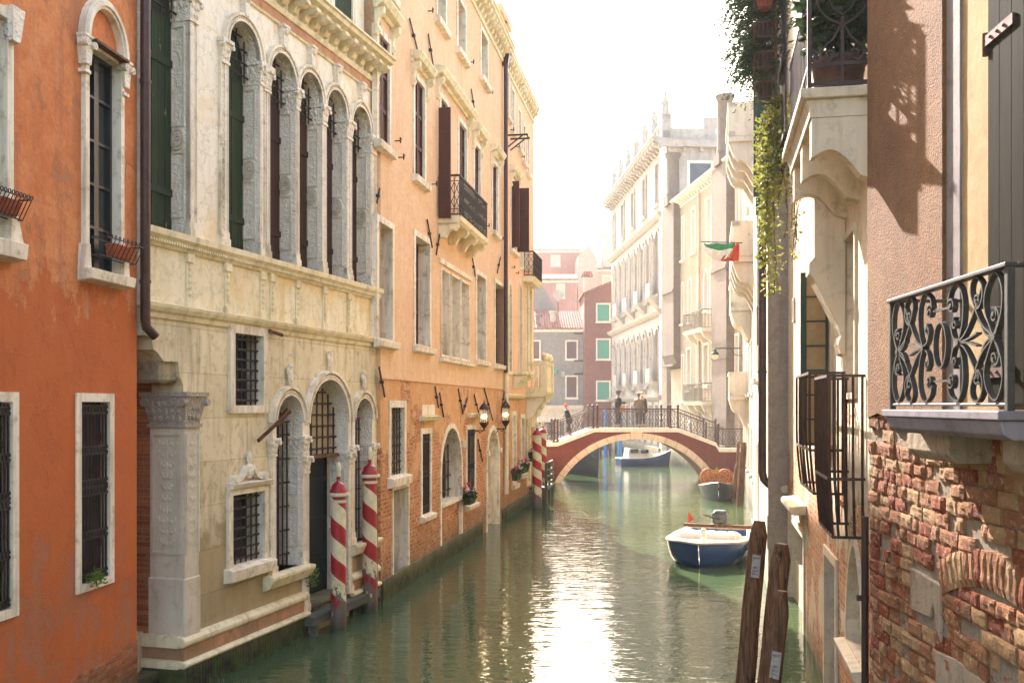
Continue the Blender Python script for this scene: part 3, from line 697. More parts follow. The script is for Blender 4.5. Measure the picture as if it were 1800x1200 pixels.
m = P.mb(); m.prism([(0, zb-.24), (.12, zb-.2), (.2, zb-.05), (.2, zb), (0, zb+.01)], ua-.2, ub+.2, 'x'); m.build('sill', 'stone_cream', f, bevel=.01)
zA = FM.z(262, 590)
P.finish('lower_wall', [(uC, -1), (uE, -1), (uE, Z2-.001), (FM.u(250), Z2-.001), (FM.u(250), zA), (FM.u(267), zA), (FM.u(269), FM.z(269, 614)), (FM.u(276), FM.z(276, 618)), (FM.u(288), FM.z(288, 635)), (FM.u(313), FM.z(313, 636)), (FM.u(316), FM.z(316, 662)), (uC, FM.z(320, 677))])
# corbel and corner pier
zc = FM.z(320, 677); za = FM.z(320, 690); zb_ = FM.z(335, 1050)
m = P.mb(); m.prism([(-.05, zc+.36), (-.62, zc+.36), (-.62, zc+.2), (-.5, zc+.03), (-.05, zc+.03)], uC-.42, uC-.02, 'x'); m.build('corbel', 'wet_stone', P.root, bevel=.04)
uc2 = FM.u(345)
def pier(name, u0, u1, w0, w1, z0, z1, mat):
    m = P.mb(); m.box(u0, u1, w0, w1, z0, z1); return m.build(name, mat, P.root)
pr = pier('corner_pier', uC-.03, uc2, -.5, .045, zb_, za-.42, 'stone_grey')
m = P.mb(); zk = za-.45                                     # sunk panels on both faces, with raised leaf scrolls
for z0, z1 in ((zb_+.62, zk-.1),):
    for a, b in ((-.46, -.44), (-.02, 0)): m.box(uC-.055, uC-.03, a, b, z0, z1)
    for z in (z0, z1-.03): m.box(uC-.055, uC-.03, -.44, -.02, z, z+.03)
    for a, b in ((uC+.0, uC+.02), (uc2-.03, uc2-.01)): m.box(a, b, .045, .065, z0, z1)
    z = z0+.12; k = 0
    while z < z1-.1:
        s_ = .75+.25*sin(k*.9)
        for sg in (-1, 1):
            m.ball((uC-.035, -.23+sg*.07*s_, z+.02), .028, 6, 5, (.5, 1.3, 1.0)); m.ball((uC-.035, -.23+sg*.13*s_, z+.06), .022, 6, 5, (.5, .8, 1.6))
            m.ball(((uC+uc2)/2+sg*.035, .05, z+.03), .018, 6, 4, (1, .5, 1.7))
        m.ball((uC-.035, -.23, z+.03), .024, 6, 5, (.5, .6, 2.2)); m.ball(((uC+uc2)/2, .05, z), .016, 6, 4, (1, .5, 2)); z += .15; k += 1
m.build('carved_panel', 'stone_grey', pr)
m = P.mb(); z0, z1 = za-.42, za
m.hull8([(uC-.04, -.5, z0), (uc2, -.5, z0), (uc2, .05, z0), (uC-.04, .05, z0), (uC-.12, -.58, z1-.05), (uc2+.07, -.5, z1-.05), (uc2+.07, .13, z1-.05), (uC-.12, .13, z1-.05)])
m.box(uC-.14, uc2+.09, -.6, .15, z1-.05, z1+.01); m.box(uC-.07, uc2+.03, -.53, .08, z0-.05, z0)
for w in (-.52, .08): m.tube([(uC-.16, w, z1-.13), (uC-.06, w, z1-.13)], .055, 10)
for u in (uc2+.05,): m.tube([(u, .08, z1-.13), (u, .17, z1-.13)], .05, 10)
for i in range(5):
    for j in range(3): m.ball((uC-.06-.02*j, -.42+i*.1, z0+.07+j*.1), .035, 6, 5, (.5, 1, 1.3))
for i in range(3): m.ball((uC+.04+i*.08, .08, z0+.1), .03, 6, 5, (1, .5, 1.6)); m.ball((uC+.08+i*.07, .10, z0+.22), .03, 6, 5, (1, .5, 1.3))
m.build('pier_capital', 'carved_grey', pr)
pier('pier_base', uC-.05, uc2+.03, -.53, .06, .74, zb_+.30, 'stone_grey').modifiers.new('b', 'BEVEL').width = .02
m = P.mb(); m.box(uC-.035, uC-.001, -2.5, -.5, -1, za+.2); m.build('brick_return', 'brick_old', P.root)
m = P.mb(); m.box(FM.u(240), uC-.1, -.9, -.7, -1, zA+.3); m.build('back_wall', 'brick_old', P.root)
# the stepped base in the water; broken at the door
uD0, uD1 = FM.u(536), FM.u(613)
for a, b in ((uC-.10, uD0), (uD1, uE)):
    m = P.mb(); m.prism([(-.02, .62), (.06, .62), (.10, .66), (.10, .71), (.06, .76), (-.02, .78)], a, b, 'x'); m.build('base_course', 'stone_cream', P.root, bevel=.01)
    m = P.mb(); m.box(a+.04, b, -.02, .05, .44, .62); m.build('plinth', 'pink_stone', P.root)
    m = P.mb(); m.prism([(-.02, .34), (.08, .34), (.13, .38), (.12, .42), (-.02, .45)], a, b, 'x'); m.build('base_course', 'stone_cream', P.root, bevel=.01)
    m = P.mb(); m.box(a+.03, b, -.02, .06, -.6, .34)
    k = int((b-a)/.07)
    for i in range(k): u = a+.03+i*(b-a-.03)/k; m.box(u, u+.04, .06, .08, -.1, .32)
    m.build('tidal_footing', 'wet_stone', P.root)
for z0, z1, o_, mt, nm in ((.62, .78, .10, 'stone_cream', 'base_course'), (.44, .62, .05, 'pink_stone', 'plinth'), (.34, .45, .12, 'stone_cream', 'base_course'), (-.6, .34, .06, 'wet_stone', 'tidal_footing')):
    m = P.mb(); m.box(uC-o_-.02, uC-.001, -.62, .0, z0, z1-.003); m.build(nm, mt, P.root)
# near end of the footing under the brick return
m = P.mb(); m.box(FM.u(240)-.1, uC-.13, -.9, -.3, -1, .3); m.build('tidal_footing', 'wet_stone', P.root)
m = P.mb(); a, b = FM.uz(447, 775), FM.uz(481, 722); m.bar((a[0], .06, a[1]), (b[0], .3, b[1]), .06, .02); m.build('iron_hook', 'rust', P.root)
t = thing('weed', 'small green plant rooted in the wall by the dark palace door', 'plant', FM.world(FM.u(537), .12, FM.z(537, 1012)), 0)
m = MB(); leafball(m, (0, 0, 0), .14, 80, .07, (1, 1, 1.4)); m.build('leaves', 'leaf_mid', t)

# ---------------------------------------------------------------- ochre palace
FB = Front((-2.6, 19.7), .165, -1)
ZB = 4.46; uB1 = FB.u(887)
B = House('ochre_palace', 'long ochre palace with brown shutters, an iron balcony and a worn brick lower storey', 'palace', FB, 0, uB1, -1, 15.9, 5, 'ochre')
def W(b, a, c, yt, yb, **k):
    fr = b.fr; m_ = (a+c)/2; return b.win(fr.u(a), fr.u(c), fr.z(m_, yb), fr.z(m_, yt), **k)
tr = dict(fm='stone_trim', fw=.13)
W(B, 664, 683, 68, 254, hood=.25, dep=.06, back='brown', style='panel', **tr)
W(B, 728, 745, 146, 314, hood=.12, dep=.07, back='brown', style='panel', **tr)
uu = [FB.u(x) for x in (771, 786, 806, 816)]
z0, z1 = FB.z(800, 395), FB.z(800, 205)
f = B.win(FB.u(806), FB.u(819), z0, z1, back='brown', style='louver', dep=.08, sill=0, **tr)
f = B.win(FB.u(774), FB.u(786), z0, z1, back='brown', style='louver', dep=.08, sill=0, **tr)
m = B.mb(); ax, bx = FB.u(768), FB.u(768)+.05                # louvred leaf folded out
zz0, zz1 = FB.z(770, 385), FB.z(770, 192); m.box(ax, bx, .04, .34, zz0, zz1)
for j in range(int((zz1-zz0)/.12)): m.box(ax-.012, ax, .08, .30, zz0+.06+j*.12, zz0+.12+j*.12)
m.build('shutter', 'brown', f)
zt = z1+.35; m = B.mb(); m.prism([(0, zt), (.05, zt), (.09, zt+.05), (.2, zt+.08), (.24, zt+.15), (.27, zt+.2), (.26, zt+.24), (0, zt+.27)], FB.u(766)-.1, FB.u(824)+.1, 'x')
for u in (FB.u(768), FB.u(821)): m.prism([(0, zt), (.2, zt+.02), (.19, zt-.10), (.10, zt-.17), (.06, zt-.3), (.10, zt-.42), (.05, zt-.5), (0, zt-.5)], u-.06, u+.06, 'x')
m.build('hood', 'stone_cream', f)
W(B, 833, 843, 258, 396, hood=.15, dep=.08, back='brown', style='louver', **tr)
W(B, 865, 874, 290, 408, hood=.12, dep=.08, back='brown', style='louver', **tr)
# attic row
W(B, 768, 782, -45, 42, dep=.3, back='brown', **tr); W(B, 804, 817, 8, 95, dep=.3, back='brown', **tr); W(B, 845, 856, 62, 142, dep=.3, back='brown', **tr)
W(B, 664, 690, -190, -20, dep=.3, back='brown', **tr)
# middle row: deep light jambs, brown leaf behind
for a, c, yt, yb in ((664, 688, 396, 596), (729, 754, 422, 607), (837, 853, 486, 632), (870, 887, 502, 640)):
    W(B, a, c, yt, yb, dep=.30, back='brown', style='panel', **tr)
f = None
for a, c in ((774.5, 788), (792, 806), (809.5, 823)):
    f = B.win(FB.u(a), FB.u(c), FB.z(799, 628), FB.z(799, 488), dep=.42, back='curtain', style='none', fw=.055, sill=0, fm='stone_trim', pr=.04, cut=False)
B.hole(outline(FB.u(774.5)-.03, FB.u(823)+.03, FB.z(799, 628)-.03, FB.z(799, 488)+.03))
m = B.mb(); m.prism([(0, 0), (.13, .02), (.14, .1), (0, .12)], FB.u(771), FB.u(828), 'x'); o = m.build('sill', 'stone_trim', f, loc=(0, 0, FB.z(799, 628)-.19))
o = B.mould([(0, FB.z(799, 478)), (.05, FB.z(799, 478)), (.06, FB.z(799, 478)+.12), (0, FB.z(799, 478)+.12)], FB.u(771), FB.u(827), 'lintel', 'stone_trim')
B.finish('upper_wall', [(0, ZB), (uB1, ZB), (uB1, 15.9), (0, 15.9)]); B.holes = []
B.cornice(0, uB1, 16.05, out=.4, h=.25, step=.42, bw=.16, bh=.3)
# lower storey
B.mat = 'ochre_low'
W(B, 686, 709, 716, 834, dep=.28, back='dark', style='none', fw=.15, sill=.1, fm='stone_trim', grille=(5, 8, .015))
W(B, 690, 716, 858, 1022, dep=.4, back='glass', style='casement', fw=.08, sill=0, fm='stone_trim', bot=False)
W(B, 741, 755, 762, 902, dep=.12, back='dark', style='none', fw=.13, sill=.05, fm='stone_trim')
g = B.root.children[-1]; a, c = FB.u(741), FB.u(755); zz0, zz1 = FB.z(748, 902), FB.z(748, 762)
B.grille(g, a, c, zz0, zz1, 'flat', .0, 8, 0, .012, False, scrolls=(zz1-.12, zz0+.12, (zz0+zz1)/2))
f = W(B, 775, 810, 752, 980, arch='round', dep=.42, back='brown_dark', style='none', fw=.13, sill=0, bot=False, fm='stone_trim', name='archway')
a, c = FB.u(775), FB.u(810); m = B.mb(); m.box(a, c, -.4, -.05, -.5, FB.z(792, 885)); m.build('infill', 'ochre_low', f)
m = B.mb(); m.box(a, c, -.42, .05, FB.z(792, 885), FB.z(792, 885)+.09); m.build('sill', 'stone_trim', f)
m = B.mb(); m.hull8([(c-.06, -.4, 2.75), (c+.02, -.4, 2.75), (c+.02, .06, 2.75), (c-.06, .06, 2.75), (c-.12, -.4, 2.95), (c+.02, -.4, 2.95), (c+.02, .1, 2.95), (c-.12, .1, 2.95)]); m.box(c+.0, c+.16, -.01, .1, 2.75, 2.95); m.build('impost', 'stone_grey', f)
B.grille(f, a, c, FB.z(792, 885)+.1, FB.z(792, 752), 'round', -.3, 5, 5, .02, False)
W(B, 820, 834, 754, 884, dep=.12, back='dark', style='none', fw=.12, sill=.05, fm='stone_trim')
g = B.root.children[-1]; a, c = FB.u(820), FB.u(834); zz0, zz1 = FB.z(827, 884), FB.z(827, 754); B.grille(g, a, c, zz0, zz1, 'flat', .0, 8, 0, .012, False, scrolls=(zz1-.12, (zz0+zz1)/2))
f = W(B, 856, 876, 756, 960, arch='round', dep=.35, back='stone_grey', style='none', fw=.16, sill=0, bot=False, fm='stone_trim', name='archway')
a, c = FB.u(856), FB.u(876); m = B.mb(); m.box(a-.2, a+.01, -.01, .1, 2.35, 2.5); m.build('impost', 'stone_trim', f); m = B.mb(); m.box(c-.01, c+.2, -.01, .1, 2.35, 2.5); m.build('impost', 'stone_trim', f)
B.finish('lower_wall', [(0, -1), (uB1, -1), (uB1, ZB-.001), (0, ZB-.001)])
m = B.mb(); m.box(0, uB1, 0, .03, ZB-.03, ZB+.02); m.build('plaster_edge', 'ochre', B.root)
m = B.mb(); m.box(.02, FB.u(846), -.02, .05, -.6, .42); m.box(FB.u(882), uB1, -.02, .05, -.6, .42); m.build('tidal_footing', 'wet_stone', B.root)
for a, c, y in ((737, 765, 735), (819, 842, 730)):
    z = FB.z((a+c)/2, y); B.mould([(0, z-.06), (.1, z-.05), (.16, z+.05), (0, z+.07)], FB.u(a), FB.u(c), 'drip_mould', 'stone_cream')
m = B.mb(); z = FB.z(750, 720); m.box(FB.u(741), FB.u(763), -.01, .02, z-.12, z+.12); m.build('stone_block', 'stone_trim', B.root)
for q in ((663, 645, 673, 697), (762, 679, 768, 716), (770, 690, 777, 732), (803, 683, 811, 725), (811, 727, 819, 700), (831, 693, 840, 728), (849, 682, 864, 738), (886, 678, 879, 725), (838, 772, 846, 810),
          (717, 33, 732, 92), (750, 60, 759, 117), (826, 157, 833, 200), (748, 386, 757, 435), (770, 412, 764, 448), (664, 332, 659, 357), (828, 452, 833, 486), (878, 452, 872, 480)):
    B.anchor(*q)
for px, py in ((700, 277), (759, 324), (825, 110), (859, 163), (694, 248), (853, 397), (878, 420), (752, 20)): B.holdback(*FB.uz(px, py))
# balcony
def iron_rail(b, par, pts, z0, z1, step=.11, pat=True, mat='iron', name='railing', r=.011):
    m = b.mb(); h = z1-z0
    for (ua, wa), (ub, wb) in zip(pts[:-1], pts[1:]):
        L = sqrt((ub-ua)**2+(wb-wa)**2); n = max(1, round(L/step))
        for zz, s_ in ((z0, .03), (z1, .045), (z0+.14*h, .016), (z1-.14*h, .016)): m.bar((ua, wa, zz), (ub, wb, zz), s_)
        for i in range(n+1):
            t = i/n; u, w = ua+(ub-ua)*t, wa+(wb-wa)*t; m.bar((u, w, z0), (u, w, z1), r*1.6)
            if pat and i < n:
                t2 = (i+1)/n; u2, w2 = ua+(ub-ua)*t2, wa+(wb-wa)*t2; zm = (z0+z1)/2
                um, wm = (u+u2)/2, (w+w2)/2
                for zl, zh in ((z0+.16*h, zm), (zm, z1-.16*h)): m.bar((u, w, zl), (u2, w2, zh), r*1.2); m.bar((u2, w2, zl), (u, w, zh), r*1.2)
                m.bar((um, wm, z0), (u2, w2, z0+.13*h), r); m.bar((um, wm, z1), (u, w, z1-.13*h), r)
    return m.build(name, mat, par)
ua, ub = FB.u(769), FB.u(823); zf = FB.z(800, 405)
bal = B.mb(); bal.prism([(0, zf-.16), (.5, zf-.16), (.58, zf-.1), (.6, zf), (0, zf)], ua, ub, 'x'); bal = bal.build('balcony', 'stone_cream', B.root)
for i in range(4):
    m = B.mb(); u = ua+.15+(ub-ua-.3)*i/3
    m.prism([(0, zf-.161), (.5, zf-.161), (.52, zf-.24), (.42, zf-.34), (.34, zf-.3), (.26, zf-.36), (.18, zf-.5), (0, zf-.5)], u-.09, u+.09, 'x')
    m.build('bracket', 'stone_cream', bal)
iron_rail(B, bal, [(ua+.04, .02), (ua+.04, .54), (ub-.04, .54), (ub-.04, .02)], zf+.05, zf+1.0, .13)
# drainpipe at the joint of the two houses
m = B.mb(); ud = FB.u(883); m.tube([(ud, .12, 15.4), (ud, .12, FB.z(883, 655))], .07, 10); m.hull8([(ud-.1, 0, 15.3), (ud+.1, 0, 15.3), (ud+.1, .2, 15.3), (ud-.1, .2, 15.3), (ud-.16, 0, 15.75), (ud+.16, 0, 15.75), (ud+.16, .28, 15.75), (ud-.16, .28, 15.75)]); m.build('drainpipe', 'pipe_brown', B.root)
m = B.mb(); m.tube([(ud+.2, .1, FB.z(886, 655)), (ud+.2, .1, .9)], .08, 10); m.build('drainpipe', 'stone_cream', B.root)
for px, z in ((873, 16.0), (898, 16.0), (906, 16.0)):
    u = FB.u(px) if px < 890 else uB1+(px-890)*.12; m = B.mb(); m.box(u-.5, u+.5, -1.1, -.25, z-.4, z+1.5 if px > 873 else z+.7); m.box(u-.6, u+.6, -1.2, -.15, z+1.5 if px > 873 else z+.7, z+1.75 if px > 873 else z+.85); m.build('chimney', 'peach', B.root)
# wall lanterns
def lantern(label, u, zt, zb):
    t = thing('wall_lantern', label, 'lantern', FB.world(u, 0, (zt+zb)/2), FB.ang, 'iron lanterns on the ochre palace'); m = MB(FB.tf()); h = (zt-zb)
    w = .34; m.tube([(0, 0, -h*.42), (0, w, -h*.42)], .018, 6); m.ribbon([(q[0], q[1]) for q in [(.0, 0)]*1+[(.0, .01)]], .01, 0, .001)
    m.tube([(0, .02, -h*.55), (0, .12, -h*.42), (0, .22, -h*.5), (0, .3, -h*.42)], .014, 6); m.build('bracket', 'iron_brown', t)
    m = MB(FB.tf()); c = (0, w, 0); m.lathe([(.01, h*.5), (.02, h*.42), (.05, h*.38), (.13, h*.28), (.15, h*.22), (.13, h*.2)], c, 10); m.lathe([(.13, -h*.17), (.14, -h*.2), (.09, -h*.28), (.03, -h*.36), (.01, -h*.44)], c, 10)
    for i in range(6): t_ = i*pi/3; m.bar((.125*cos(t_), w+.125*sin(t_), -h*.18), (.125*cos(t_), w+.125*sin(t_), h*.22), .012)
    m.build('cage', 'iron_brown', t); m = MB(FB.tf()); m.lathe([(.11, -h*.17), (.115, h*.2)], c, 10, cap=False); m.build('lantern_glass', 'lamp_glass', t)
    m = MB(FB.tf()); m.ball((0, w, 0), .035, 8, 6, (1, 1, 1.6)); m.build('bulb', 'bulb', t)
s = Nt('lamp_glass'); s.p.inputs['Transmission Weight'].default_value = .9; MAT['lamp_glass'] = s.fin(lin('#d8d2c0'), .15)
s = Nt('bulb'); s.p.inputs['Emission Color'].default_value = (1, .8, .5, 1); s.p.inputs['Emission Strength'].default_value = 18; MAT['bulb'] = s.fin(lin('#ffe0a0'), .5)
lantern('iron wall lantern between the two stone archways, the nearer of the pair', FB.u(851, .34), FB.z(852, 703), FB.z(852, 758))
lantern('iron wall lantern beyond the second archway, farther of the pair, with a glowing bulb', FB.u(889, .34), FB.z(890, 700), FB.z(890, 755))
flower_box('box of red and white cyclamen on the narrow barred window between the archways', FB.world(FB.u(829, .25), .2, FB.z(836, 880, .2)), FB.ang, L=.8)

# ---------------------------------------------------------------- corner palace beyond the drainpipe
uC1 = FB.u(938); Cc = House('corner_palace', 'peach palace ending the left row, with pointed windows and a carved corner balcony', 'palace', FB, uB1, uC1, -1, 15.9, 6, 'peach')
W(Cc, 889.5, 894, 95, 205, dep=.3, back='brown', fw=.12, fm='stone_trim')
for a, c, yt, yb in ((899, 903, 160, 232), (911, 914.5, 195, 262), (919, 922, 222, 285), (926, 929, 245, 305)): W(Cc, a, c, yt, yb, dep=.3, back='brown', fw=.12, fm='stone_trim')
W(Cc, 898, 906, 322, 440, dep=.1, back='brown', style='louver', hood=.1, fw=.12, fm='stone_trim')
for a, c in ((914, 917), (919.5, 922), (924.5, 927)): W(Cc, a, c, 372, 470, arch='round', dep=.3, back='glass', style='casement', fw=.1, sill=0, fm='stone_trim')
for a, c in ((894, 898.5), (912, 917), (924, 927.5), (930, 933.5)): W(Cc, a, c, 500, 652, arch='pointed', dep=.18, back='brown', style='louver', fw=.13, sill=0, fm='stone_cream')
Cc.finish('upper_wall', [(uB1, ZB-.25), (uC1, ZB-.25), (uC1, 15.9), (uB1, 15.9)]); Cc.holes = []; Cc.mat = 'ochre_low'
for a, c, yt in ((901, 906, 730), (916, 921, 735)): W(Cc, a, c, yt, 848-(a-901)*1.2, dep=.3, back='glass', style='casement', fw=.16, sill=.08, fm='stone_trim')
W(Cc, 927, 931, 742, 845, arch='pointed', dep=.4, back='dark', style='none', fw=.2, sill=0, fm='stone_cream')
Cc.finish('lower_wall', [(uB1, -1), (uC1, -1), (uC1, ZB-.252), (uB1, ZB-.252)])
Cc.cornice(uB1, uC1, 16.05, out=.28, h=.25, step=.45, bw=.16, bh=.3)
Cc.mould([(0, ZB-.32), (.1, ZB-.3), (.16, ZB-.2), (0, ZB-.15)], uB1+.1, FB.u(918), 'string_course')
m = Cc.mb(); m.box(uB1, uC1, -.02, .07, -.6, .42); m.build('tidal_footing', 'wet_stone', Cc.root)
# leaves of one window folded out over the canal
z0, z1 = FB.z(905, 440), FB.z(905, 327)
for u, w0, w1 in ((FB.u(908), .03, .46), (FB.u(899), .03, .28)):
    m = Cc.mb(); m.box(u, u+.05, w0, w1, z0, z1)
    for k in range(2):
        a = z0+.1+k*(z1-z0)/2; m.box(u-.015, u, w0+.08, w1-.08, a, a+(z1-z0)/2-.2)
        for j in range(10): zz = a+.05+j*((z1-z0)/2-.3)/10; m.box(u-.03, u-.015, w0+.1, w1-.1, zz, zz+.04)
    m.build('shutter', 'brown', Cc.root)
# iron balcony
ua, ub = FB.u(920), FB.u(936); zf = FB.z(930, 494)
q = Cc.mb(); q.prism([(0, zf-.2), (.3, zf-.2), (.42, zf-.05), (.42, zf), (0, zf)], ua, ub, 'x'); q = q.build('balcony', 'stone_cream', Cc.root)
iron_rail(Cc, q, [(ua+.03, .03), (ua+.03, .38), (ub, .38), (ub, .03)], zf+.05, zf+.95, .14)
# stone hood brackets of the lower windows
for px in (903, 913):
    u, z = FB.u(px), FB.z(px, 664); m = Cc.mb(); m.box(u-.35, u+.35, -.01, .5, z+.1, z+.22); m.prism([(0, z-.4), (.12, z-.38), (.3, z-.1), (.45, z+.0), (.45, z+.1), (0, z+.1)], u-.22, u+.22, 'x'); m.build('stone_corbel', 'stone_cream', Cc.root, bevel=.02)
# carved balcony at the corner, on a big bracket
ua, ub = FB.u(925), FB.u(938)+.1; zf = FB.z(938, 686, .6); h = 1.15
q = Cc.mb(); q.prism([(0, zf-.22), (.72, zf-.22), (.82, zf-.1), (.85, zf), (0, zf)], ua-.2, ub, 'x')
bal = q.build('balcony', 'stone_cream', Cc.root)
m = Cc.mb(); m.prism([(0, zf-.221), (.68, zf-.221), (.64, zf-.4), (.52, zf-.45), (.46, zf-.65), (.32, zf-.72), (.3, zf-.95), (.12, zf-1.05), (.1, zf-1.4), (0, zf-1.45)], ub-1.2, ub, 'x'); m.build('bracket', 'carved', bal); m = Cc.mb()
m.prism([(0, zf-.221), (.66, zf-.221), (.56, zf-.5), (.4, zf-.7), (.25, zf-1.0), (0, zf-1.1)], ua, ua+.25, 'x'); m.build('bracket', 'carved', bal)
m = Cc.mb()
for (u0, u1, w0, w1) in ((ua, ua+.16, .0, .78), (ub-.12, ub, .0, .78)):
    m.box(u0, u1, w0, w1, zf, zf+.14); m.box(u0, u1, w0, w1, zf+h-.14, zf+h)
    n = 4
    for i in range(n+1): w = w0+.04+i*(w1-w0-.12)/n; m.box(u0+.02, u1-.02, w-.035, w+.035, zf+.14, zf+h-.14)
m.box(ua, ub, .65, .78, zf, zf+.14); m.box(ua, ub, .65, .79, zf+h-.13, zf+h+.02); n = int((ub-ua)/.3)
for i in range(n+1): u = ua+.1+i*(ub-ua-.2)/n; m.box(u-.05, u+.05, .67, .76, zf+.14, zf+h-.13)
m.box(ua-.04, ua+.25, .6, .82, zf-.02, zf+h+.04); m.box(ub-.28, ub+.02, .6, .82, zf-.02, zf+h+.04); m.build('balustrade', 'stone_cream', bal)
for u in (ua+.1, ub-.15, (ua+ub)/2):
    m = Cc.mb(); m.ball((u, .71, zf+h+.17), .15, 8, 6, (1.3, .8, 1)); m.ball((u-.16, .71, zf+h+.26), .1, 8, 6); m.ball((u-.26, .71, zf+h+.24), .05, 6, 5)
    m.build('lion_carving', 'stone_cream', bal, smooth='all')
m = Cc.mb(); u, z = FB.u(893), FB.z(893, 238)
for du in (0, .5): m.bar((u+du, 0, z), (u+du, .7, z), .05); m.bar((u+du, 0, z-.4), (u+du, .5, z-.03), .04)
m.bar((u, .66, z), (u+.5, .66, z), .04); m.build('iron_bracket', 'iron', Cc.root)
for px, py in ((897, 228), (907, 258), (916, 276), (923, 296), (929, 312), (899, 470), (906, 480)): Cc.holdback(*FB.uz(px, py))
flower_box('nearer of the two red and white flower boxes left of the bridge poles', FB.world(FB.u(908, .3), .3, FB.z(908, 843, .3)), FB.ang, L=.9)
flower_box('farther of the two red and white flower boxes left of the bridge poles', FB.world(FB.u(921, .3), .3, FB.z(921, 830, .3)), FB.ang, L=1.3)
flower_box('red flowers half hidden behind the pair of striped poles', FB.world(FB.u(936, .2), .2, FB.z(936, 810, .2)), FB.ang, L=.6)
# small jetty with rails beside the poles
t = thing('jetty_steps', 'small wooden landing with iron rails behind the far striped poles', 'landing', FB.world(FB.u(930), 0, 0), FB.ang); m = MB(FB.tf())
m.box(0, 2.2, .0, .75, .55, .65)
for u in (.05, 1.1, 2.1): m.box(u, u+.1, .62, .72, -.8, 1.6)
for z in (.8, 1.05, 1.3, 1.6): m.bar((.05, .67, z), (2.2, .67, z), .05)
m.build('deck', 'plank', t)

# ---------------------------------------------------------------- striped mooring poles and the little landing
s = Nt('stripes'); x = s.sep(); a = s.math('DIVIDE', s.math('ARCTAN2', x[1], x[0]), 2*pi)
ph = s.math('FRACT', s.math('ADD', s.math('MULTIPLY', x[2], 1.55), a)); pm = s.ramp(ph, [(.49, 0), (.50, 1)]); s_n = s.noise(7, 8, .7)
col = s.mix(pm, s.mix(s.ramp(s_n, [(.4, 0), (.7, 1)]), lin('#a5131a'), lin('#8e1418')), s.mix(s.ramp(s_n, [(.4, 0), (.7, 1)]), lin('#ddd2ad'), lin('#bfb28c')))
wear = s.math('ADD', s.noise(9, 8, .75, vec=s.mapc((1, 1, .5))), s.math('MULTIPLY', x[2], -.27)); wm = s.ramp(wear, [(.34, 0), (.355, 1)])
chip = s.ramp(s.noise(16, 5, .6, vec=s.mapc((1, 1, .6), loc=(5, 0, 0))), [(.70, 0), (.71, 1)])
wood_c = s.mix(s.noise(8, 6, .7, vec=s.mapc((6, 6, .6))), lin('#3a2d25'), lin('#7d7468'))
col = s.mix(s.math('MAXIMUM', wm, chip), col, wood_c); dz = s.ramp(x[2], [(.0, 1), (.35, 0)]); col = s.mix(dz, col, (.03, .03, .018, 1))
MAT['stripes'] = s.fin(col, .45, s.bump(s.math('MAXIMUM', wm, chip), .4, -.004))
def striped(label, p, h, r, rz, group):
    t = thing('striped_pole', label, 'mooring pole', (p.x, p.y, 0), rz, group)
    m = MB(); m.lathe([(r*1.02, -1.2), (r*1.0, 0), (r*.97, h*.5), (r*.93, h)], n=28); m.build('shaft', 'stripes', t, smooth=True)
    m = MB(); m.lathe([(r*.96, h-.10), (r*1.0, h-.08), (r*.96, h-.05)], n=28, cap=False); m.lathe([(r*.9, h), (r*1.28, h+.015), (r*1.33, h+.04), (r*1.28, h+.07), (r*.9, h+.075)], n=28); m.build('collar', 'cream_paint', t, smooth=True)
    m = MB(); m.lathe([(r*1.1, h+.07), (r*1.08, h+.10), (r*.86, h+.15), (r*.8, h+.2), (r*.55, h+.235), (r*.25, h+.26), (r*.17, h+.30), (r*.28, h+.335), (r*.2, h+.35)], n=28); m.build('cap', 'red_paint', t, smooth=True)
    m = MB(); m.lathe([(r*.16, h+.33), (r*.32, h+.37), (r*.26, h+.41), (r*.37, h+.45), (r*.36, h+.51), (r*.2, h+.58), (.004, h+.60)], n=16); m.build('finial', 'cream_paint', t, smooth=True)
p = onwater(591, 1108); p = p+Vector((.04, -.01, 0)); striped('nearest red and white striped pole, paint flaking off its foot, before the dark door', p, 2.32, .138, 1.2, 'striped mooring poles')
p = onwater(650, 1073); striped('second striped pole just right of the nearest, with a wooden stake lashed beside it', p, 2.52, .145, 2.2, 'striped mooring poles')
for i, (px, dx, hh) in enumerate(((641, 0, 0), (659, 0, 0))):
    pass
q = onwater(661, 1070); t = thing('mooring_stake', 'thin grey wooden stake standing against the second striped pole', 'stake', (q.x, q.y, 0)); m = MB(); m.tube([(0, 0, -1), (0, 0, 2.15)], .035, 8); m.build('stake', 'wood_old', t)
p = onwater(944, 893); striped('left one of the two striped poles by the bridge', p, FB.z(0, 0)*0+CAMZ-(768-HZ)/FOC*p.y, .185, .4, 'striped mooring poles')
p = onwater(954, 879); striped('right one of the two striped poles by the bridge', p, CAMZ-(764-HZ)/FOC*p.y, .165, 1.4, 'striped mooring poles')
t = thing('landing_stage', 'wet wooden plank landing at the foot of the marble palace door', 'landing', FM.world(uD0-.1, 0, 0), FM.ang); m = MB(FM.tf())
L = FM.u(648)-uD0+.1
for i in range(2): m.box(-.05, L, .02+i*.115, .13+i*.115, .30+.004*(i % 2), .355)
m.build('deck', 'plank', t, bevel=.006); m = MB(FM.tf()); m.box(-.05, L, .04, .24, .20, .30)
for u in (.1, L-.25): m.box(u, u+.12, .1, .2, -1, .20)
m.build('beam', 'plank', t); m = MB(FM.tf()); m.box(.0, FM.u(613)-uD0+.1, -.5, .02, .2, .5); m.build('door_step', 'wet_stone', t)
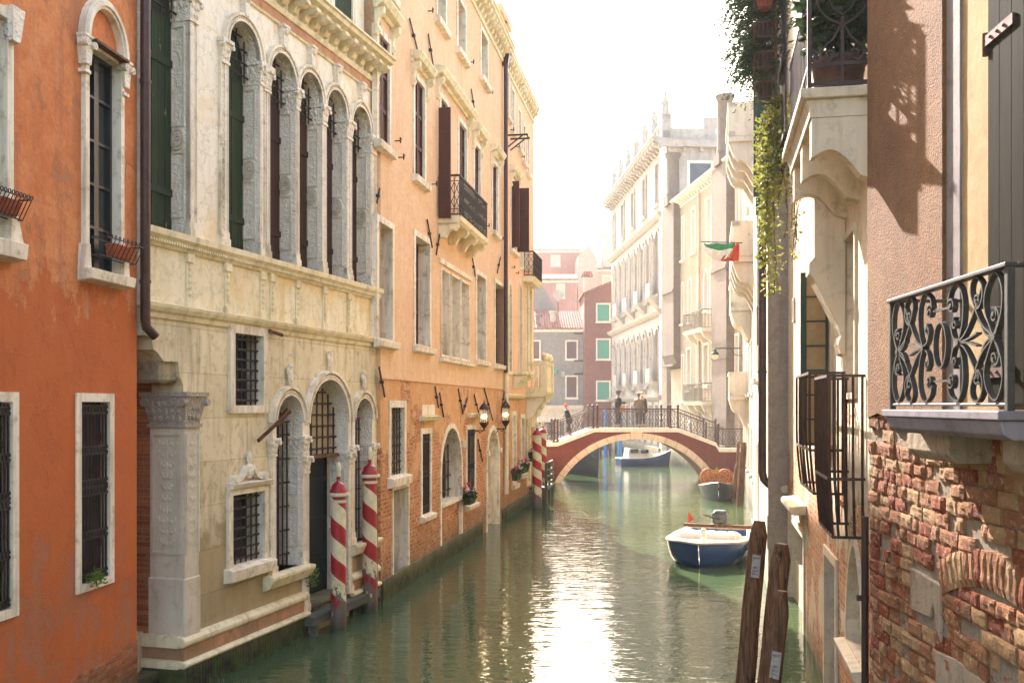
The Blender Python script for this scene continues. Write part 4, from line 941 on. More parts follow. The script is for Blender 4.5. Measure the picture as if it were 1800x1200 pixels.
# ---------------------------------------------------------------- right bank
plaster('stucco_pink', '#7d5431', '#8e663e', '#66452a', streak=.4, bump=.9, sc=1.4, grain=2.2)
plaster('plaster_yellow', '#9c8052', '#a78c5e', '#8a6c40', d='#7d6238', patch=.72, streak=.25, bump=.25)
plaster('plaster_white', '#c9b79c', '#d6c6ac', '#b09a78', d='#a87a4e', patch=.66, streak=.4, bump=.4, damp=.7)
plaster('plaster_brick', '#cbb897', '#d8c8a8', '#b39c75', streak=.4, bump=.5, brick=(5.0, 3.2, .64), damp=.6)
plaster('plaster_shaded', '#978878', '#a39383', '#7a6c5d', streak=.5, bump=.4)
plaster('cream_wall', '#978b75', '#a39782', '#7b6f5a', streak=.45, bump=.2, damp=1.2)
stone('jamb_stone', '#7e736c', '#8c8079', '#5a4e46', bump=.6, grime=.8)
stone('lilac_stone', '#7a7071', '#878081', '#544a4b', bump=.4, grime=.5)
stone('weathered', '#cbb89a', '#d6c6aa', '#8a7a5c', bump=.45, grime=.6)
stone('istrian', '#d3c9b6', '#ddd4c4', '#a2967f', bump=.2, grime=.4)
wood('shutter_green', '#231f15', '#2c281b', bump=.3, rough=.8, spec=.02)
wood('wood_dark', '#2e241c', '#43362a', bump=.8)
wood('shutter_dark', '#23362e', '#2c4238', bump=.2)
plaster('chimney_grey_shade', '#6a6056', '#776c60', '#544b42', streak=.4, bump=.4)
plain('pot_brown', '#4a3026', .6, b='#5d3e30')
plain('iron_grey', '#3c3a33', .55, .35, b='#4c473c', bump=.3, sc=20)
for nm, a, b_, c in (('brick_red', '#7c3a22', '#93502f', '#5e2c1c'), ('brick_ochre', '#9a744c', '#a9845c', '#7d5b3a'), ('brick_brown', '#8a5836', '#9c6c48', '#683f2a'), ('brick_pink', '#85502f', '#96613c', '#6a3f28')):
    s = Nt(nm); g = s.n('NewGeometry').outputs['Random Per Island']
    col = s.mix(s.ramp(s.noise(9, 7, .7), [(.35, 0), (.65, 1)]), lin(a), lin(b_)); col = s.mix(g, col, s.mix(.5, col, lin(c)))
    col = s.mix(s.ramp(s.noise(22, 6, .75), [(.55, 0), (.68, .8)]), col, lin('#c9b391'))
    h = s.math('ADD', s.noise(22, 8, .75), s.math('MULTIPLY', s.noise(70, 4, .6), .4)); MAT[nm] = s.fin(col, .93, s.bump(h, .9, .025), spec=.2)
stone('rubble', '#93826c', '#a3917a', '#6b5c48', bump=1.0, grime=.9, sc=2)
plain('mortar', '#756650', .95, b='#8b7d68', bump=.8, sc=25)

def scroll(m, pts, c=None, r0=.06, turns=1.4, th=.012, y0=-.02, y1=.02, cw=1, k=6):
    """bent flat bar that may end in a spiral"""
    p = [(q[0], q[1], 0) for q in pts]; path = [(v.x, v.y) for v in smoothpath(p, k)]
    if c:
        e = path[-1]; a0 = atan2(e[1]-c[1], e[0]-c[0]); R0 = sqrt((e[0]-c[0])**2+(e[1]-c[1])**2); n = int(18*turns)
        for i in range(1, n+1): t = i/n; a = a0+cw*2*pi*turns*t; r = R0*(1-t*.82); path.append((c[0]+r*cos(a), c[1]+r*sin(a)))
        m.tube([(path[-1][0], y0-.006, path[-1][1]), (path[-1][0], y1+.006, path[-1][1])], R0*.2, 8)
    m.ribbon(path, th, y0, y1)

# near right: rough pink stucco over old brick
FN = Front((3.37, 9.3), .05, 1)
ZN = 3.80
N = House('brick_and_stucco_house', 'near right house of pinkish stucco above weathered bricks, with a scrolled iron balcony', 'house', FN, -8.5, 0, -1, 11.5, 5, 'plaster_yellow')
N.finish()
m = N.mb(); us = FN.u(1668); m.prism([(us, ZN+.06), (us, 11.4), (-.0, 11.4), (0, ZN-.02), (-.3, ZN+.03), (-.7, ZN-.03), (-1.1, ZN+.05)], -.01, .05); m.build('stucco_strip', 'stucco_pink', N.root)
m = N.mb(); ul = FN.u(1692)
m.prism([(ul, ZN+.05)]+[(ul+.012*mnoise.noise(Vector((i*.9, 0, 3))), ZN+.3+i*.35) for i in range(20)][::1]+[(us-.004, ZN+.3+i*.35) for i in range(19, -1, -1)]+[(us-.004, ZN+.05)], -.01, .02)
m.build('stone_jamb', 'jamb_stone', N.root)
u1, u0 = FN.u(1752), FN.u(2300); q = N.mb()
q.box(u0, u1, .0, .045, 3.9, 8.6); k = int((u1-u0)/.17)
for i in range(k): q.box(u0+i*(u1-u0)/k+.004, u0+(i+1)*(u1-u0)/k-.004, .045, .058, 3.9, 8.6)
sh = q.build('shutter', 'shutter_green', N.root)
for py in (72, 655):
    z = FN.z(1752, py); m = N.mb(); m.box(u1-.4, u1+.02, .06, .075, z-.035, z+.035); m.tube([(u1+.03, .06, z-.09), (u1+.03, .06, z+.06)], .022, 8)
    for i in range(3): m.ball((u1-.08-.1*i, .078, z), .012, 6, 4)
    m.build('hinge', 'rust', sh)
# real bricks
bm_ = MB(FN.tf()); mi = []; names = ['brick_red', 'brick_ochre', 'brick_brown', 'brick_pink']
def brickface(q, out, mid, n=5, jit=.006):
    """q: four corners (u,z); a rough-faced block standing out from the mortar"""
    sd = random.random()*100; vs = []
    for j in range(n+1):
        for i in range(n+1):
            a, b = i/n, j/n
            u = (q[0][0]*(1-a)+q[1][0]*a)*(1-b)+(q[3][0]*(1-a)+q[2][0]*a)*b; z = (q[0][1]*(1-a)+q[1][1]*a)*(1-b)+(q[3][1]*(1-a)+q[2][1]*a)*b
            e = min(a, 1-a, b, 1-b); nz = mnoise.noise(Vector((u*14+sd, z*14, sd)))
            nz2 = mnoise.noise(Vector((u*30, z*30, sd*2)))
            w = out*(1 if e > 0 else .72)+nz*.010+nz2*.007
            if e == 0: u += mnoise.noise(Vector((u*20, z*20, 1)))*jit; z += mnoise.noise(Vector((u*20, z*20, 5)))*jit
            vs.append((u, w, z))
    fs = [(j*(n+1)+i, j*(n+1)+i+1, (j+1)*(n+1)+i+1, (j+1)*(n+1)+i) for j in range(n) for i in range(n)]
    o = len(vs); ring = [i for i in range(n+1)]+[(j+1)*(n+1)-1+0 for j in range(1, n+1)]+[n*(n+1)+i for i in range(n-1, -1, -1)]+[j*(n+1) for j in range(n-1, 0, -1)]
    for r_ in ring: vs.append((vs[r_][0], -.005, vs[r_][2]))
    L = len(ring); fs += [(ring[i], ring[(i+1) % L], o+(i+1) % L, o+i) for i in range(L)]
    bm_.add(vs, fs); mi.extend([mid]*len(fs))
ac_u, ac_z = FN.u(1755), FN.z(1755, 971)-2.4              # centre of the relieving arch
ro = 2.4; ri = 2.14
sb = (FN.u(1661), FN.u(1607), FN.z(1634, 1108), FN.z(1634, 1008))
z = ZN; row = 0; random.seed(3)
while z > .9:
    h = .118*random.uniform(.93, 1.07); u = 0.03-random.random()*.12*(row % 2); first = True
    while u > FN.u(1900):
        L = random.choice([.29, .28, .26, .15, .14]) if row % 2 else random.choice([.15, .29, .28, .14, .27])
        L *= random.uniform(.92, 1.08); a = max(u-L, FN.u(1905)); cu, cz = (a+u)/2, z-h/2
        rr = sqrt((cu-ac_u)**2+(cz-ac_z)**2); th = atan2(cz-ac_z, cu-ac_u)
        inarch = ri-.02 < rr < ro+.02 and 1.13 < th < 2.02
        inst = sb[0] < cu < sb[1] and sb[2] < cz < sb[3]
        if not inarch and not inst:
            g = .0045; wob = lambda uu: .012*sin(uu*2.3+row*.4)
            d = random.random(); mid = random.choices([0, 1, 2, 3], [2, 3.5, 3.5, 1.5] if cz > 2.7 else [2.2, 2, 4, 2])[0]
            brickface([(a+g, z-h+g+wob(a)), (u-g, z-h+g+wob(u)), (u-g, z-g*.3+wob(u)), (a+g, z-g*.3+wob(a))], random.choice([.035, .04, .03, .025, .045, .018] if d < .9 else [.004]), mid)
        u = a
    z -= h; row += 1
n = 20
for i in range(n):
    a0 = 1.14+(2.0-1.14)*i/n; a1 = 1.14+(2.0-1.14)*(i+1)/n-.005
    P_ = lambda r, a: (ac_u+r*cos(a)*1.0, ac_z+r*sin(a))
    brickface([P_(ri, a1), P_(ri, a0), P_(ro, a0), P_(ro, a1)], .045, random.choice([0, 2, 2, 1, 2]), jit=.006)
bo = bm_.build('brick_facing', 'brick_red', N.root)
for nm in names[1:]: bo.data.materials.append(MAT[nm])
for p_, k in zip(bo.data.polygons, mi): p_.material_index = k
m = N.mb(); m.box(FN.u(1910), 0, .0, .006, -1, ZN); m.build('mortar_bed', 'mortar', N.root)
m = N.mb(); m.prism([(sb[0], sb[2]-.02), (sb[0]+.10, sb[2]+.08), (sb[0]+.15, sb[2]+.24), (sb[0]+.22, sb[2]+.12), (sb[1], sb[2]+.1), (sb[1], sb[3]), (sb[0], sb[3]-.03)], .0, .035); m.build('stone_block', 'rubble', N.root, bevel=.01)
m = N.mb(); m.prism([(FN.u(1742), FN.z(1742, 1300)), (FN.u(1655), FN.z(1655, 1300)), (FN.u(1655), FN.z(1655, 1145)), (FN.u(1690), FN.z(1690, 1160)), (FN.u(1742), FN.z(1742, 1200))], .0, .045); m.build('mortar_patch', 'rubble', N.root)
# balcony
w1 = .55; uf, un = FN.u(1557, w1), FN.u(1762, w1); zs = FN.z(1757, 722, w1)
q = N.mb(); q.box(un-.02, uf, 0, w1+.03, zs-.05, zs); q.prism([(0, zs-.16), (w1-.06, zs-.16), (w1-.01, zs-.13), (w1+.01, zs-.06), (w1+.01, zs-.051), (0, zs-.051)], un+.0, uf-.03, 'x')
bal = q.build('balcony', 'lilac_stone', N.root, bevel=.006)
for a, b in ((FN.u(1672, .3), FN.u(1600, .3)), (FN.u(1850, .3), FN.u(1768, .3))): m = N.mb(); m.prism([(0, zs-.36), (.26, zs-.36), (.32, zs-.30), (.32, zs-.161), (0, zs-.161)], a, b, 'x'); m.build('bracket', 'rubble', bal, bevel=.01)
z0, z1 = zs+.045, FN.z(1757, 470, w1); L = (uf-.03)-(un+.02); U = lambda t: un+.02+L*(1-t)          # t=0 far end, 1 near end
wr = w1-.04; zm = (z0+z1)/2; H = (z1-z0)/2
m = N.mb(); m.box(un-.02, uf+.0, wr-.035, wr+.035, z1, z1+.022); m.box(un-.02, un+.05, 0, wr-.036, z1, z1+.022); m.box(uf-.05, uf, 0, wr-.036, z1, z1+.022)
m.box(un-.01, uf-.02, wr-.012, wr+.012, z0-.02, z0-.003); m.box(un-.01, un+.01, 0, wr-.02, z0-.02, z0-.003)
m.box(un-.015, un+.025, wr-.02, wr+.02, zs, z1); m.box(uf-.04, uf-.01, wr-.02, wr+.02, zs, z1); m.box(un-.015, un+.02, .02, .05, zs, z1); m.box(un-.015, un+.02, wr*.5-.01, wr*.5+.015, zs, z1)
rl = m.build('railing', 'iron_grey', bal, bevel=.003)
m = N.mb(); y0, y1 = wr-.017, wr+.017
def S(pts, c=None, turns=1.3, cw=1):
    """t along the panel, v from -1 (foot) to 1 (head); drawn above and mirrored below"""
    for sv in (1, -1):
        p = [(U(t), zm+sv*v*H) for t, v in pts]; cc = (U(c[0]), zm+sv*c[1]*H) if c else None
        scroll(m, p, cc, turns=turns, th=.011, y0=y0, y1=y1, cw=cw*sv)
for f_, o_ in ((1, 0), (-1, 1)):                    # left half, then mirrored right half
    T = lambda t: o_+f_*t
    S([(T(.075), .0), (T(.03), .35), (T(.025), .7), (T(.07), .97), (T(.13), .78), (T(.145), .48), (T(.10), .12), (T(.075), 0)])
    S([(T(.075), .05), (T(.045), .26), (T(.06), .42), (T(.095), .44)], (T(.083), .33), 1.3, -f_)
    S([(T(.075), 0), (T(.15), .18), (T(.20), .42), (T(.245), .75), (T(.235), .93), (T(.20), .98), (T(.165), .85), (T(.16), .65), (T(.185), .5), (T(.215), .5)], (T(.205), .62), 1.2, f_)
    S([(T(.345), .02), (T(.29), .12), (T(.22), .45), (T(.165), .8)])
    S([(T(.345), 0), (T(.31), .3), (T(.305), .7), (T(.35), .97), (T(.41), .88), (T(.43), .68)], (T(.405), .62), 1.4, -f_)
    S([(T(.345), .02), (T(.385), .1), (T(.40), .3), (T(.375), .42)], (T(.375), .32), 1.3, f_)
    S([(T(.075), 0), (T(.13), .05), (T(.165), .2)]); S([(T(.345), 0), (T(.27), .03), (T(.2), .1)])
    m.tube([(U(T(.075)), y0-.006, zm), (U(T(.075)), y1+.006, zm)], .02, 8); m.tube([(U(T(.345)), y0-.006, zm), (U(T(.345)), y1+.006, zm)], .02, 8)
cx = U(.5); m.ribbon([(cx+.055*L*cos(t*pi/14), zm+.32*H*2*.62*sin(t*pi/14)) for t in range(29)], .012, y0, y1)
for v in (.62, -.62): m.bar((U(.43), wr, zm+v*H), (U(.57), wr, zm+v*H), .014)
m.build('scrollwork', 'iron_grey', bal)

# ---------------------------------------------------------------- pale plaster house behind it, with iron cages and the stone balcony
FF = Front((3.6, 10), .2, 1)
uFe = FF.u(1385.5)
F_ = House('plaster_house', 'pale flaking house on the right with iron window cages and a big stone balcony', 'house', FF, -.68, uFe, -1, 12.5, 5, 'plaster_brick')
def WF(a, c, yt, yb, **k): return F_.win(FF.u(a), FF.u(c), FF.z((a+c)/2, yb), FF.z((a+c)/2, yt), **k)
WF(1505, 1486, 415, 690, dep=.2, back='plaster_yellow', style='none', fm='weathered', fw=.08, sill=0)
f = WF(1462, 1446, 490, 770, dep=.25, back='glass', style='none', fm='weathered', fw=.08, sill=0)
WF(1519, 1491, 967, 1146, arch='pointed', dep=.35, back='dark', style='none', fm='weathered', fw=.1, sill=.06)
WF(1471, 1452, 985, 1330, dep=.3, back='dark', style='none', fm='weathered', fw=.12, sill=0, name='doorway')
WF(1414, 1388, 928, 1190, dep=.5, back='dark', style='none', fm='weathered', fw=.16, sill=0, name='doorway')
F_.finish()
# shutter leaf folded out, yellow boards framed in dark green
m = F_.mb(); u = FF.u(1455); z0, z1 = FF.z(1455, 780), FF.z(1455, 478); m.box(u, u+.04, .02, .30, z0, z1); lf = m.build('shutter', 'plaster_yellow', f)
m = F_.mb(); n = 7; m.box(u-.012, u+.05, .28, .36, z0, z1); m.box(u-.012, u+.05, 0.0, .03, z0, z1)
for i in range(n+1): zz = z0+i*(z1-z0)/n; m.box(u-.014, u, .02, .3, zz-.012, zz+.012)
m.build('shutter_frame', 'shutter_dark', lf)
def cage(ua, ub, zb, zt, w, n_side, n_front, name):
    g = F_.mb(); b = .055
    def prof(z): t = (z-zb)/(zt-zb); return w*(1-.14*max(0, (.5-t)/.5)**1.6)
    zz = [zb+(zt-zb)*i/10 for i in range(11)]
    for i in range(n_front+1):
        u = ua+(ub-ua)*i/n_front; g.tube([(u, prof(z), z) for z in zz], .016, 5)
    for e in (ua, ub):
        for i in range(n_side): 
            t = (i+.3)/n_side; g.tube([(e, prof(z)*t, z) for z in zz], .015, 5)
    for z in (zb, zb+(zt-zb)*.36, zt): p = prof(z); [g.bar(a, b_, .03) for a, b_ in (((ua, 0, z), (ua, p, z)), ((ub, 0, z), (ub, p, z)), ((ua, p, z), (ub, p, z)))]
    g.build(name, 'iron_brown', F_.root)
cage(FF.u(1521), FF.u(1492), FF.z(1521, 945), FF.z(1521, 660), .37, 4, 6, 'window_cage')
cage(FF.u(1486), FF.u(1455), FF.z(1486, 868), FF.z(1486, 655), .41, 4, 4, 'window_cage')
# tapering flue corbelled out of the wall
u = FF.u(1487); zf = lambda y: FF.z(1487, y)
m = F_.mb(); m.prism([(0, zf(625)), (.06, zf(622)), (.09, zf(605)), (.06, zf(590)), (.10, zf(570)), (.36, zf(492)), (.42, zf(478)), (.42, zf(462)), (.36, zf(450)), (.36, zf(250)), (0, zf(250))], u, u+.45, 'x'); m.build('chimney_flue', 'weathered', F_.root, bevel=.012)
# sill stones, gutter pipe, vents
for px, y, w in ((1418, 905, .30), (1385, 866, .16)):
    u, z = FF.uz(px, y); m = F_.mb(); m.prism([(0, z), (w-.05, z), (w, z+.06), (w-.02, z+.14), (0, z+.17)], u-.1, u+1.9, 'x'); m.build('stone_sill', 'weathered', F_.root, bevel=.02)
for px, y0_, y1_ in ((1397, 528, 562), (1432, 395, 450)):
    m = F_.mb(); u = FF.u(px); z0, z1 = FF.z(px, y1_), FF.z(px, y0_); m.ring(outline(u-.12, u+.12, z0, z1), outline(u-.16, u+.16, z0-.04, z1+.04), 0, .04)
    for i in range(5): uu = u-.10+i*.05; m.box(uu-.01, uu+.01, 0, .03, z0, z1)
    m.build('vent_grating', 'stone_grey', F_.root)
m = F_.mb(); m.tube([(-.2, .08, 2.8), (-.2, .08, -.5)], .035, 8); m.bar((-.2, .0, 2.0), (-.2, .16, 2.0), .05); m.build('drainpipe', 'iron_brown', F_.root)
m = F_.mb(); m.box(FF.u(1452), FF.u(1448), .0, .05, FF.z(1450, 680), FF.z(1450, 440)); m.tube([(FF.u(1437), .07, FF.z(1437, 600)), (FF.u(1437), .07, FF.z(1437, 460))], .045, 8); m.build('drainpipe', 'iron_brown', F_.root)
# stone balcony on wavy brackets
zT = 7.0; ub0, ub1 = -.4, 2.2; wb = .68
q = F_.mb(); q.prism([(0, zT-.10), (wb-.0, zT-.10), (wb+.03, zT-.07), (wb+.03, zT), (0, zT)], ub0, ub1, 'x'); q.prism([(0, zT-.28), (wb-.06, zT-.28), (wb-.06, zT-.2), (wb-.02, zT-.101), (0, zT-.101)], ub0+.05, ub1-.05, 'x')
bal = q.build('balcony', 'weathered', F_.root, bevel=.008)
wp = [(0, zT-.281), (wb-.08, zT-.281), (wb-.08, zT-.66)]+[(wb-.08-.02-.44*t, zT-.66+.085*sin(t*pi*1.15)-.16*t*t) for t in [i/10 for i in range(11)]]+[(0, zT-.9)]
for u in (ub0+.06, ub0+1.1, ub0+2.15): m = F_.mb(); m.prism(wp, u, u+.2, 'x'); m.build('bracket', 'weathered', bal, bevel=.012)
zi0, zi1 = zT+.07, zT+1.0; m = F_.mb(); wr = wb-.06; ue = ub0+.08
for z in (zT+.05, zT+.24, zi1): m.bar((ue, .0, z), (ue, wr, z), .035); m.bar((ue, wr, z), (ub1-.1, wr, z), .035)
m.bar((ue, wr, zT), (ue, wr, zi1), .04); n = 14
for i in range(n): u = ue+(ub1-.2-ue)*(i+1)/n; m.bar((u, wr, zT+.05), (u, wr, zi1), .016)
rl = m.build('railing', 'iron_brown', bal)
m = MB(lambda a, b, c: (ue+b, a, c))                     # scrolls of the near end (local: a across, c up)
c0 = wr*.5; m.bar((c0, 0, zT+.05), (c0, 0, zT+.7), .03)
for sg in (-1, 1):
    X_ = lambda a: c0+sg*a
    scroll(m, [(X_(.02), zT+.62), (X_(.08), zT+.5), (X_(.16), zT+.42), (X_(.2), zT+.34), (X_(.15), zT+.27), (X_(.09), zT+.30)], (X_(.12), zT+.34), turns=1.2, th=.016, y0=-.012, y1=.012, cw=-sg)
    scroll(m, [(X_(.26), zT+.27), (X_(.30), zT+.3), (X_(.29), zT+.36)], (X_(.25), zT+.33), turns=1.2, th=.014, y0=-.012, y1=.012, cw=sg)
    scroll(m, [(X_(.0), zT+.62), (X_(.12), zT+.68), (X_(.22), zT+.8), (X_(.26), zT+1.0)], None, th=.016, y0=-.012, y1=.012)
    scroll(m, [(X_(.0), zT+.72), (X_(.08), zT+.78), (X_(.12), zT+.9), (X_(.1), zT+1.0)], None, th=.014, y0=-.012, y1=.012)
    for k in range(2): m.ribbon([(X_(.02+.03*cos(t)), zT+.12+.05*k+.02*sin(t)) for t in [i*pi/4 for i in range(6)]], .006, -.01, .01)
m.build('scrollwork', 'iron_brown', bal)
m = F_.mb()
for i in range(9): m.box(2.95+i*.11, 3.03+i*.11, .60, .62, 7.05, 9.95)
for z in (7.4, 8.4, 9.4): m.box(2.9, 3.95, .62, .65, z, z+.06)
m.build('wooden_screen', 'wood_dark', F_.root)
m = F_.mb(); m.box(-.4, 4.5, -.01, .8, 10.0, 10.25); m.box(-.4, -.25, 0, .8, 10.25, 11.2); m.box(-.25, 4.5, .68, .8, 10.25, 11.2); m.build('added_shade_balcony', 'weathered', F_.root)  # unseen balcony, added to shade the upper part of the near right wall
# plants of the balcony and its flower baskets
t = thing('potted_plant', 'leafy plant in a big brown pot inside the stone balcony', 'plant', FF.world(.05, .3, zT), FF.ang)
m = MB(); m.lathe([(.16, 0), (.23, .1), (.26, .32), (.28, .34), (.28, .38), (.25, .38)], n=18); m.build('pot', 'pot_brown', t, smooth=True); m = MB(); leafball(m, (0, 0, .95), .42, 1100, .17, (.9, 1, 1.9)); m.build('foliage', 'leaf_dark', t)
m = MB(); m.tube([(0, 0, .3), (.02, .03, .8), (-.05, 0, 1.2)], .03, 6); m.build('stem', 'wood_old', t)
m = MB(FF.tf()); uu = 4.3
t = thing('conifer_branches', 'dark evergreen boughs spilling over the top of the right-hand balcony into the sky', 'plant', FF.world(4.0, .8, 8.9), FF.ang)
m = MB(); random.seed(5)
for i in range(1000):
    p = Vector((random.uniform(-.6, .5), random.gauss(.0, .17)+(.35*random.random() if i % 4 == 0 else 0), random.uniform(-.30, 1.5))); d = Vector((random.uniform(-.5, .3), random.uniform(.1, 1), random.uniform(-.9, .3))).normalized()
    for k in range(24):
        c = p+d*(k*.012)+Vector((0, 0, -.0006*k*k)); a = random.random()*2*pi; v = Vector((cos(a), sin(a), random.uniform(-.4, .6)))*.036
        s_ = d.cross(v).normalized()*.012; m.add([tuple(c-s_), tuple(c+s_), tuple(c+v+d*.03)], [(0, 1, 2)])
m.build('foliage', 'leaf_dark', t)
m = MB(); 
for i in range(9): m.tube([(0, 0, .6), (random.uniform(-.3, .3), random.uniform(-.1, .5), random.uniform(0, 1.2))], .012, 5)
m.build('branch', 'wood_old', t)
def vine(label, u, w, z0, z1, r, n, mat, group=None):
    t = thing('hanging_vine', label, 'vine', FF.world(u, w, z0), FF.ang, group); m = MB(); st = MB(); h = z0-z1
    for k in range(9):
        x, y = random.uniform(-r, r), random.uniform(-r, r); L = h*(1 if k < 2 else random.uniform(.35, .95))*(1 if k else 1); pts = []
        for i in range(13): x += random.uniform(-.03, .03); y += random.uniform(-.03, .03); pts.append((x, y, -L*i/12))
        st.tube(pts, .006, 4)
        for i in range(int(n/9)):
            q = random.random()**.85; j = min(11, int(q*12)); p = Vector(pts[j]).lerp(Vector(pts[j+1]), q*12-j); leaf(m, p+Vector((random.gauss(0, .05), random.gauss(0, .05), random.gauss(0, .03))), random.uniform(.025, .085))
    m.build('foliage', mat, t); st.build('stem', 'wood_old', t)
vine('long sunlit yellow-green vine hanging furthest down beside the dark green board', 4.0, .68, 8.05, 5.45, .20, 3300, 'leaf_ivy', 'vines trailing off the stone balcony')
vine('shorter vine with some red leaves between the balcony corner and the longest vine', 3.6, .62, 8.15, 6.7, .15, 1100, 'leaf_ivy', 'vines trailing off the stone balcony')
vine('thin straggling vine nearest to the stone brackets', 3.3, .50, 7.6, 5.85, .12, 360, 'leaf_ivy', 'vines trailing off the stone balcony')
t = thing('wire_plant_rack', 'tall rusty wire rack of flower pots under the evergreen boughs', 'plant rack', FF.world(3.3, .86, 7.95), FF.ang)
m = MB(FF.tf())
for i in range(4):
    z = .05+i*.4
    for zz in (z, z+.2): m.ribbon([(.0, 0)]*1+[(0, .001)], .001, 0, .001); [m.bar((-.16, a, zz), (.16, a, zz), .012) for a in (-.14, .14)]; [m.bar((b_, -.14, zz), (b_, .14, zz), .012) for b_ in (-.16, .16)]
    for a in range(6): m.bar((-.16+.064*a, .14, z), (-.16+.064*a, .14, z+.2), .007); m.bar((-.16, -.14+.056*a, z), (-.16, -.14+.056*a, z+.2), .007)
for a in (-.16, .16): m.bar((a, -.14, 0), (a, -.14, 1.7), .016)
m.build('wire_frame', 'rust', t)
for i in range(4):
    m = MB(); m.lathe([(.08, .07+i*.4), (.12, .24+i*.4), (.13, .24+i*.4), (.13, .28+i*.4), (.11, .28+i*.4)], n=14); m.build('pot', 'terra_pot' if i == 3 else 'wood_dark', t, smooth=True)

# ---------------------------------------------------------------- house with an end wall greyed for shade and the tall drainpipe, and the one beyond it
FE = Front((5.35, 20.8), .2, 1)
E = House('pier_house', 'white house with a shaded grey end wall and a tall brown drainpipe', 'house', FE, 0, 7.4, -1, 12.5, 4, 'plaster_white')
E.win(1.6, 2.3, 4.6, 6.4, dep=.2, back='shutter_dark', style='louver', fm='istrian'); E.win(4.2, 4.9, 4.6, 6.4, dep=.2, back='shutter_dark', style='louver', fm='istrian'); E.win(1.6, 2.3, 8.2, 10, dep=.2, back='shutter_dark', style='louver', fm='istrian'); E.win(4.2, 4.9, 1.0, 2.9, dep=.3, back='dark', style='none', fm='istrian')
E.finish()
m = E.mb(); m.box(-.012, -.001, -.6, .0, -1, 12.4); m.box(-.03, -.012, -.6, .02, .9, 1.6); m.build('end_wall', 'plaster_shaded', E.root)  # shade of the end face put into its colour: darker grey plaster
m = E.mb(); z0 = FE.z(1342, 840)
m.tube([(.12, .11, 12.2), (.12, .11, z0+.25), (.12, .08, z0+.1), (.12, -.04, z0-.02)], .085, 12)
for z in (10.5, 7.5, 4.6): m.tube([(.12, .11, z-.02), (.12, .11, z+.02)], .1, 12)
m.build('drainpipe', 'pipe_brown', E.root, smooth=True)
m = E.mb(); m.box(-.06, -.02, -.25, .30, FE.z(1345, 365), FE.z(1345, 140)); m.box(-.05, -.02, -.12, .26, FE.z(1345, 395), FE.z(1345, 366)); m.build('shutter_board', 'shutter_dark', E.root)
m = E.mb(); m.tube([(.5, .16, FE.z(1335, 620)), (.5, .16, 12)], .04, 8); m.build('cable_duct', 'iron', E.root)
FG = Front((7.2, 28), .2, 1)
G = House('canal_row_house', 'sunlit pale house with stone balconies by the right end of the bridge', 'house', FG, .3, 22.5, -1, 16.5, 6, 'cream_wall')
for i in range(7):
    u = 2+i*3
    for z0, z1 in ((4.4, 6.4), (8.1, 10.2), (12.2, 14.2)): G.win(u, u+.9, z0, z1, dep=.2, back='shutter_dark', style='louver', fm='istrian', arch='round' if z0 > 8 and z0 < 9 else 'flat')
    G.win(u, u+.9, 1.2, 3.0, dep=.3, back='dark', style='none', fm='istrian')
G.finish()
def stone_balcony(u0, u1, zf, w, hh=1.05, nb=4):
    q = G.mb(); q.box(u0, u1, 0, w, zf-.18, zf); b = q.build('balcony', 'istrian', G.root, bevel=.02)
    m = G.mb(); m.box(u0, u0+.22, .0, w, zf+.0, zf+hh); m.box(u1-.22, u1, 0, w, zf, zf+hh); m.box(u0, u1, w-.22, w, zf, zf+.15); m.box(u0, u1, w-.24, w+.02, zf+hh-.15, zf+hh)
    n = int((u1-u0)/.4)
    for i in range(n): u = u0+(i+.5)*(u1-u0)/n; m.lathe([(.06, 0), (.1, .2), (.05, .45), (.06, hh-.3)], (u, w-.11, zf+.15), 8)
    m.build('balustrade', 'istrian', b)
    for i in range(nb):
        m = G.mb(); u = u0+.1+i*(u1-u0-.5)/(nb-1)
        m.prism([(0, zf-.181), (w-.03, zf-.181)]+[(w*(1-t)*.95, zf-.3-1.05*t**.8-.12*sin(t*pi*3)) for t in [j/8 for j in range(9)]]+[(0, zf-1.5)], u, u+.28, 'x')
        m.build('bracket', 'istrian', b)
stone_balcony(1.6, 6.2, 8.35, .95); stone_balcony(2.6, 7.0, 12.2, 1.05); stone_balcony(12.5, 15, 7.9, .8); stone_balcony(15.5, 18, 4.3, .8)
t = thing('flag', 'green, white and orange-red flag on a slanting pole at the stone balcony', 'flag', FG.world(1.9, 1.0, 8.9), 0)
p0 = at(1299, 428, 29.5)-t.location; p1 = at(1237, 428, 29.5)-t.location
m = MB(); m.tube([p0+Vector((.1, 0, .02)), p1+Vector((-.08, 0, .05))], .015, 6); m.build('pole', 'iron_grey', t)
cols = ['flag_green', 'flag_white', 'flag_red']; rng = [(0, .30), (.30, .78), (.78, 1)]
plain('flag_green', '#1f8a55', .8); plain('flag_white', '#e2ddd2', .8); plain('flag_red', '#c8431f', .8)
n = 16
def fp(i, j):
    s_ = i/n; b = j/n; a = p1.lerp(p0, s_); drop = .58*sin(pi*min(1, s_*1.05+.02))**.7+.06
    if s_ > .7: drop = drop*1.0+.1
    return a+Vector((.03*sin(b*5+s_*9), .06*sin(s_*14+b*3)+.0, -drop*b))
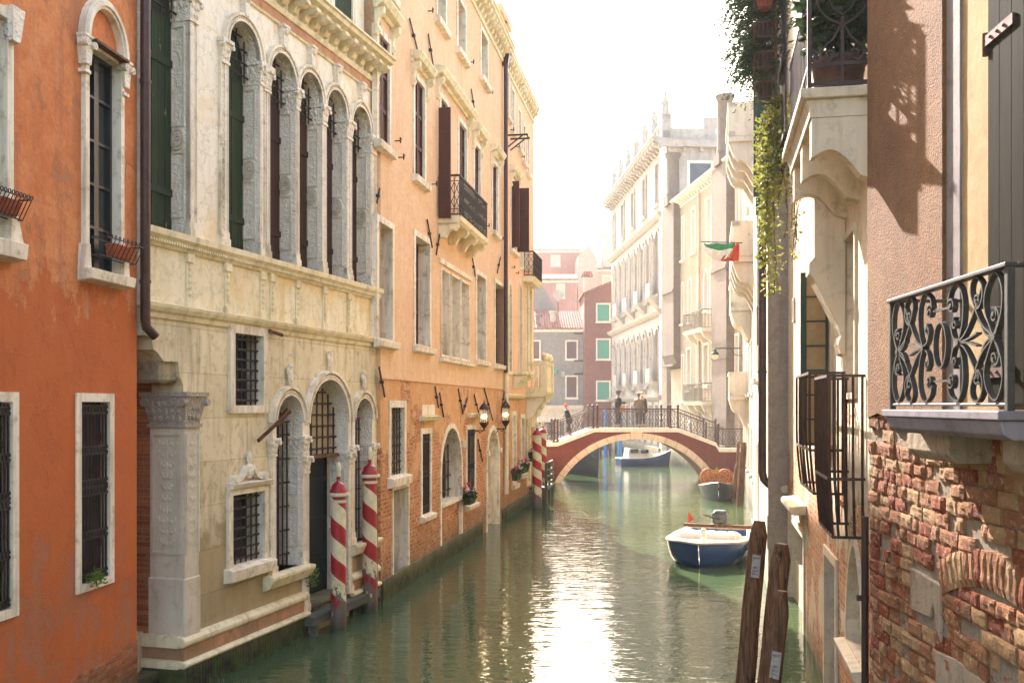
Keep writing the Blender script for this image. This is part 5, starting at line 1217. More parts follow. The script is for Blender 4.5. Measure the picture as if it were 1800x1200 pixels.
for c, (a, b) in zip(cols, rng):
    m = MB(); i0, i1 = 0, n
    vs = []; 
    for j in range(5):
        for i in range(n+1):
            bb = (a+(b-a)*j/4)
            if c == 'flag_red': s_ = .78+.22*i/n; a_ = p1.lerp(p0, s_); vs.append(tuple(a_+Vector((-.55*(j/4)*(1-i/n)*.6, .05*sin(i+j), -.52*(j/4)))))
            else: vs.append(tuple(Vector(fp(i*.86, bb*n))))
    m.add(vs, [(j*(n+1)+i, j*(n+1)+i+1, (j+1)*(n+1)+i+1, (j+1)*(n+1)+i) for j in range(4) for i in range(n)]); o = m.build('cloth', c, t, smooth='all')
    md = o.modifiers.new('s', 'SOLIDIFY'); md.thickness = .006
t = thing('street_lamp', 'green iron lamp on a wall bracket over the right end of the bridge', 'lamp', at(1302, 612, 46)); m = MB()
a = Vector((0, 0, 0)); b = at(1257, 612, 46)-at(1302, 612, 46)
m.tube([a, b], .03, 6); m.tube([(0, 0, -.35), (-.3, 0, -.28), (-.45, 0, -.02)], .02, 6); m.tube([b, b+Vector((0, 0, -.12))], .02, 6); m.build('bracket', 'shutter_dark', t)
m = MB(); m.lathe([(.02, .0), (.06, -.02), (.08, -.15), (.17, -.24), (.18, -.3)], b, 12); m.build('hood', 'shutter_dark', t); m = MB(); m.lathe([(.15, -.30), (.16, -.42), (.1, -.5), (.02, -.52)], b, 12); m.build('lamp_glass', 'stone_grey', t)

# ---------------------------------------------------------------- wooden mooring posts in front of the right bank
def post(label, top, bot, r, Y, group, sign=None, cutz=None):
    T_, B_ = at(*top, Y), at(*bot, Y); d = (T_-B_).normalized(); base = B_-d*((B_.z+.8)/d.z)
    t = thing('wooden_post', label, 'mooring post', (base.x, base.y, 0), 0, group); o = Vector((base.x, base.y, 0)); m = MB(); n = 16; pts = []; rr = []
    L = (T_-base).length
    k = 9
    for i in range(k+1): pts.append(base-o+d*(L*i/k)); rr.append(r*(1.08-.12*i/k)*(1 if i < k else .62))
    pts.insert(-1, base-o+d*(L-.2)); rr.insert(-1, r*.96)
    m.tube(pts, r, n, rr=rr)
    m.v = [tuple(Vector(v)+Vector((mnoise.noise(Vector(v)*6)*.018, mnoise.noise(Vector(v)*6+Vector((9, 9, 9)))*.018, 0))) for v in m.v]
    m.build('post', 'wood_old', t, smooth=True)
    if sign:
        c = T_.lerp(B_, sign[0])-o; sz = sign[1]; s = MB(); s.box(-.055, .055, -.006, .006, -sz, sz); so = s.build('sign', 'sign_white', t); so.location = c+Vector((sign[2], -r*1.0-.01, 0)); so.rotation_euler = (0, atan2(d.x, d.z), sign[3])
        for j, (tx, zz) in enumerate(sign[4]):
            cu = bpy.data.curves.new('lettering', 'FONT'); cu.body = tx; cu.size = .034; cu.align_x = 'CENTER'; cu.extrude = .0015; lo = bpy.data.objects.new('lettering', cu); COL.objects.link(lo); bpy.context.view_layer.update(); me = bpy.data.meshes.new_from_object(lo); bpy.data.objects.remove(lo); lo = bpy.data.objects.new('lettering', me); COL.objects.link(lo); me.materials.append(MAT['iron'])
            lo.parent = so; lo.location = (0, -.0085, sz*zz-.012); lo.rotation_euler = (R(90), 0, 0)
    return t
plain('sign_white', '#a9a39a', .6, b='#8b8378', sc=20)
post('tallest dark wooden mooring post, leaning left, with a weathered white sign', (1335, 915), (1310, 1200), .122, 13.2, 'old posts along the right wall', sign=(.27, .15, -.03, -.55, [('BENZ', .72), ('SSO', -.1), ('NTO', -.4), ('ISITO', -.7)]))
post('middle wooden post with a mossy pointed top, right of the tallest post', (1375, 955), (1349, 1200), .125, 12.6, 'old posts along the right wall')
post('shortest wooden post with a flat cut top and a blue-white sign low down', (1376, 1038), (1358, 1200), .095, 11.8, 'old posts along the right wall', sign=(.78, .16, -.02, -.5, [('BENZ', .72), ('SSO', -.1), ('NTO', -.4), ('ISITO', -.7)]))
for i, (tp, bt, r, Y, lb) in enumerate((((1298, 776), (1296, 850), .075, 43.5, 'thin straight pole behind the gondola, farthest of the bridge-end posts'), ((1308, 777), (1300, 892), .13, 38.5, 'thick leaning post beside the gondola, nearest of the bridge-end posts'), ((1297, 811), (1288, 880), .10, 41, 'shorter light brown post touching the gondola'), ((1303, 813), (1296, 880), .07, 42, 'slim post squeezed between the two thicker posts by the gondola'))):
    post(lb, tp, bt, r, Y, 'posts at the right end of the bridge')
# ---------------------------------------------------------------- bridge
plaster('bridge_red', '#66301f', '#753c2a', '#4c261c', d='#8d6b52', patch=.64, streak=.5, bump=.4, damp=1.0)
plaster('grey_wall', '#7c7872', '#8a857e', '#615d58', streak=.6, bump=.3, sc=.6)
plaster('redbrown_wall', '#74463a', '#7e5245', '#5d3a31', streak=.5, bump=.3, sc=.6)
plaster('rose_wall', '#a67b6c', '#b0887a', '#8f6b60', streak=.4, bump=.2, sc=.6); plaster('rose_pale', '#bd9a88', '#c6a594', '#a98675', streak=.4, bump=.2, sc=.6)
stone('palace_white', '#a19a90', '#aea79c', '#7d7468', bump=.2, grime=.7, sc=.5)
wood('teal', '#3f8a76', '#4a9682', bump=.2); wood('mauve', '#5a4240', '#664c49', bump=.2)
plain('blue_paint', '#1d6fae', .5, b='#2a7db8')
s = Nt('roof_tile'); x = s.sep(); wv = s.math('SINE', s.math('MULTIPLY', x[0], 26)); rows = s.math('FRACT', s.math('MULTIPLY', x[1], 2.6))
c_ = s.mix(s.ramp(s.noise(3, 8, .7), [(.35, 0), (.65, 1)]), lin('#8f4d38'), lin('#b3735a')); c_ = s.mix(s.ramp(wv, [(0, .5), (.5, 0)]), c_, lin('#5a3024'))
MAT['roof_tile'] = s.fin(c_, .9, s.bump(s.math('ADD', wv, rows), .8, .05))
YB = 50.0; bx = lambda px: (px-900)/35.0; bz = lambda py: CAMZ-(py-HZ)/35.0
br = thing('canal_bridge', 'arched red-plastered footbridge with stone arch ring and iron railings crossing the canal', 'bridge', (bx(1119), YB, 0)); cx0 = bx(1119)
def X_(px): return bx(px)-cx0
Rr, cz = 4.39, -2.18; ay = 3.3
ang = math.acos(3.85/Rr*1.0); arc = [(Rr*cos(a), cz+Rr*sin(a)) for a in [ang-.05+(pi-2*ang+.1)*i/28 for i in range(29)]]   # right to left
top = [(X_(925), bz(783)), (X_(980), bz(782)), (X_(1045), bz(757)), (X_(1192), bz(757)), (X_(1258), bz(782)), (X_(1264), bz(792)), (X_(1316), bz(792))]
m = MB(); poly = [(X_(925), -1)]+[(arc[-1][0], -1)]+arc[::-1]+[(arc[0][0], -1), (X_(1316), -1)]+top[::-1]
m.prism(poly, 0, ay); m.build('bridge_wall', 'bridge_red', br, weld=True)
m = MB(); n = 17; a0, a1 = ang-.04, pi-ang+.04
for i in range(n):
    b0 = a0+(a1-a0)*i/n+.002; b1 = a0+(a1-a0)*(i+1)/n-.002; t_ = Rr+.30+(.05 if i == n//2 else 0); q = []
    for k in range(4): a = b0+(b1-b0)*k/3; q.append((t_*cos(a), cz+t_*sin(a)))
    for k in range(4): a = b1-(b1-b0)*k/3; q.append(((Rr-.012)*cos(a), cz+(Rr-.012)*sin(a)))
    m.prism(q, -.035, .5)
m.build('arch_ring', 'weathered', br, bevel=.012)
def strip(name, pts, th, y0, y1, mat, h=.0):
    m = MB()
    for (a, b) in zip(pts[:-1], pts[1:]): m.hull8([(a[0], y0, a[1]-th), (b[0], y0, b[1]-th), (b[0], y1, b[1]-th), (a[0], y1, a[1]-th), (a[0], y0, a[1]+h), (b[0], y0, b[1]+h), (b[0], y1, b[1]+h), (a[0], y1, a[1]+h)])
    return m.build(name, mat, br)
cop = [(p[0], p[1]+.14) for p in top]
for y0, y1 in ((-.07, .3), (ay-.3, ay+.07)): strip('coping', cop, .2, y0, y1, 'istrian')
strip('deck', [(p[0], p[1]+.02) for p in top], .05, .3, ay-.3, 'weathered')
m = MB()
for sg in (0, 1):
    a, b = (top[1], top[2]) if sg == 0 else (top[4], top[3])
    for i in range(6):
        x0 = a[0]+(b[0]-a[0])*i/6; x1 = b[0]; z = a[1]+(b[1]-a[1])*(i+1)/6; m.box(min(x0, x0+(b[0]-a[0])/6), max(x0, x0+(b[0]-a[0])/6), .31, ay-.31, z-.3, z+.05)
m.build('step', 'istrian', br)
def bridge_rail(y):
    rail = [(X_(925), bz(783)+.14), (X_(977), bz(783)+.14)], [(X_(980), bz(782)+.14), (X_(1045), bz(757)+.14)], [(X_(1049), bz(757)+.14), (X_(1190), bz(757)+.14)], [(X_(1193), bz(757)+.14), (X_(1258), bz(782)+.14)], [(X_(1261), bz(792)+.14), (X_(1314), bz(792)+.14)]
    rl = MB(); h = .96
    for (a, b) in rail:
        hh = h if a[1] != b[1] or a[0] == X_(1049) else h+.0
        n = max(2, round((b[0]-a[0])/.3)); P_ = lambda t, v: (a[0]+(b[0]-a[0])*t, y, a[1]+(b[1]-a[1])*t+v)
        for v, w_ in ((.06, .03), (hh, .05), (hh-.13, .018), (.2, .018)): rl.bar(P_(0, v), P_(1, v), w_)
        for i in range(n):
            t0, t1 = i/n, (i+1)/n; tm = (t0+t1)/2
            rl.bar(P_(t0, 0), P_(t0, hh), .026)
            for k in (0, 1):
                ta, tb = (t0, t1) if k == 0 else (t1, t0)
                rl.bar(P_(ta, .2), P_(tm, .5), .014); rl.bar(P_(tm, .5), P_(tb, hh-.13), .014) if False else rl.bar(P_(ta, .2), P_(tb, hh-.13), .014)
                rl.bar(P_(tm, .2), P_(ta, .52), .012); rl.bar(P_(ta, .52), P_(tm, hh-.13), .012)
            for v in (.13, hh-.065): rl.ribbon([(P_(tm, 0)[0]+.05*cos(q*pi/4), P_(tm, v)[2]+.05*sin(q*pi/4)) for q in range(9)], .012, y-.01, y+.01); rl.ribbon([(P_(t0, 0)[0]+.07+.03*cos(q*pi/4), P_(t0, v)[2]+.03*sin(q*pi/4)) for q in range(9)], .01, y-.01, y+.01)
    o = rl.build('railing', 'iron_brown', br)
    for px, py in ((974, 783), (980, 782), (1043, 757), (1050, 757), (1179, 757), (1192, 757), (1258, 782), (1263, 790)):
        m = MB(); z = bz(py)+.12; m.lathe([(.09, 0), (.09, .08), (.055, .12), (.05, 1.0), (.065, 1.02), (.05, 1.06), (.075, 1.12), (.05, 1.19), (.005, 1.21)], (X_(px), y, z), 10); m.build('rail_post', 'iron_brown', o)
bridge_rail(.1); bridge_rail(ay-.1)

# ---------------------------------------------------------------- left quay beyond the corner palace and the far quay
m = MB(); m.prism([(-60, 41.5), (1.3, 41.5), (1.75, 50.0), (1.75, 53.5), (2.3, 89), (30, 88.2), (30, 140), (-60, 140)], -1, 1.05, 'z'); q = m.build('quay', 'weathered', None); tag(q, kind='structure')
m = MB(); m.prism([(-70, -12), (-6.2, -12), (-5.4, 9.8), (-4.95, 12.6), (-5.1, 14), (-3.2, 20), (-.4, 36), (1.0, 41.4), (-70, 41.4)], -1, .8, 'z'); q = m.build('ground', 'weathered', None); tag(q, kind='structure')
m = MB(); m.prism([(2.9, -12), (80, -12), (80, 88), (9.8, 88), (11.0, 70), (10.9, 66), (12.2, 52), (11.9, 50), (7.5, 28.2), (5.9, 21.2), (4.0, 10.4)], -1, .8, 'z'); q = m.build('ground', 'weathered', None); tag(q, kind='structure')

# ---------------------------------------------------------------- cream house past the bridge
FD = Front((11.88, 52), -.095, 1); uD = FD.u(1180)
D = House('cream_house', 'tall cream house right of the bridge with two round chimneys and iron balconies', 'house', FD, 0, uD, -1, 17, 7, 'cream_wall')
def WD(a, c, yt, yb, **k):
    k = dict(dict(fm='istrian', fw=.13, dep=.30, back='dark', style='none', sill=.08), **k); a, c = FD.u(c), FD.u(a); m_ = FD.u(0)
    px = 900+FOC*(FD.world((a+c)/2, 0, 0).x/FD.world((a+c)/2, 0, 0).y); return D.win(a, c, FD.z(px, yb), FD.z(px, yt), **k)
for a, c, yt, yb in ((1199, 1202.5, 383, 456), (1216, 1222, 368, 443), (1243, 1250, 350, 428), (1295, 1299, 300, 400)): WD(a, c, yt, yb, back='stone_grey', style='louver')
for a, c, yt, yb in ((1198.5, 1202, 498, 568), (1210.5, 1215, 491, 565), (1226, 1230, 482, 545), (1238, 1244, 476, 545), (1249, 1254, 471, 545)): WD(a, c, yt, yb, arch='pointed' if a > 1236 else 'round', sill=.06)
for a, c, yt, yb in ((1199, 1202, 626, 704), (1208, 1214, 614, 684), (1225, 1229.5, 609, 676), (1237, 1245, 606, 676), (1293, 1298, 590, 700)): WD(a, c, yt, yb)
for a, c in ((1270, 1277), (1212, 1218)): WD(a, c, 742, 800, back='dark')
D.finish(); D.cornice(0, uD, 17.1, out=.5, h=.2, step=.55, bw=.2, bh=.3, mat='istrian')
for pa, pb, py0, corb in ((1265, 1291, 168, None), (1172.5, 1196, 272, 625)):
    ua, ub = FD.u(pb), min(FD.u(pa), uD+.6); zt = FD.z((pa+pb)/2, py0); m = D.mb(); zb = -1 if corb is None else FD.z(1185, corb)
    m.box(ua, ub, -.1, .45, zb, 16.85); m.box(ua-.08, ub+.08, -.1, .53, 11.2, 11.35); m.box(ua-.05, ub+.05, -.1, .5, 6.4, 6.55)
    if corb: m.prism([(0, zb-.9), (.2, zb-.7), (.5, zb), (0, zb)], ua, ub, 'x')
    st = m.build('chimney_breast', 'chimney_grey_shade', D.root)  # breast takes the dark chimney plaster; its shading is put into the colour
    m = MB(D.T); c = ((ua+ub)/2, .1, 0); r = .42; m.box(c[0]-.5, c[0]+.5, -.45, .6, 16.9, 17.5)
    m.lathe([(r*1.1, 17.5), (r*1.12, 17.7), (r, 17.8), (r*.97, zt-.35), (r*1.05, zt-.3), (r*1.22, zt-.15), (r*1.25, zt), (r*.9, zt+.02)], c, 16); m.build('chimney', 'chimney_grey_shade', st, smooth=True)
m = D.mb(); u = FD.u(1230.5); m.tube([(u, .1, 0), (u, .1, 16.8)], .07, 8); m.build('drainpipe', 'stone_grey', D.root)
for y in (580, 706):
    ua, ub = FD.u(1256), FD.u(1222); zf = FD.z(1240, y); q = D.mb(); q.prism([(0, zf-.2), (.7, zf-.2), (.8, zf), (0, zf)], ua, ub, 'x'); q = q.build('balcony', 'istrian', D.root)
    for i in range(3): u = ua+.3+i*(ub-ua-.8)/2; m = D.mb(); m.prism([(0, zf-.201), (.65, zf-.201), (.5, zf-.5), (.2, zf-.65), (0, zf-.9)], u, u+.22, 'x'); m.build('bracket', 'istrian', q)
    iron_rail(D, q, [(ua, .02), (ua, .72), (ub, .72), (ub, .02)], zf+.05, zf+1.05, .16, pat=False, mat='iron_grey', r=.014)
m = D.mb(); m.box(0, uD, -.02, .14, -1, 1.0); m.build('tidal_footing', 'wet_stone', D.root)

# ---------------------------------------------------------------- white palace
FP = Front((10.6, 70), -.06, 1); uP = FP.u(1075)
Q = House('white_palace', 'hazy white stone palace with rows of tall windows and statues along its roof', 'palace', FP, 0, uP, -1, 22.4, 9, 'palace_white')
fl = ((1.4, 3.9), (5.6, 9.4), (11.9, 16.4), (18.4, 21.2)); n = 9
for k, (z0, z1) in enumerate(fl):
    for i in range(n):
        u = 1.6+i*(uP-3.2)/(n-1)-.5
        if k == 3 and i % 2: continue
        Q.win(u, u+1.0, z0, z1, arch='round' if k in (1, 2) else 'flat', fw=.22, pr=.12, dep=.5, back='glass', style='none', fm='palace_white', sill=.1)
Q.finish()
for k, (z0, z1) in enumerate(fl[1:3]):
    for i in range(n-1):
        for d in (.32, .68):
            u = 1.6+(i+d)*(uP-3.2)/(n-1); m = Q.mb(); m.lathe([(.2, z0-.5), (.15, z0-.3), (.13, z1-.9), (.22, z1-.55), (.22, z1-.45)], (u, .18, 0), 8); m.build('column', 'palace_white', Q.root)
for z in (4.55, 10.6, 17.4): Q.mould([(0, z-.35), (.2, z-.3), (.4, z-.1), (.45, z+.05), (0, z+.12)], -.3, uP, 'string_course', 'palace_white')
for z in (5.6, 11.7):
    for i in range(0, n-1, 2):
        u = 1.6+i*(uP-3.2)/(n-1); m = Q.mb(); m.prism([(0, z-.9), (.3, z-.6), (.75, z-.15), (.8, z), (0, z)], u-.7, u+.7, 'x'); m.box(u-.7, u+.7, .7, .78, z, z+.9); m.build('balcony', 'palace_white', Q.root)
Q.cornice(-.4, uP, 22.7, out=.9, h=.4, step=.9, bw=.4, bh=.5, mat='palace_white')
m = Q.mb(); m.box(-.35, .35, -.2, .16, -1, 22); 
for i in range(18): m.box(-.02, .6, -.5-.25*(i % 2)*0, .10, i*1.2, i*1.2+.6)
m.build('quoins', 'istrian', Q.root)
m = Q.mb(); m.box(-.06, -.001, -8.9, .0, -.9, 22.3); m.box(-.45, -.06, -8.9, .4, 22.0, 22.5)
for i in range(8): m.box(-.3, -.06, -8.6+i*1.15, -8.35+i*1.15, 21.7, 22.0)
m.box(0, .5, -8.9, -5.6, 22.5, 24.0); m.box(0, .5, -3.8, -.2, 22.5, 23.4); m.box(0, .5, -5.6, -3.8, 22.5, 23.1); m.box(0, .6, -3.9, -2.9, 23.4, 24.2); m.box(-.1, .6, -.6, .1, 22.5, 24.4); m.build('end_parapet', 'palace_white', Q.root)
m = Q.mb()
for z0 in (19.0,): m.ring([(-3.4, z0), (-1.9, z0), (-1.9, z0+1.9), (-3.4, z0+1.9)], [(-3.6, z0-.2), (-1.7, z0-.2), (-1.7, z0+2.1), (-3.6, z0+2.1)], -.1, -.06)
mm = MB(lambda a, b, c: (b, a, c)); mm.ring([(-3.4, 19), (-1.9, 19), (-1.9, 20.9), (-3.4, 20.9)], [(-3.6, 18.8), (-1.7, 18.8), (-1.7, 21.1), (-3.6, 21.1)], -.14, -.06); fw_ = mm.build('window', 'istrian', Q.root); mm = MB(lambda a, b, c: (b, a, c)); mm.box(-3.4, -1.9, -.09, -.07, 19, 20.9); mm.build('pane', 'glass', fw_)
for z in (6, 10.5, 13.5, 17):
    mm = MB(lambda a, b, c: (b, a, c)); mm.box(-1.6, -.9, -.09, -.07, z, z+1.2); mm.build('pane', 'glass', Q.root)
m = Q.mb(); m.box(-.1, uP, -.5, .0, 22.7, 23.2)
for i in range(22): u = .4+i*(uP-.8)/21; m.box(u-.12, u+.12, -.35, -.1, 23.2, 23.9)
m.box(-.1, uP, -.4, -.05, 23.9, 24.05); m.build('roof_balustrade', 'palace_white', Q.root)
for i in range(7):
    u = .2+i*(uP-.4)/6; m = Q.mb(); h = 1.0 if i else 1.6; z = 24.05
    m.box(u-.3, u+.3, -.5, .05, z, z+.3); m.lathe([(.26, .3), (.3, .7), (.2, 1.1), (.3, 1.45), (.24, 1.7), (.1, 1.8), (.08, 1.88), (.14, 2.0), (.13, 2.15), (.02, 2.25)], (u, -.22, z), 8)
    m.tube([(u-.2, -.22, z+1.6), (u-.45, -.2, z+1.3), (u-.4, -.1, z+1.7)], .07, 5); m.tube([(u+.2, -.22, z+1.6), (u+.4, -.2, z+1.9), (u+.45, -.1, z+2.4)], .06, 5); st_ = m.build('statue', 'palace_white', Q.root); st_.scale = (1, 1, .75); st_.location = (0, 0, .25*24.05)
m = Q.mb(); m.lathe([(.3, 0), (.3, .6), (.15, .8), (.12, 1.5), (.02, 2.0)], (.1, -.2, 24.3), 6); m.build('pinnacle', 'palace_white', Q.root)
m = Q.mb(); m.box(0, uP, -.02, .3, -1, .9); m.build('tidal_footing', 'wet_stone', Q.root)

# ---------------------------------------------------------------- houses closing the view: fronts face the eye, local x to the right
def face(name, label, px0, px1, ytop, Y, depth, mat, wins=(), roof=None, ybot=None, toppts=None, wmat='mauve'):
    o = at(px0, HZ, Y); t = thing(name, label, 'house', (o.x, Y, 0)); k = Y/FOC
    xx = lambda p: (p-px0)*k; zz = lambda p: CAMZ-(p-HZ)*k; zb = .9 if ybot is None else zz(ybot)
    outer = [(0, zb), (xx(px1), zb)]+([(xx(a), zz(b)) for a, b in toppts] if toppts else [(xx(px1), zz(ytop)), (0, zz(ytop))]); holes = []; W_ = []
    for (a, c, y0, y1) in wins: W_.append((xx(a), xx(c), zz(y1), zz(y0))); holes.append(outline(xx(a)-.06, xx(c)+.06, zz(y1)-.06, zz(y0)+.06))
    m = MB(); V, F = holed(outer, holes)
    m.add([(v.x, 0, v.y) for v in V], F); n = len(outer)
    m.add([(p[0], 0, p[1]) for p in outer]+[(p[0], depth, p[1]) for p in outer], [(i, (i+1) % n, n+(i+1) % n, n+i) for i in range(n)]+[tuple(range(n, 2*n))]); m.build('wall', mat, t, weld=True)
    for a, c, z0, z1 in W_:
        m = MB(); m.ring(outline(a, c, z0, z1), outline(a-.13, c+.13, z0-.13, z1+.13), .2, -.05); m.box(a-.2, c+.2, -.14, .0, z0-.2, z0-.13); f = m.build('window', 'istrian', t)
        m = MB(); m.box(a-.01, c+.01, .12, .2, z0-.01, z1+.01)
        for i in range(2): g = (c-a)/2; m.box(a+i*g+.02, a+(i+1)*g-.02, .08, .12, z0+.02, z1-.02)
        m.build('shutter', wmat, f)
    if roof:
        m = MB(); z0, dy, dz = zz(ytop), roof[0], roof[1]; x0, x1 = -.3, xx(px1)+.3
        m.hull8([(x0, -.35, z0-.05), (x1, -.35, z0-.05), (x1, dy, z0-.05+dz), (x0, dy, z0-.05+dz), (x0, -.35, z0+.1), (x1, -.35, z0+.1), (x1, dy, z0+.12+dz), (x0, dy, z0+.12+dz)]); m.build('roof', 'roof_tile', t)
        m = MB(); m.box(x0, x1, -.2, 0, z0-.3, z0-.051)
        for i in range(int((x1-x0)/.7)): m.box(x0+.2+i*.7, x0+.4+i*.7, -.3, -.2, z0-.25, z0-.055)
        m.build('eaves', 'istrian', t)
    return t, xx, zz
g, xx, zz = face('grey_house', 'grey house with red tiled roof and brown shutters closing the canal view', 920, 1030, 578, 95, 6, 'grey_wall', [(938, 948, 600, 630), (996, 1013.5, 600, 630), (996, 1013.5, 662, 698), (938, 948, 662, 698)], roof=(6, 2.2))
m = MB(); z = zz(712); m.box(0, xx(1030), -.5, 0, z-.35, z); m.box(0, xx(1030), -.08, 0, z-1.6, z-.35); m.build('shop_fascia', 'stone_grey', g)
for a, c in ((944, 962), (972, 984), (990, 1022)):
    m = MB(); m.box(xx(a), xx(c), -.1, -.081, .9, zz(722)); 
    sh = m.build('shop_shutter', 'stone_grey', g); m = MB(); w_ = (xx(c)-xx(a)); k = int(w_/.2)
    for i in range(k): x = xx(a)+(i+.5)*w_/k; m.bar((x-.08, -.12, 1.1), (x+.08, -.12, zz(724)), .03); m.bar((x+.08, -.12, 1.1), (x-.08, -.12, zz(724)), .03)
    m.build('lattice', 'istrian', sh)
m = MB()
for y in (586, 634, 657): m.box(xx(1009), xx(1031), -.2, 0, zz(y)-.08, zz(y)+.08)
m.build('iron_tie', 'iron', g)
m = MB(); m.lathe([(.3, zz(566)), (.28, zz(548)), (.42, zz(546)), (.42, zz(543))], (xx(974), 2.0, 0), 10); m.build('chimney', 'stone_grey', g); m = MB(); m.box(xx(942), xx(950), 1, 2, zz(575), zz(553)); m.box(xx(941), xx(954), .8, 2.2, zz(553), zz(551)); m.build('chimney', 'grey_wall', g)
r_, xx, zz = face('red_house', 'narrow dark red house with bright teal shutters next to the white palace', 1027, 1079, 500, 93.5, 7, 'redbrown_wall', [(1050, 1071, 535, 564), (1050, 1071, 597, 630), (1050, 1071, 671, 702)], toppts=[(1079, 494), (1027, 517)], wmat='teal')
m = MB(); m.hull8([(-.2, -.4, zz(518)), (xx(1080), -.4, zz(495)), (xx(1080), 7, zz(495)), (-.2, 7, zz(518)), (-.2, -.4, zz(515)), (xx(1080), -.4, zz(492)), (xx(1080), 7, zz(492)), (-.2, 7, zz(515))]); m.build('roof', 'roof_tile', r_)
face('rose_house', 'rose coloured house with a tiled roof highest above the far roofs', 930, 1022, 440, 118, 8, 'rose_wall', [(970, 983, 450, 466)], roof=(6, 1.2), ybot=560, wmat='stone_grey')
face('peach_gable_house', 'pale pink gabled house behind the red house', 1016, 1048, 432, 112, 8, 'rose_pale', [(979+40, 1032, 505, 522)] if False else [], ybot=560, toppts=[(1050, 452), (1033, 430), (1016, 450)])
face('terrace_house', 'rose house with a roof terrace below the highest tiled roof', 925, 1012, 492, 108, 6, 'rose_wall', [(980, 991, 501, 522)], roof=(3, .9), ybot=590, wmat='stone_grey')
m = MB(); o = at(925, HZ, 110); 
face('low_gable_house', 'pale grey gable above the grey house roof', 938, 975, 500, 101, 5, 'grey_wall', [], ybot=590, toppts=[(978, 543), (950, 497), (938, 500)])
face('dormer_house', 'small tiled house between the rose houses and the palace', 1046, 1084, 473, 115, 6, 'rose_pale', [(1060, 1072, 485, 500)], roof=(5, 1.6), ybot=560, wmat='stone_grey')
t = thing('brick_chimney', 'big flared chimney against the sky beside the white palace', 'chimney', at(1068, HZ, 116)-Vector((0, 0, CAMZ))); z_ = lambda y: CAMZ-(y-HZ)*116/FOC
m = MB(); m.lathe([(.9, 10), (.75, z_(450)), (.7, z_(420)), (.95, z_(413)), (.95, z_(409)), (.8, z_(409))], (0, 0, 0), 8); m.build('stack', 'stone_grey', t)
t = thing('roof_chimney', 'slender stack with a little tiled hood on the far rooftops', 'chimney', at(1032, HZ, 103)-Vector((0, 0, CAMZ))); z_ = lambda y: CAMZ-(y-HZ)*103/FOC
m = MB(); m.box(-.35, .35, -.35, .35, z_(545), z_(488)); m.build('stack', 'rose_pale', t); m = MB(); m.hull8([(-.6, -.6, z_(486)), (.6, -.6, z_(486)), (.6, .6, z_(486)), (-.6, .6, z_(486)), (-.4, -.4, z_(478)), (.4, -.4, z_(478)), (.4, .4, z_(478)), (-.4, .4, z_(478))]); m.build('tile_hood', 'roof_tile', t)
t = thing('antenna_mast', 'white square aerial panel on a mast above the grey house', 'antenna', at(981, HZ, 98)-Vector((0, 0, CAMZ))); z_ = lambda y: CAMZ-(y-HZ)*98/FOC
m = MB(); m.tube([(0, 0, z_(575)), (0, 0, z_(518))], .05, 6); m.build('mast', 'iron_grey', t); m = MB(); m.prism([(-.6, z_(519)), (0, z_(531)), (.6, z_(519)), (0, z_(508))], -.05, .03); m.build('panel', 'palace_white', t)
t = thing('wall_lamp', 'small teal lamp on the wall of the grey house', 'lamp', at(977, 654, 94.6)); m = MB(); m.lathe([(.02, .3), (.15, .2), (.3, -.05), (.28, -.12)], (0, -.4, 0), 10); m.tube([(0, .4, .2), (0, -.4, .35)], .04, 5); m.build('shade', 'teal', t); m = MB(); m.box(.5, .85, .1, .38, -.4, .1); m.build('junction_box', 'palace_white', t)

# ---------------------------------------------------------------- boats
def hull(par, L, B, H, mats, sheer=.12, bow=.8, deck=.16, full=.5, stern=.8, keel=-.25, floor=.05):
    """open boat, bow to +x: shell, rubbing strake, inner skin"""
    n = 22; k = 7; st = []
    for i in range(n+1):
        t = i/n; x = -L/2+L*t; b = B/2*(stern+(1-stern)*min(1, t/.35)) if t < .35 else B/2*(1-((t-.35)/.65)**(2.2+full))**.72 if t < 1 else .012
        b = max(b, .012); zt = H+sheer*((t-.3)/.7)**2 if t > .3 else H; kz = keel*(1-max(0, (t-.7)/.3)**2*1.0)+(zt*.0); st.append((x, b, zt, kz))
    def sec(x, b, zt, kz, off=0, fl=None):
        p = []
        for j in range(-k, k+1):
            a = abs(j)/k; y = (b-off)*(1-(1-a)**2.4)**.8*(.82+.18*a); z = kz+(zt-kz)*a**1.7
            if fl is not None: z = max(z, fl)
            p.append((x, y if j > 0 else -y, z))
        return p
    m = MB(); vs = []; K = 2*k+1
    for i, q in enumerate(st): vs += [(x+(.10*B*((z-q[3])/(q[2]-q[3]+.01)) if i == n else 0), y, z) for x, y, z in sec(*q)]
    m.add(vs, [(i*K+j, i*K+j+1, (i+1)*K+j+1, (i+1)*K+j) for i in range(n) for j in range(K-1)]+[tuple(range(K))[::-1]]); m.build('hull', mats[0], par, smooth=True)
    m = MB(); vs = []
    for i, q in enumerate(st[:-1]): vs += sec(q[0]+.03*(i == 0), max(q[1], .05), q[2]-.0, q[3]+.06, off=.045, fl=floor)
    m.add(vs, [(i*K+j, i*K+j+1, (i+1)*K+j+1, (i+1)*K+j) for i in range(n-1) for j in range(K-1)]); m.build('inner_skin', mats[1], par, smooth=True)
    m = MB()
    for sg in (-1, 1): m.tube([(q[0]+(.1*B if i == n else 0), sg*q[1], q[2]) for i, q in enumerate(st)], .03, 6)
    m.tube([(st[0][0], -st[0][1], H), (st[0][0], st[0][1], H)], .03, 6); m.build('rubbing_strake', mats[2], par, smooth=True)
    return st
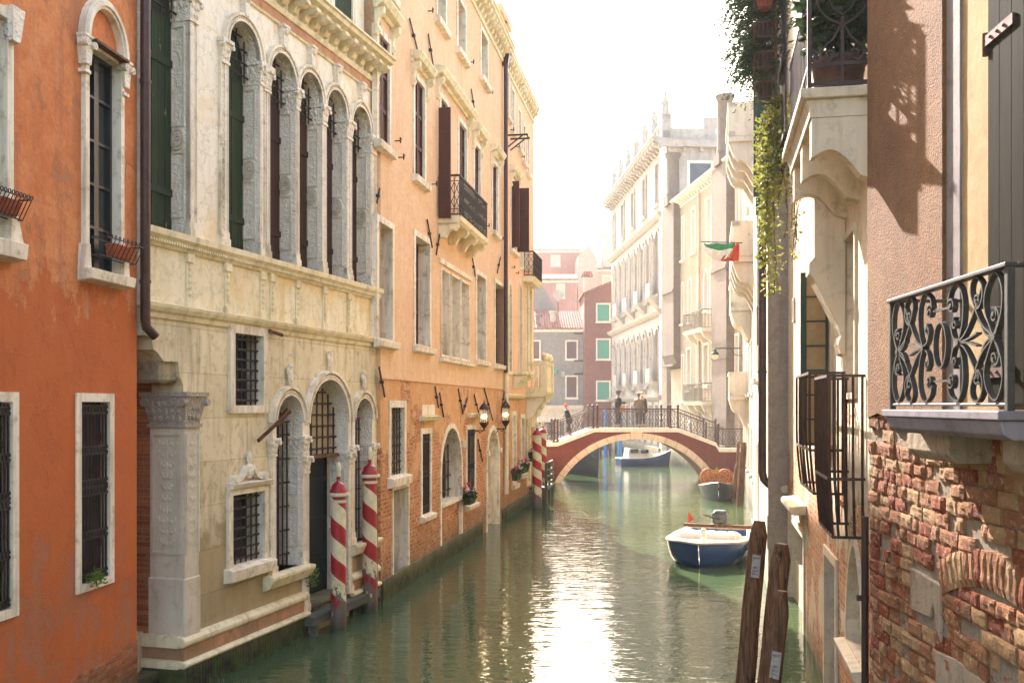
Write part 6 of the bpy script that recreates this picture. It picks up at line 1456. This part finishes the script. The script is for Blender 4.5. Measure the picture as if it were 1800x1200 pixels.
plain('boat_blue', '#183f70', .22, b='#1b4474', sc=1.2, bump=.03); plain('boat_white', '#d8d2c6', .3, b='#c9c1b2', sc=3); plain('motor_grey', '#3b3a3a', .3); plain('tarp', '#d2ccc0', .6, b='#b5ad9f', bump=1.0, sc=7)
plain('boat_dark', '#0f1d1a', .6, b='#16302a'); plain('brass', '#b08a3a', .35, .8); plain('black_gloss_boat', '#0b0b0c', .15); plain('steel', '#b9bcbd', .22, .9)
pb, ps = Vector((4.5, 23.9)), Vector((5.75, 27.6)); c = (pb+ps)/2; d = pb-ps
t = thing('motorboat', 'blue-hulled open boat with white interior and an outboard motor moored at the right wall', 'boat', (c.x, c.y, 0), atan2(d.y, d.x)); L = d.length
st = hull(t, L, 2.02, .50, ('boat_blue', 'boat_white', 'weathered'), sheer=.10, full=3.4, stern=.86, keel=-.3)
m = MB(); fr_ = [q for q in st if q[0] > L*.16]; pts = [(q[0], q[1]-.03) for q in fr_]+[(q[0], -q[1]+.03) for q in fr_[::-1]]; zz_ = .54; m.prism(ccw(pts), zz_-.03, zz_+.012, 'z'); m.build('foredeck', 'boat_white', t)
m = MB(); 
for sg in (-1, 1):
    for a, b in zip(st[:-8], st[1:-7]): m.hull8([(a[0], sg*a[1], a[2]-.03), (b[0], sg*b[1], b[2]-.03), (b[0], sg*(b[1]-.14), b[2]-.03), (a[0], sg*(a[1]-.14), a[2]-.03), (a[0], sg*a[1], a[2]+.01), (b[0], sg*b[1], b[2]+.01), (b[0], sg*(b[1]-.14), b[2]+.01), (a[0], sg*(a[1]-.14), a[2]+.01)])
m.build('side_deck', 'boat_white', t)
m = MB(); m.box(L*.16, L*.2, -.72, .72, .40, .68); m.build('coaming', 'boat_white', t, bevel=.015)
m = MB()
for i in range(5): m.ball((-.35+i*.02, -.55+i*.27, .42), .28, 10, 7, (1.5, 1, .75))
m.build('tarpaulin', 'tarp', t, smooth='all')
m = MB(); m.box(-L*.25, -L*.17, -.85, .85, .36, .42); m.build('thwart', 'boat_white', t); m = MB(); m.box(-L/2-.03, -L/2+.04, -.98, .98, .52, .60); m.build('transom_board', 'wood_old', t)
m = MB(); m.lathe([(.04, .55), (.04, .62), (.08, .66), (.08, .74), (.02, .77)], (L*.36, .02, 0), 10); m.ball((L*.36, .02, .82), .075, 10, 7); m.build('bow_light', 'boat_white', t)
ob = MB(); ob.hull8([(-L/2-.42, -.19, .62), (-L/2-.02, -.19, .62), (-L/2-.02, .19, .62), (-L/2-.42, .19, .62), (-L/2-.46, -.2, .86), (-L/2-.0, -.2, .9), (-L/2-.0, .2, .9), (-L/2-.46, .2, .86)])
ob.hull8([(-L/2-.46, -.2, .86), (-L/2-.0, -.2, .9), (-L/2-.0, .2, .9), (-L/2-.46, .2, .86), (-L/2-.38, -.14, .97), (-L/2-.1, -.14, .99), (-L/2-.1, .14, .99), (-L/2-.38, .14, .97)])
o = ob.build('outboard_motor', 'motor_grey', t, bevel=.03); m = MB(); m.box(-L/2-.3, -L/2-.12, -.06, .06, -.3, .62); m.tube([(-L/2, .0, .75), (-L/2+.5, -.35, .9)], .025, 6); m.build('motor_leg', 'motor_grey', o)
m = MB(); m.prism([(0, 0), (.16, .1), (.04, .28), (0, .3)], -.003, .003, 'x'); o = m.build('pennant', 'flag_red', t); o.location = (-L/2+.05, -.85, .62)
t = thing('cabin_boat', 'small blue and white boat with a white cabin moored beyond the bridge', 'boat', (8.55, 64.5, 0), R(14)); st = hull(t, 3.5, 1.4, .5, ('boat_blue', 'boat_white', 'boat_white'), sheer=.45, full=.2)
m = MB(); m.hull8([(-1.3, -.5, .4), (.9, -.45, .4), (.9, .45, .4), (-1.3, .5, .4), (-1.2, -.42, 1.15), (.2, -.38, 1.0), (.2, .38, 1.0), (-1.2, .42, 1.15)]); cb = m.build('cabin', 'boat_white', t, bevel=.04)
m = MB(); m.box(-1.1, -.6, -.56, -.48, .85, 1.1); m.box(-.4, .1, -.55, -.46, .82, 1.05); m.build('cabin_window', 'glass', cb)
t = thing('moored_gondola', 'dark green covered boat with ropes, half behind the left foot of the bridge arch', 'boat', (3.55, 58.2, 0), R(-68)); st = hull(t, 6.6, 1.5, .55, ('boat_dark', 'boat_dark', 'wood_old'), sheer=1.05, full=-.6, keel=-.3)
m = MB(); m.hull8([(-2.6, -.6, .55), (.8, -.5, .6), (.8, .5, .6), (-2.6, .6, .55), (-2.4, -.1, .95), (.6, -.1, .9), (.6, .1, .9), (-2.4, .1, .95)]); m.build('cover', 'boat_dark', t)
m = MB(); 
for k in range(3): m.tube(smoothpath([(3.1, .0, 1.6), (1.5, -.5-.1*k, 1.1-.2*k), (-.5, -.8, 1.1)], 6), .025, 5)
m.build('rope', 'weathered', t)
# gondola with brocade cushions, bow towards the eye
s = Nt('brocade'); v = s.vor(24, feature='SMOOTH_F1'); v2 = s.noise(30, 3); MAT['brocade'] = s.fin(s.mix(s.ramp(s.math('ADD', v, s.math('MULTIPLY', v2, .3)), [(.50, 0), (.56, 1)]), lin('#6e1216'), lin('#b87a2c')), .6, s.bump(v, .3, .01))
p = onwater(1258, 874); t = thing('gondola', 'gondola with red and gold brocade cushions moored between the posts and the bridge', 'gondola', (p.x+.2, p.y+.7, 0), R(-100)); st = hull(t, 4.6, 1.5, .42, ('boat_dark', 'boat_dark', 'steel'), sheer=.34, full=.6, stern=.6)
m = MB(); pts = [(q[0], q[1]) for q in st[13:]]+[(q[0], -q[1]) for q in st[13:][::-1]]
k = st[13:]; m.add([(q[0], sg*q[1]*.97, q[2]+.01+(.05 if sg == 0 else 0)) for q in k for sg in (-1, 0, 1)], [(i*3+j, i*3+j+1, (i+1)*3+j+1, (i+1)*3+j) for i in range(len(k)-1) for j in (0, 1)]); m.build('foredeck', 'black_gloss_boat', t)
for y in (-.36, .36): m = MB(); m.ball((-.1, y, .76), .42, 14, 10, (.28, .95, 1.0)); m.build('backrest', 'brocade', t, smooth='all')
for y in (-.36, .36): m = MB(); m.ball((.25, y, .46), .34, 12, 8, (.9, 1.0, .42)); m.build('cushion', 'brocade', t, smooth='all')
m = MB(); m.ribbon([(.42*cos(a)-.0, .95+.0) for a in (0, .1)], .01, 0, .01); m.prism([(-.3, .95), (0, .8), (.3, .95), (.2, 1.12), (.08, 1.1), (0, 1.24), (-.08, 1.1), (-.2, 1.12)], -.22, -.16, 'x'); m.build('seat_crest', 'brass', t)
m = MB(); leafball(m, (.5, -.52, .50), .08, 30, .07); leafball(m, (.4, .56, .50), .08, 30, .07); m.build('posy', 'petal_red', t)
m = MB(); m.ball((-.7, -.45, .85), .2, 10, 8, (1, 1.2, .7)); m.build('folded_cloth', 'boat_blue', t)
# blue mooring poles and the far landing
for px, by, ty, lb in ((1064.5, 800, 722, 'tall blue mooring pole seen through the railings, left of the two blue poles'), (1089.5, 811, 735, 'blue mooring pole right of the two, seen under the arch')):
    p = onwater(px, by); t = thing('blue_pole', lb, 'mooring pole', (p.x, p.y, 0), 0, 'blue mooring poles beyond the bridge'); h = CAMZ-(ty-HZ)/FOC*p.y
    m = MB(); m.lathe([(.15, -1), (.14, h-.1), (.17, h-.1), (.17, h), (.06, h+.12), (.01, h+.3)], n=12); m.build('shaft', 'blue_paint', t, smooth=True)
t = thing('far_landing', 'dark wooden landing stage under the far side of the arch', 'landing', (6.0, 80, 0)); m = MB(); m.box(-1.6, 2.0, 0, 3, .6, .75); m.box(-1.6, 2.0, -.1, 0, .3, .8)
for x in (-1.4, -.2, 1.0, 1.8): m.box(x, x+.2, .0, .2, -1, 1.6)
m.build('deck', 'wood_old', t)
# quay railing left of the bridge
t = thing('quay_railing', 'iron railing along the quay left of the bridge foot', 'railing', (1.6, 53.6, 1.05), R(90)); m = MB(); Lq = 12
for z in (.1, .5, 1.0): m.bar((0, 0, z), (Lq, 0, z), .04)
for i in range(60): m.bar((i*.2, 0, 0), (i*.2, 0, 1), .02)
m.build('rails', 'iron_grey', t)

# ---------------------------------------------------------------- people on the bridge
plain('skin', '#8f6650', .55, bump=.02); plain('cloth_black', '#14151a', .85); plain('cloth_olive', '#5d5644', .9, b='#6b6350'); plain('jeans', '#232f42', .85); plain('trouser_grey', '#25252a', .85)
plain('hat_orange', '#b84a26', .85); plain('cap_grey', '#33343a', .9); plain('hair_brown', '#3a271b', .7); plain('hair_blond', '#b79a6a', .6); plain('shoe', '#3a2319', .5); plain('bag_tan', '#b5743f', .6); plain('mask_white', '#d9d9d6', .7); plain('eye', '#111111', .3)
def skin_mesh(name, V, E, mat, par, root=0, sub=1):
    me = bpy.data.meshes.new(name); bm = bmesh.new(); ly = bm.verts.layers.skin.verify(); vs = []
    for i, (p, r) in enumerate(V):
        v = bm.verts.new(p); v[ly].radius = (r, r) if not isinstance(r, tuple) else r; v[ly].use_root = i == root; vs.append(v)
    for a, b in E: bm.edges.new((vs[a], vs[b]))
    bm.to_mesh(me); bm.free(); o = bpy.data.objects.new(name, me); COL.objects.link(o); me.materials.append(MAT[mat]); o.parent = par
    md = o.modifiers.new('skin', 'SKIN'); md.use_smooth_shade = True; s_ = o.modifiers.new('sub', 'SUBSURF'); s_.levels = sub; s_.render_levels = sub; return o
def person(label, x, y, z, face_deg, mats, hands=None, step=.0, lean=0, hat=None, hair='hair_brown', mask=False, h=1.74, coatlen=.80, bag=None):
    """faces +y locally; hands: (left, right) wrist positions; mats: coat, trousers"""
    t = thing('person', label, 'person', (x, y, z), R(face_deg), 'people on the bridge'); t.scale = (h/1.76,)*3
    hl, hr = hands or ((-.26, .05, .82), (.26, .05, .82)); ln = lean
    J = {'pel': ((0, 0, .95), .125), 'wst': ((0, .0+ln*.3, 1.10), .125), 'chs': ((0, ln*.7, 1.30), .145), 'nkb': ((0, ln, 1.46), .075), 'nk': ((0, ln*1.1, 1.53), .055), 'hd0': ((0, ln*1.2+.02, 1.60), .075), 'hd1': ((0, ln*1.25+.015, 1.675), .088), 'hd2': ((0, ln*1.25, 1.73), .060)}
    nm = list(J); V = [J[k] for k in nm]; E = [(i, i+1) for i in range(len(nm)-1)]; arms = {}
    for sg, hd in ((-1, hl), (1, hr)):
        sh = Vector((sg*.17, ln*.9, 1.42)); w = Vector(hd); mid = (sh+w)/2; L = (w-sh).length; off = sqrt(max(.0004, .29**2-(L/2)**2)) if L < .57 else .02
        el = mid+Vector((sg*.35, -.75, -.55)).normalized()*off; dr = (w-el).normalized(); pm = w+dr*.06
        i0 = len(V); V += [((sg*.16, ln*.9, 1.41), .07), (tuple(el), .045), (tuple(w), .030), (tuple(pm), .034)]; E += [(2, i0), (i0, i0+1), (i0+1, i0+2), (i0+2, i0+3)]
        arms[sg] = (sh, el, w); up = dr.cross(Vector((sg, 0, 0))).normalized(); sd = dr.cross(up).normalized()
        for k in range(4):                                # fingers, bent at the knuckle
            b = pm+sd*((k-1.5)*.019)+dr*.01; l = (.032, .038, .035, .027)[k]; c1 = b+dr*l; c2 = c1+(dr*.6+up*.5+Vector((0, 0, -.3)))*.028
            j = len(V); V += [(tuple(c1), .0095), (tuple(c2), .008)]; E += [(i0+3, j), (j, j+1)]
        j = len(V); b = w+dr*.03+sd*.03; V += [(tuple(b+sd*.02+dr*.02), .011), (tuple(b+sd*.025+dr*.05), .009)]; E += [(i0+2, j), (j, j+1)]
    for sg in (-1, 1):
        st = step*sg; i0 = len(V); V += [((sg*.095, 0, .88), .095), ((sg*.10, st*.5+.03, .50), .062), ((sg*.10, st-.01, .10), .042), ((sg*.105, st+.02, .045), .042), ((sg*.11, st+.15, .03), .033)]; E += [(0, i0), (i0, i0+1), (i0+1, i0+2), (i0+2, i0+3), (i0+3, i0+4)]
    skin_mesh('body', V, E, 'skin', t)
    VT = [((0, 0, .96), .14)]; ET = []
    for sg in (-1, 1):
        st = step*sg; i0 = len(VT); VT += [((sg*.098, 0, .87), .11), ((sg*.10, st*.5+.03, .50), .078), ((sg*.10, st-.01, .12), .062)]; ET += [(0, i0), (i0, i0+1), (i0+1, i0+2)]
        m = MB(); m.ball((sg*.11, st+.06, .045), .06, 10, 6, (.8, 2.1, .75)); m.build('shoe', 'shoe', t, smooth='all')
    skin_mesh('trousers', VT, ET, mats[1], t)
    VC = [((0, -.0, coatlen), .20), ((0, ln*.2, 1.05), .18), ((0, ln*.7, 1.28), .185), ((0, ln, 1.45), .085)]; EC = [(0, 1), (1, 2), (2, 3)]
    for sg in (-1, 1):
        sh, el, w = arms[sg]; i0 = len(VC); VC += [((sg*.175, ln*.9, 1.385), .085), (tuple(el), .072), (tuple(w), .048)]; EC += [(2, i0), (i0, i0+1), (i0+1, i0+2)]
    c = skin_mesh('coat', VC, EC, mats[0], t, root=1)
    m = MB(); hy = ln*1.25+.015
    m.ball((0, hy+.095, 1.655), .018, 8, 6, (.8, 1, 1.3)); m.build('nose', 'skin', t, smooth='all')
    for sg in (-1, 1): m = MB(); m.ball((sg*.032, hy+.084, 1.685), .010, 8, 6); m.build('eye', 'eye', t); m = MB(); m.ball((sg*.092, hy, 1.67), .026, 8, 6, (.4, .8, 1.1)); m.build('ear', 'skin', t, smooth='all')
    m = MB(); m.ball((0, hy+.082, 1.615), .022, 8, 5, (1.2, .5, .3)); m.build('mouth', 'skin', t)
    if mask: m = MB(); m.ball((0, hy+.055, 1.62), .062, 12, 8, (1, .8, .8)); m.build('face_mask', 'mask_white', t, smooth='all')
    m = MB(); m.ball((0, hy-.02, 1.69), .112, 14, 9, (.92, 1.0, .95)); m.build('hair', hair, t, smooth='all') if hat != 'beanie' else None
    if hat == 'beanie': m = MB(); m.ball((0, hy-.01, 1.72), .118, 14, 9, (.95, 1.02, .95)); m.build('knit_hat', 'hat_orange', t, smooth='all')
    if hat == 'cap': m = MB(); m.ball((0, hy+.01, 1.765), .125, 14, 8, (1.0, 1.18, .52)); m.ball((0, hy+.11, 1.745), .08, 10, 6, (.9, .7, .16)); m.build('flat_cap', 'cap_grey', t, smooth='all')
    if bag:
        bx_, by_, bz_, mt, sz = bag; m = MB(); m.hull8([(bx_-sz*.35, by_-sz, bz_-sz), (bx_+sz*.35, by_-sz, bz_-sz), (bx_+sz*.35, by_+sz, bz_-sz), (bx_-sz*.35, by_+sz, bz_-sz), (bx_-sz*.2, by_-sz*.8, bz_+sz*.7), (bx_+sz*.2, by_-sz*.8, bz_+sz*.7), (bx_+sz*.2, by_+sz*.8, bz_+sz*.7), (bx_-sz*.2, by_+sz*.8, bz_+sz*.7)])
        m.tube(smoothpath([(bx_, by_-sz*.6, bz_+sz*.7), (bx_*.95, by_, bz_+sz*1.9), (bx_, by_+sz*.6, bz_+sz*.7)], 5), .012, 5); m.build('shoulder_bag', mt, t, bevel=.01)
    return t
zd = bz(757)+.16
person('person in dark coat and grey flat cap looking at a phone, bridge top', bx(1089), 50.85, zd, -68, ('cloth_black', 'trouser_grey'), hands=((-.10, .36, 1.18), (.08, .40, 1.20)), hat='cap', h=1.83, lean=.02, bag=(.16, .18, .92, 'bag_tan', .16))
person('person in olive coat and jeans seen from behind on the bridge', bx(1126), 50.75, zd, -8, ('cloth_olive', 'jeans'), hands=((-.14, .22, 1.0), (.25, .1, .86)), h=1.74, coatlen=.74)
person('blond person with white face mask and dark jacket behind the olive coat', bx(1137), 51.9, zd, 158, ('cloth_black', 'trouser_grey'), hair='hair_blond', mask=True, h=1.80, bag=(-.24, .08, .86, 'cloth_black', .15))
person('person in orange knit hat and dark coat walking down the left steps', bx(1003), 51.2, bz(771)+.14, 70, ('cloth_black', 'cloth_black'), hands=((-.08, .36, 1.12), (.06, .34, 1.14)), hat='beanie', h=1.58, lean=.16, step=.12, coatlen=.62)

# ---------------------------------------------------------------- water
s = Nt('water')
geo = s.n('NewGeometry'); xw = s.sep(geo.outputs['Position'])
pos = geo.outputs['Position']
def mp(sc, rot=0): return s.mapc(sc, (0, 0, R(rot)), vec=pos)
w1_ = s.noise(1.0, 3, .5, vec=mp((.8, 2.5, 1), -9), dist=.5)
w2_ = s.noise(1.0, 3, .55, vec=mp((2.6, 6.5, 1), 12), dist=.7)
w3_ = s.noise(1.0, 2, .5, vec=mp((9, 15, 1), -20))
hgt = s.math('ADD', s.math('ADD', s.math('MULTIPLY', w1_, 1.0), s.math('MULTIPLY', w2_, .65)), s.math('MULTIPLY', w3_, .07))
b = s.bump(hgt, 1.0, .0125)
murk = s.noise(.12, 3, .5, vec=pos)
col = s.mix(s.ramp(murk, [(.4, 0), (.6, 1)]), lin('#38482f'), lin('#46573a'))
s.p.inputs['IOR'].default_value = 1.34
s.fin(col, .012, b, spec=.5); MAT['water'] = s.m
m = MB(); m.add([(-600, -30, 0), (600, -30, 0), (600, 900, 0), (-600, 900, 0)], [(0, 1, 2, 3)]); o = m.build('water', 'water'); tag(o, kind='structure')
m = MB(); m.add([(-600, -30, -2.5), (600, -30, -2.5), (600, 900, -2.5), (-600, 900, -2.5)], [(0, 1, 2, 3)]); o = m.build('ground', 'wet_stone'); tag(o, kind='structure')

# ---------------------------------------------------------------- light, air, camera
SUN_EL, SUN_DX = 31, -.17
wld = bpy.data.worlds.new('World'); SC.world = wld; wld.use_nodes = True; nt = wld.node_tree; bg = nt.nodes['Background']
sk = nt.nodes.new('ShaderNodeTexSky'); sk.sky_type = 'NISHITA'; sk.sun_disc = False; sk.sun_elevation = R(SUN_EL); sk.sun_rotation = atan2(SUN_DX, 1); sk.air_density = 1.3; sk.dust_density = 4.0; sk.ozone_density = 1
nt.links.new(sk.outputs[0], bg.inputs[0]); bg.inputs[1].default_value = .15
ld = bpy.data.lights.new('sun', 'SUN'); ld.energy = 3.8; ld.angle = R(.5); ld.color = (1, .97, .91); lo = bpy.data.objects.new('sun', ld); COL.objects.link(lo)
dirv = Vector((SUN_DX, 1, tan(R(SUN_EL)))).normalized(); lo.rotation_euler = dirv.to_track_quat('Z', 'Y').to_euler()
HAZE = .0007
if HAZE:
    hm = bpy.data.materials.new('haze'); hm.use_nodes = True; t_ = hm.node_tree; t_.nodes.clear(); ou = t_.nodes.new('ShaderNodeOutputMaterial'); pv = t_.nodes.new('ShaderNodeVolumePrincipled')
    pv.inputs['Density'].default_value = HAZE; pv.inputs['Color'].default_value = (.95, .96, 1, 1); pv.inputs['Anisotropy'].default_value = .1; t_.links.new(pv.outputs[0], ou.inputs['Volume']); MAT['haze'] = hm
    m = MB(); m.box(-85, 95, -14, 145, -3.5, 34); o = m.build('haze', 'haze'); tag(o, kind='stuff')
cam = bpy.data.cameras.new('cam'); cam.sensor_width = 36; cam.lens = 35; cam.shift_y = (HZ-600)/1800; cam.clip_end = 3000; cam.clip_start = .1
co = bpy.data.objects.new('camera', cam); COL.objects.link(co); co.location = (0, 0, CAMZ); co.rotation_euler = (R(90), 0, 0); SC.camera = co
vs = SC.view_settings; vs.view_transform = 'Standard'; vs.look = 'None'; vs.gamma = 1; vs.exposure = 2.55
vs.use_white_balance = True; vs.white_balance_temperature = 6720; vs.white_balance_tint = 15
SC.cycles.use_denoising = True; SC.cycles.max_bounces = 8; SC.cycles.diffuse_bounces = 4; SC.cycles.glossy_bounces = 3; SC.cycles.volume_bounces = 1; SC.cycles.caustics_reflective = False; SC.cycles.caustics_refractive = False; SC.cycles.sample_clamp_indirect = 8
SC.render.resolution_x = 1024; SC.render.resolution_y = 682
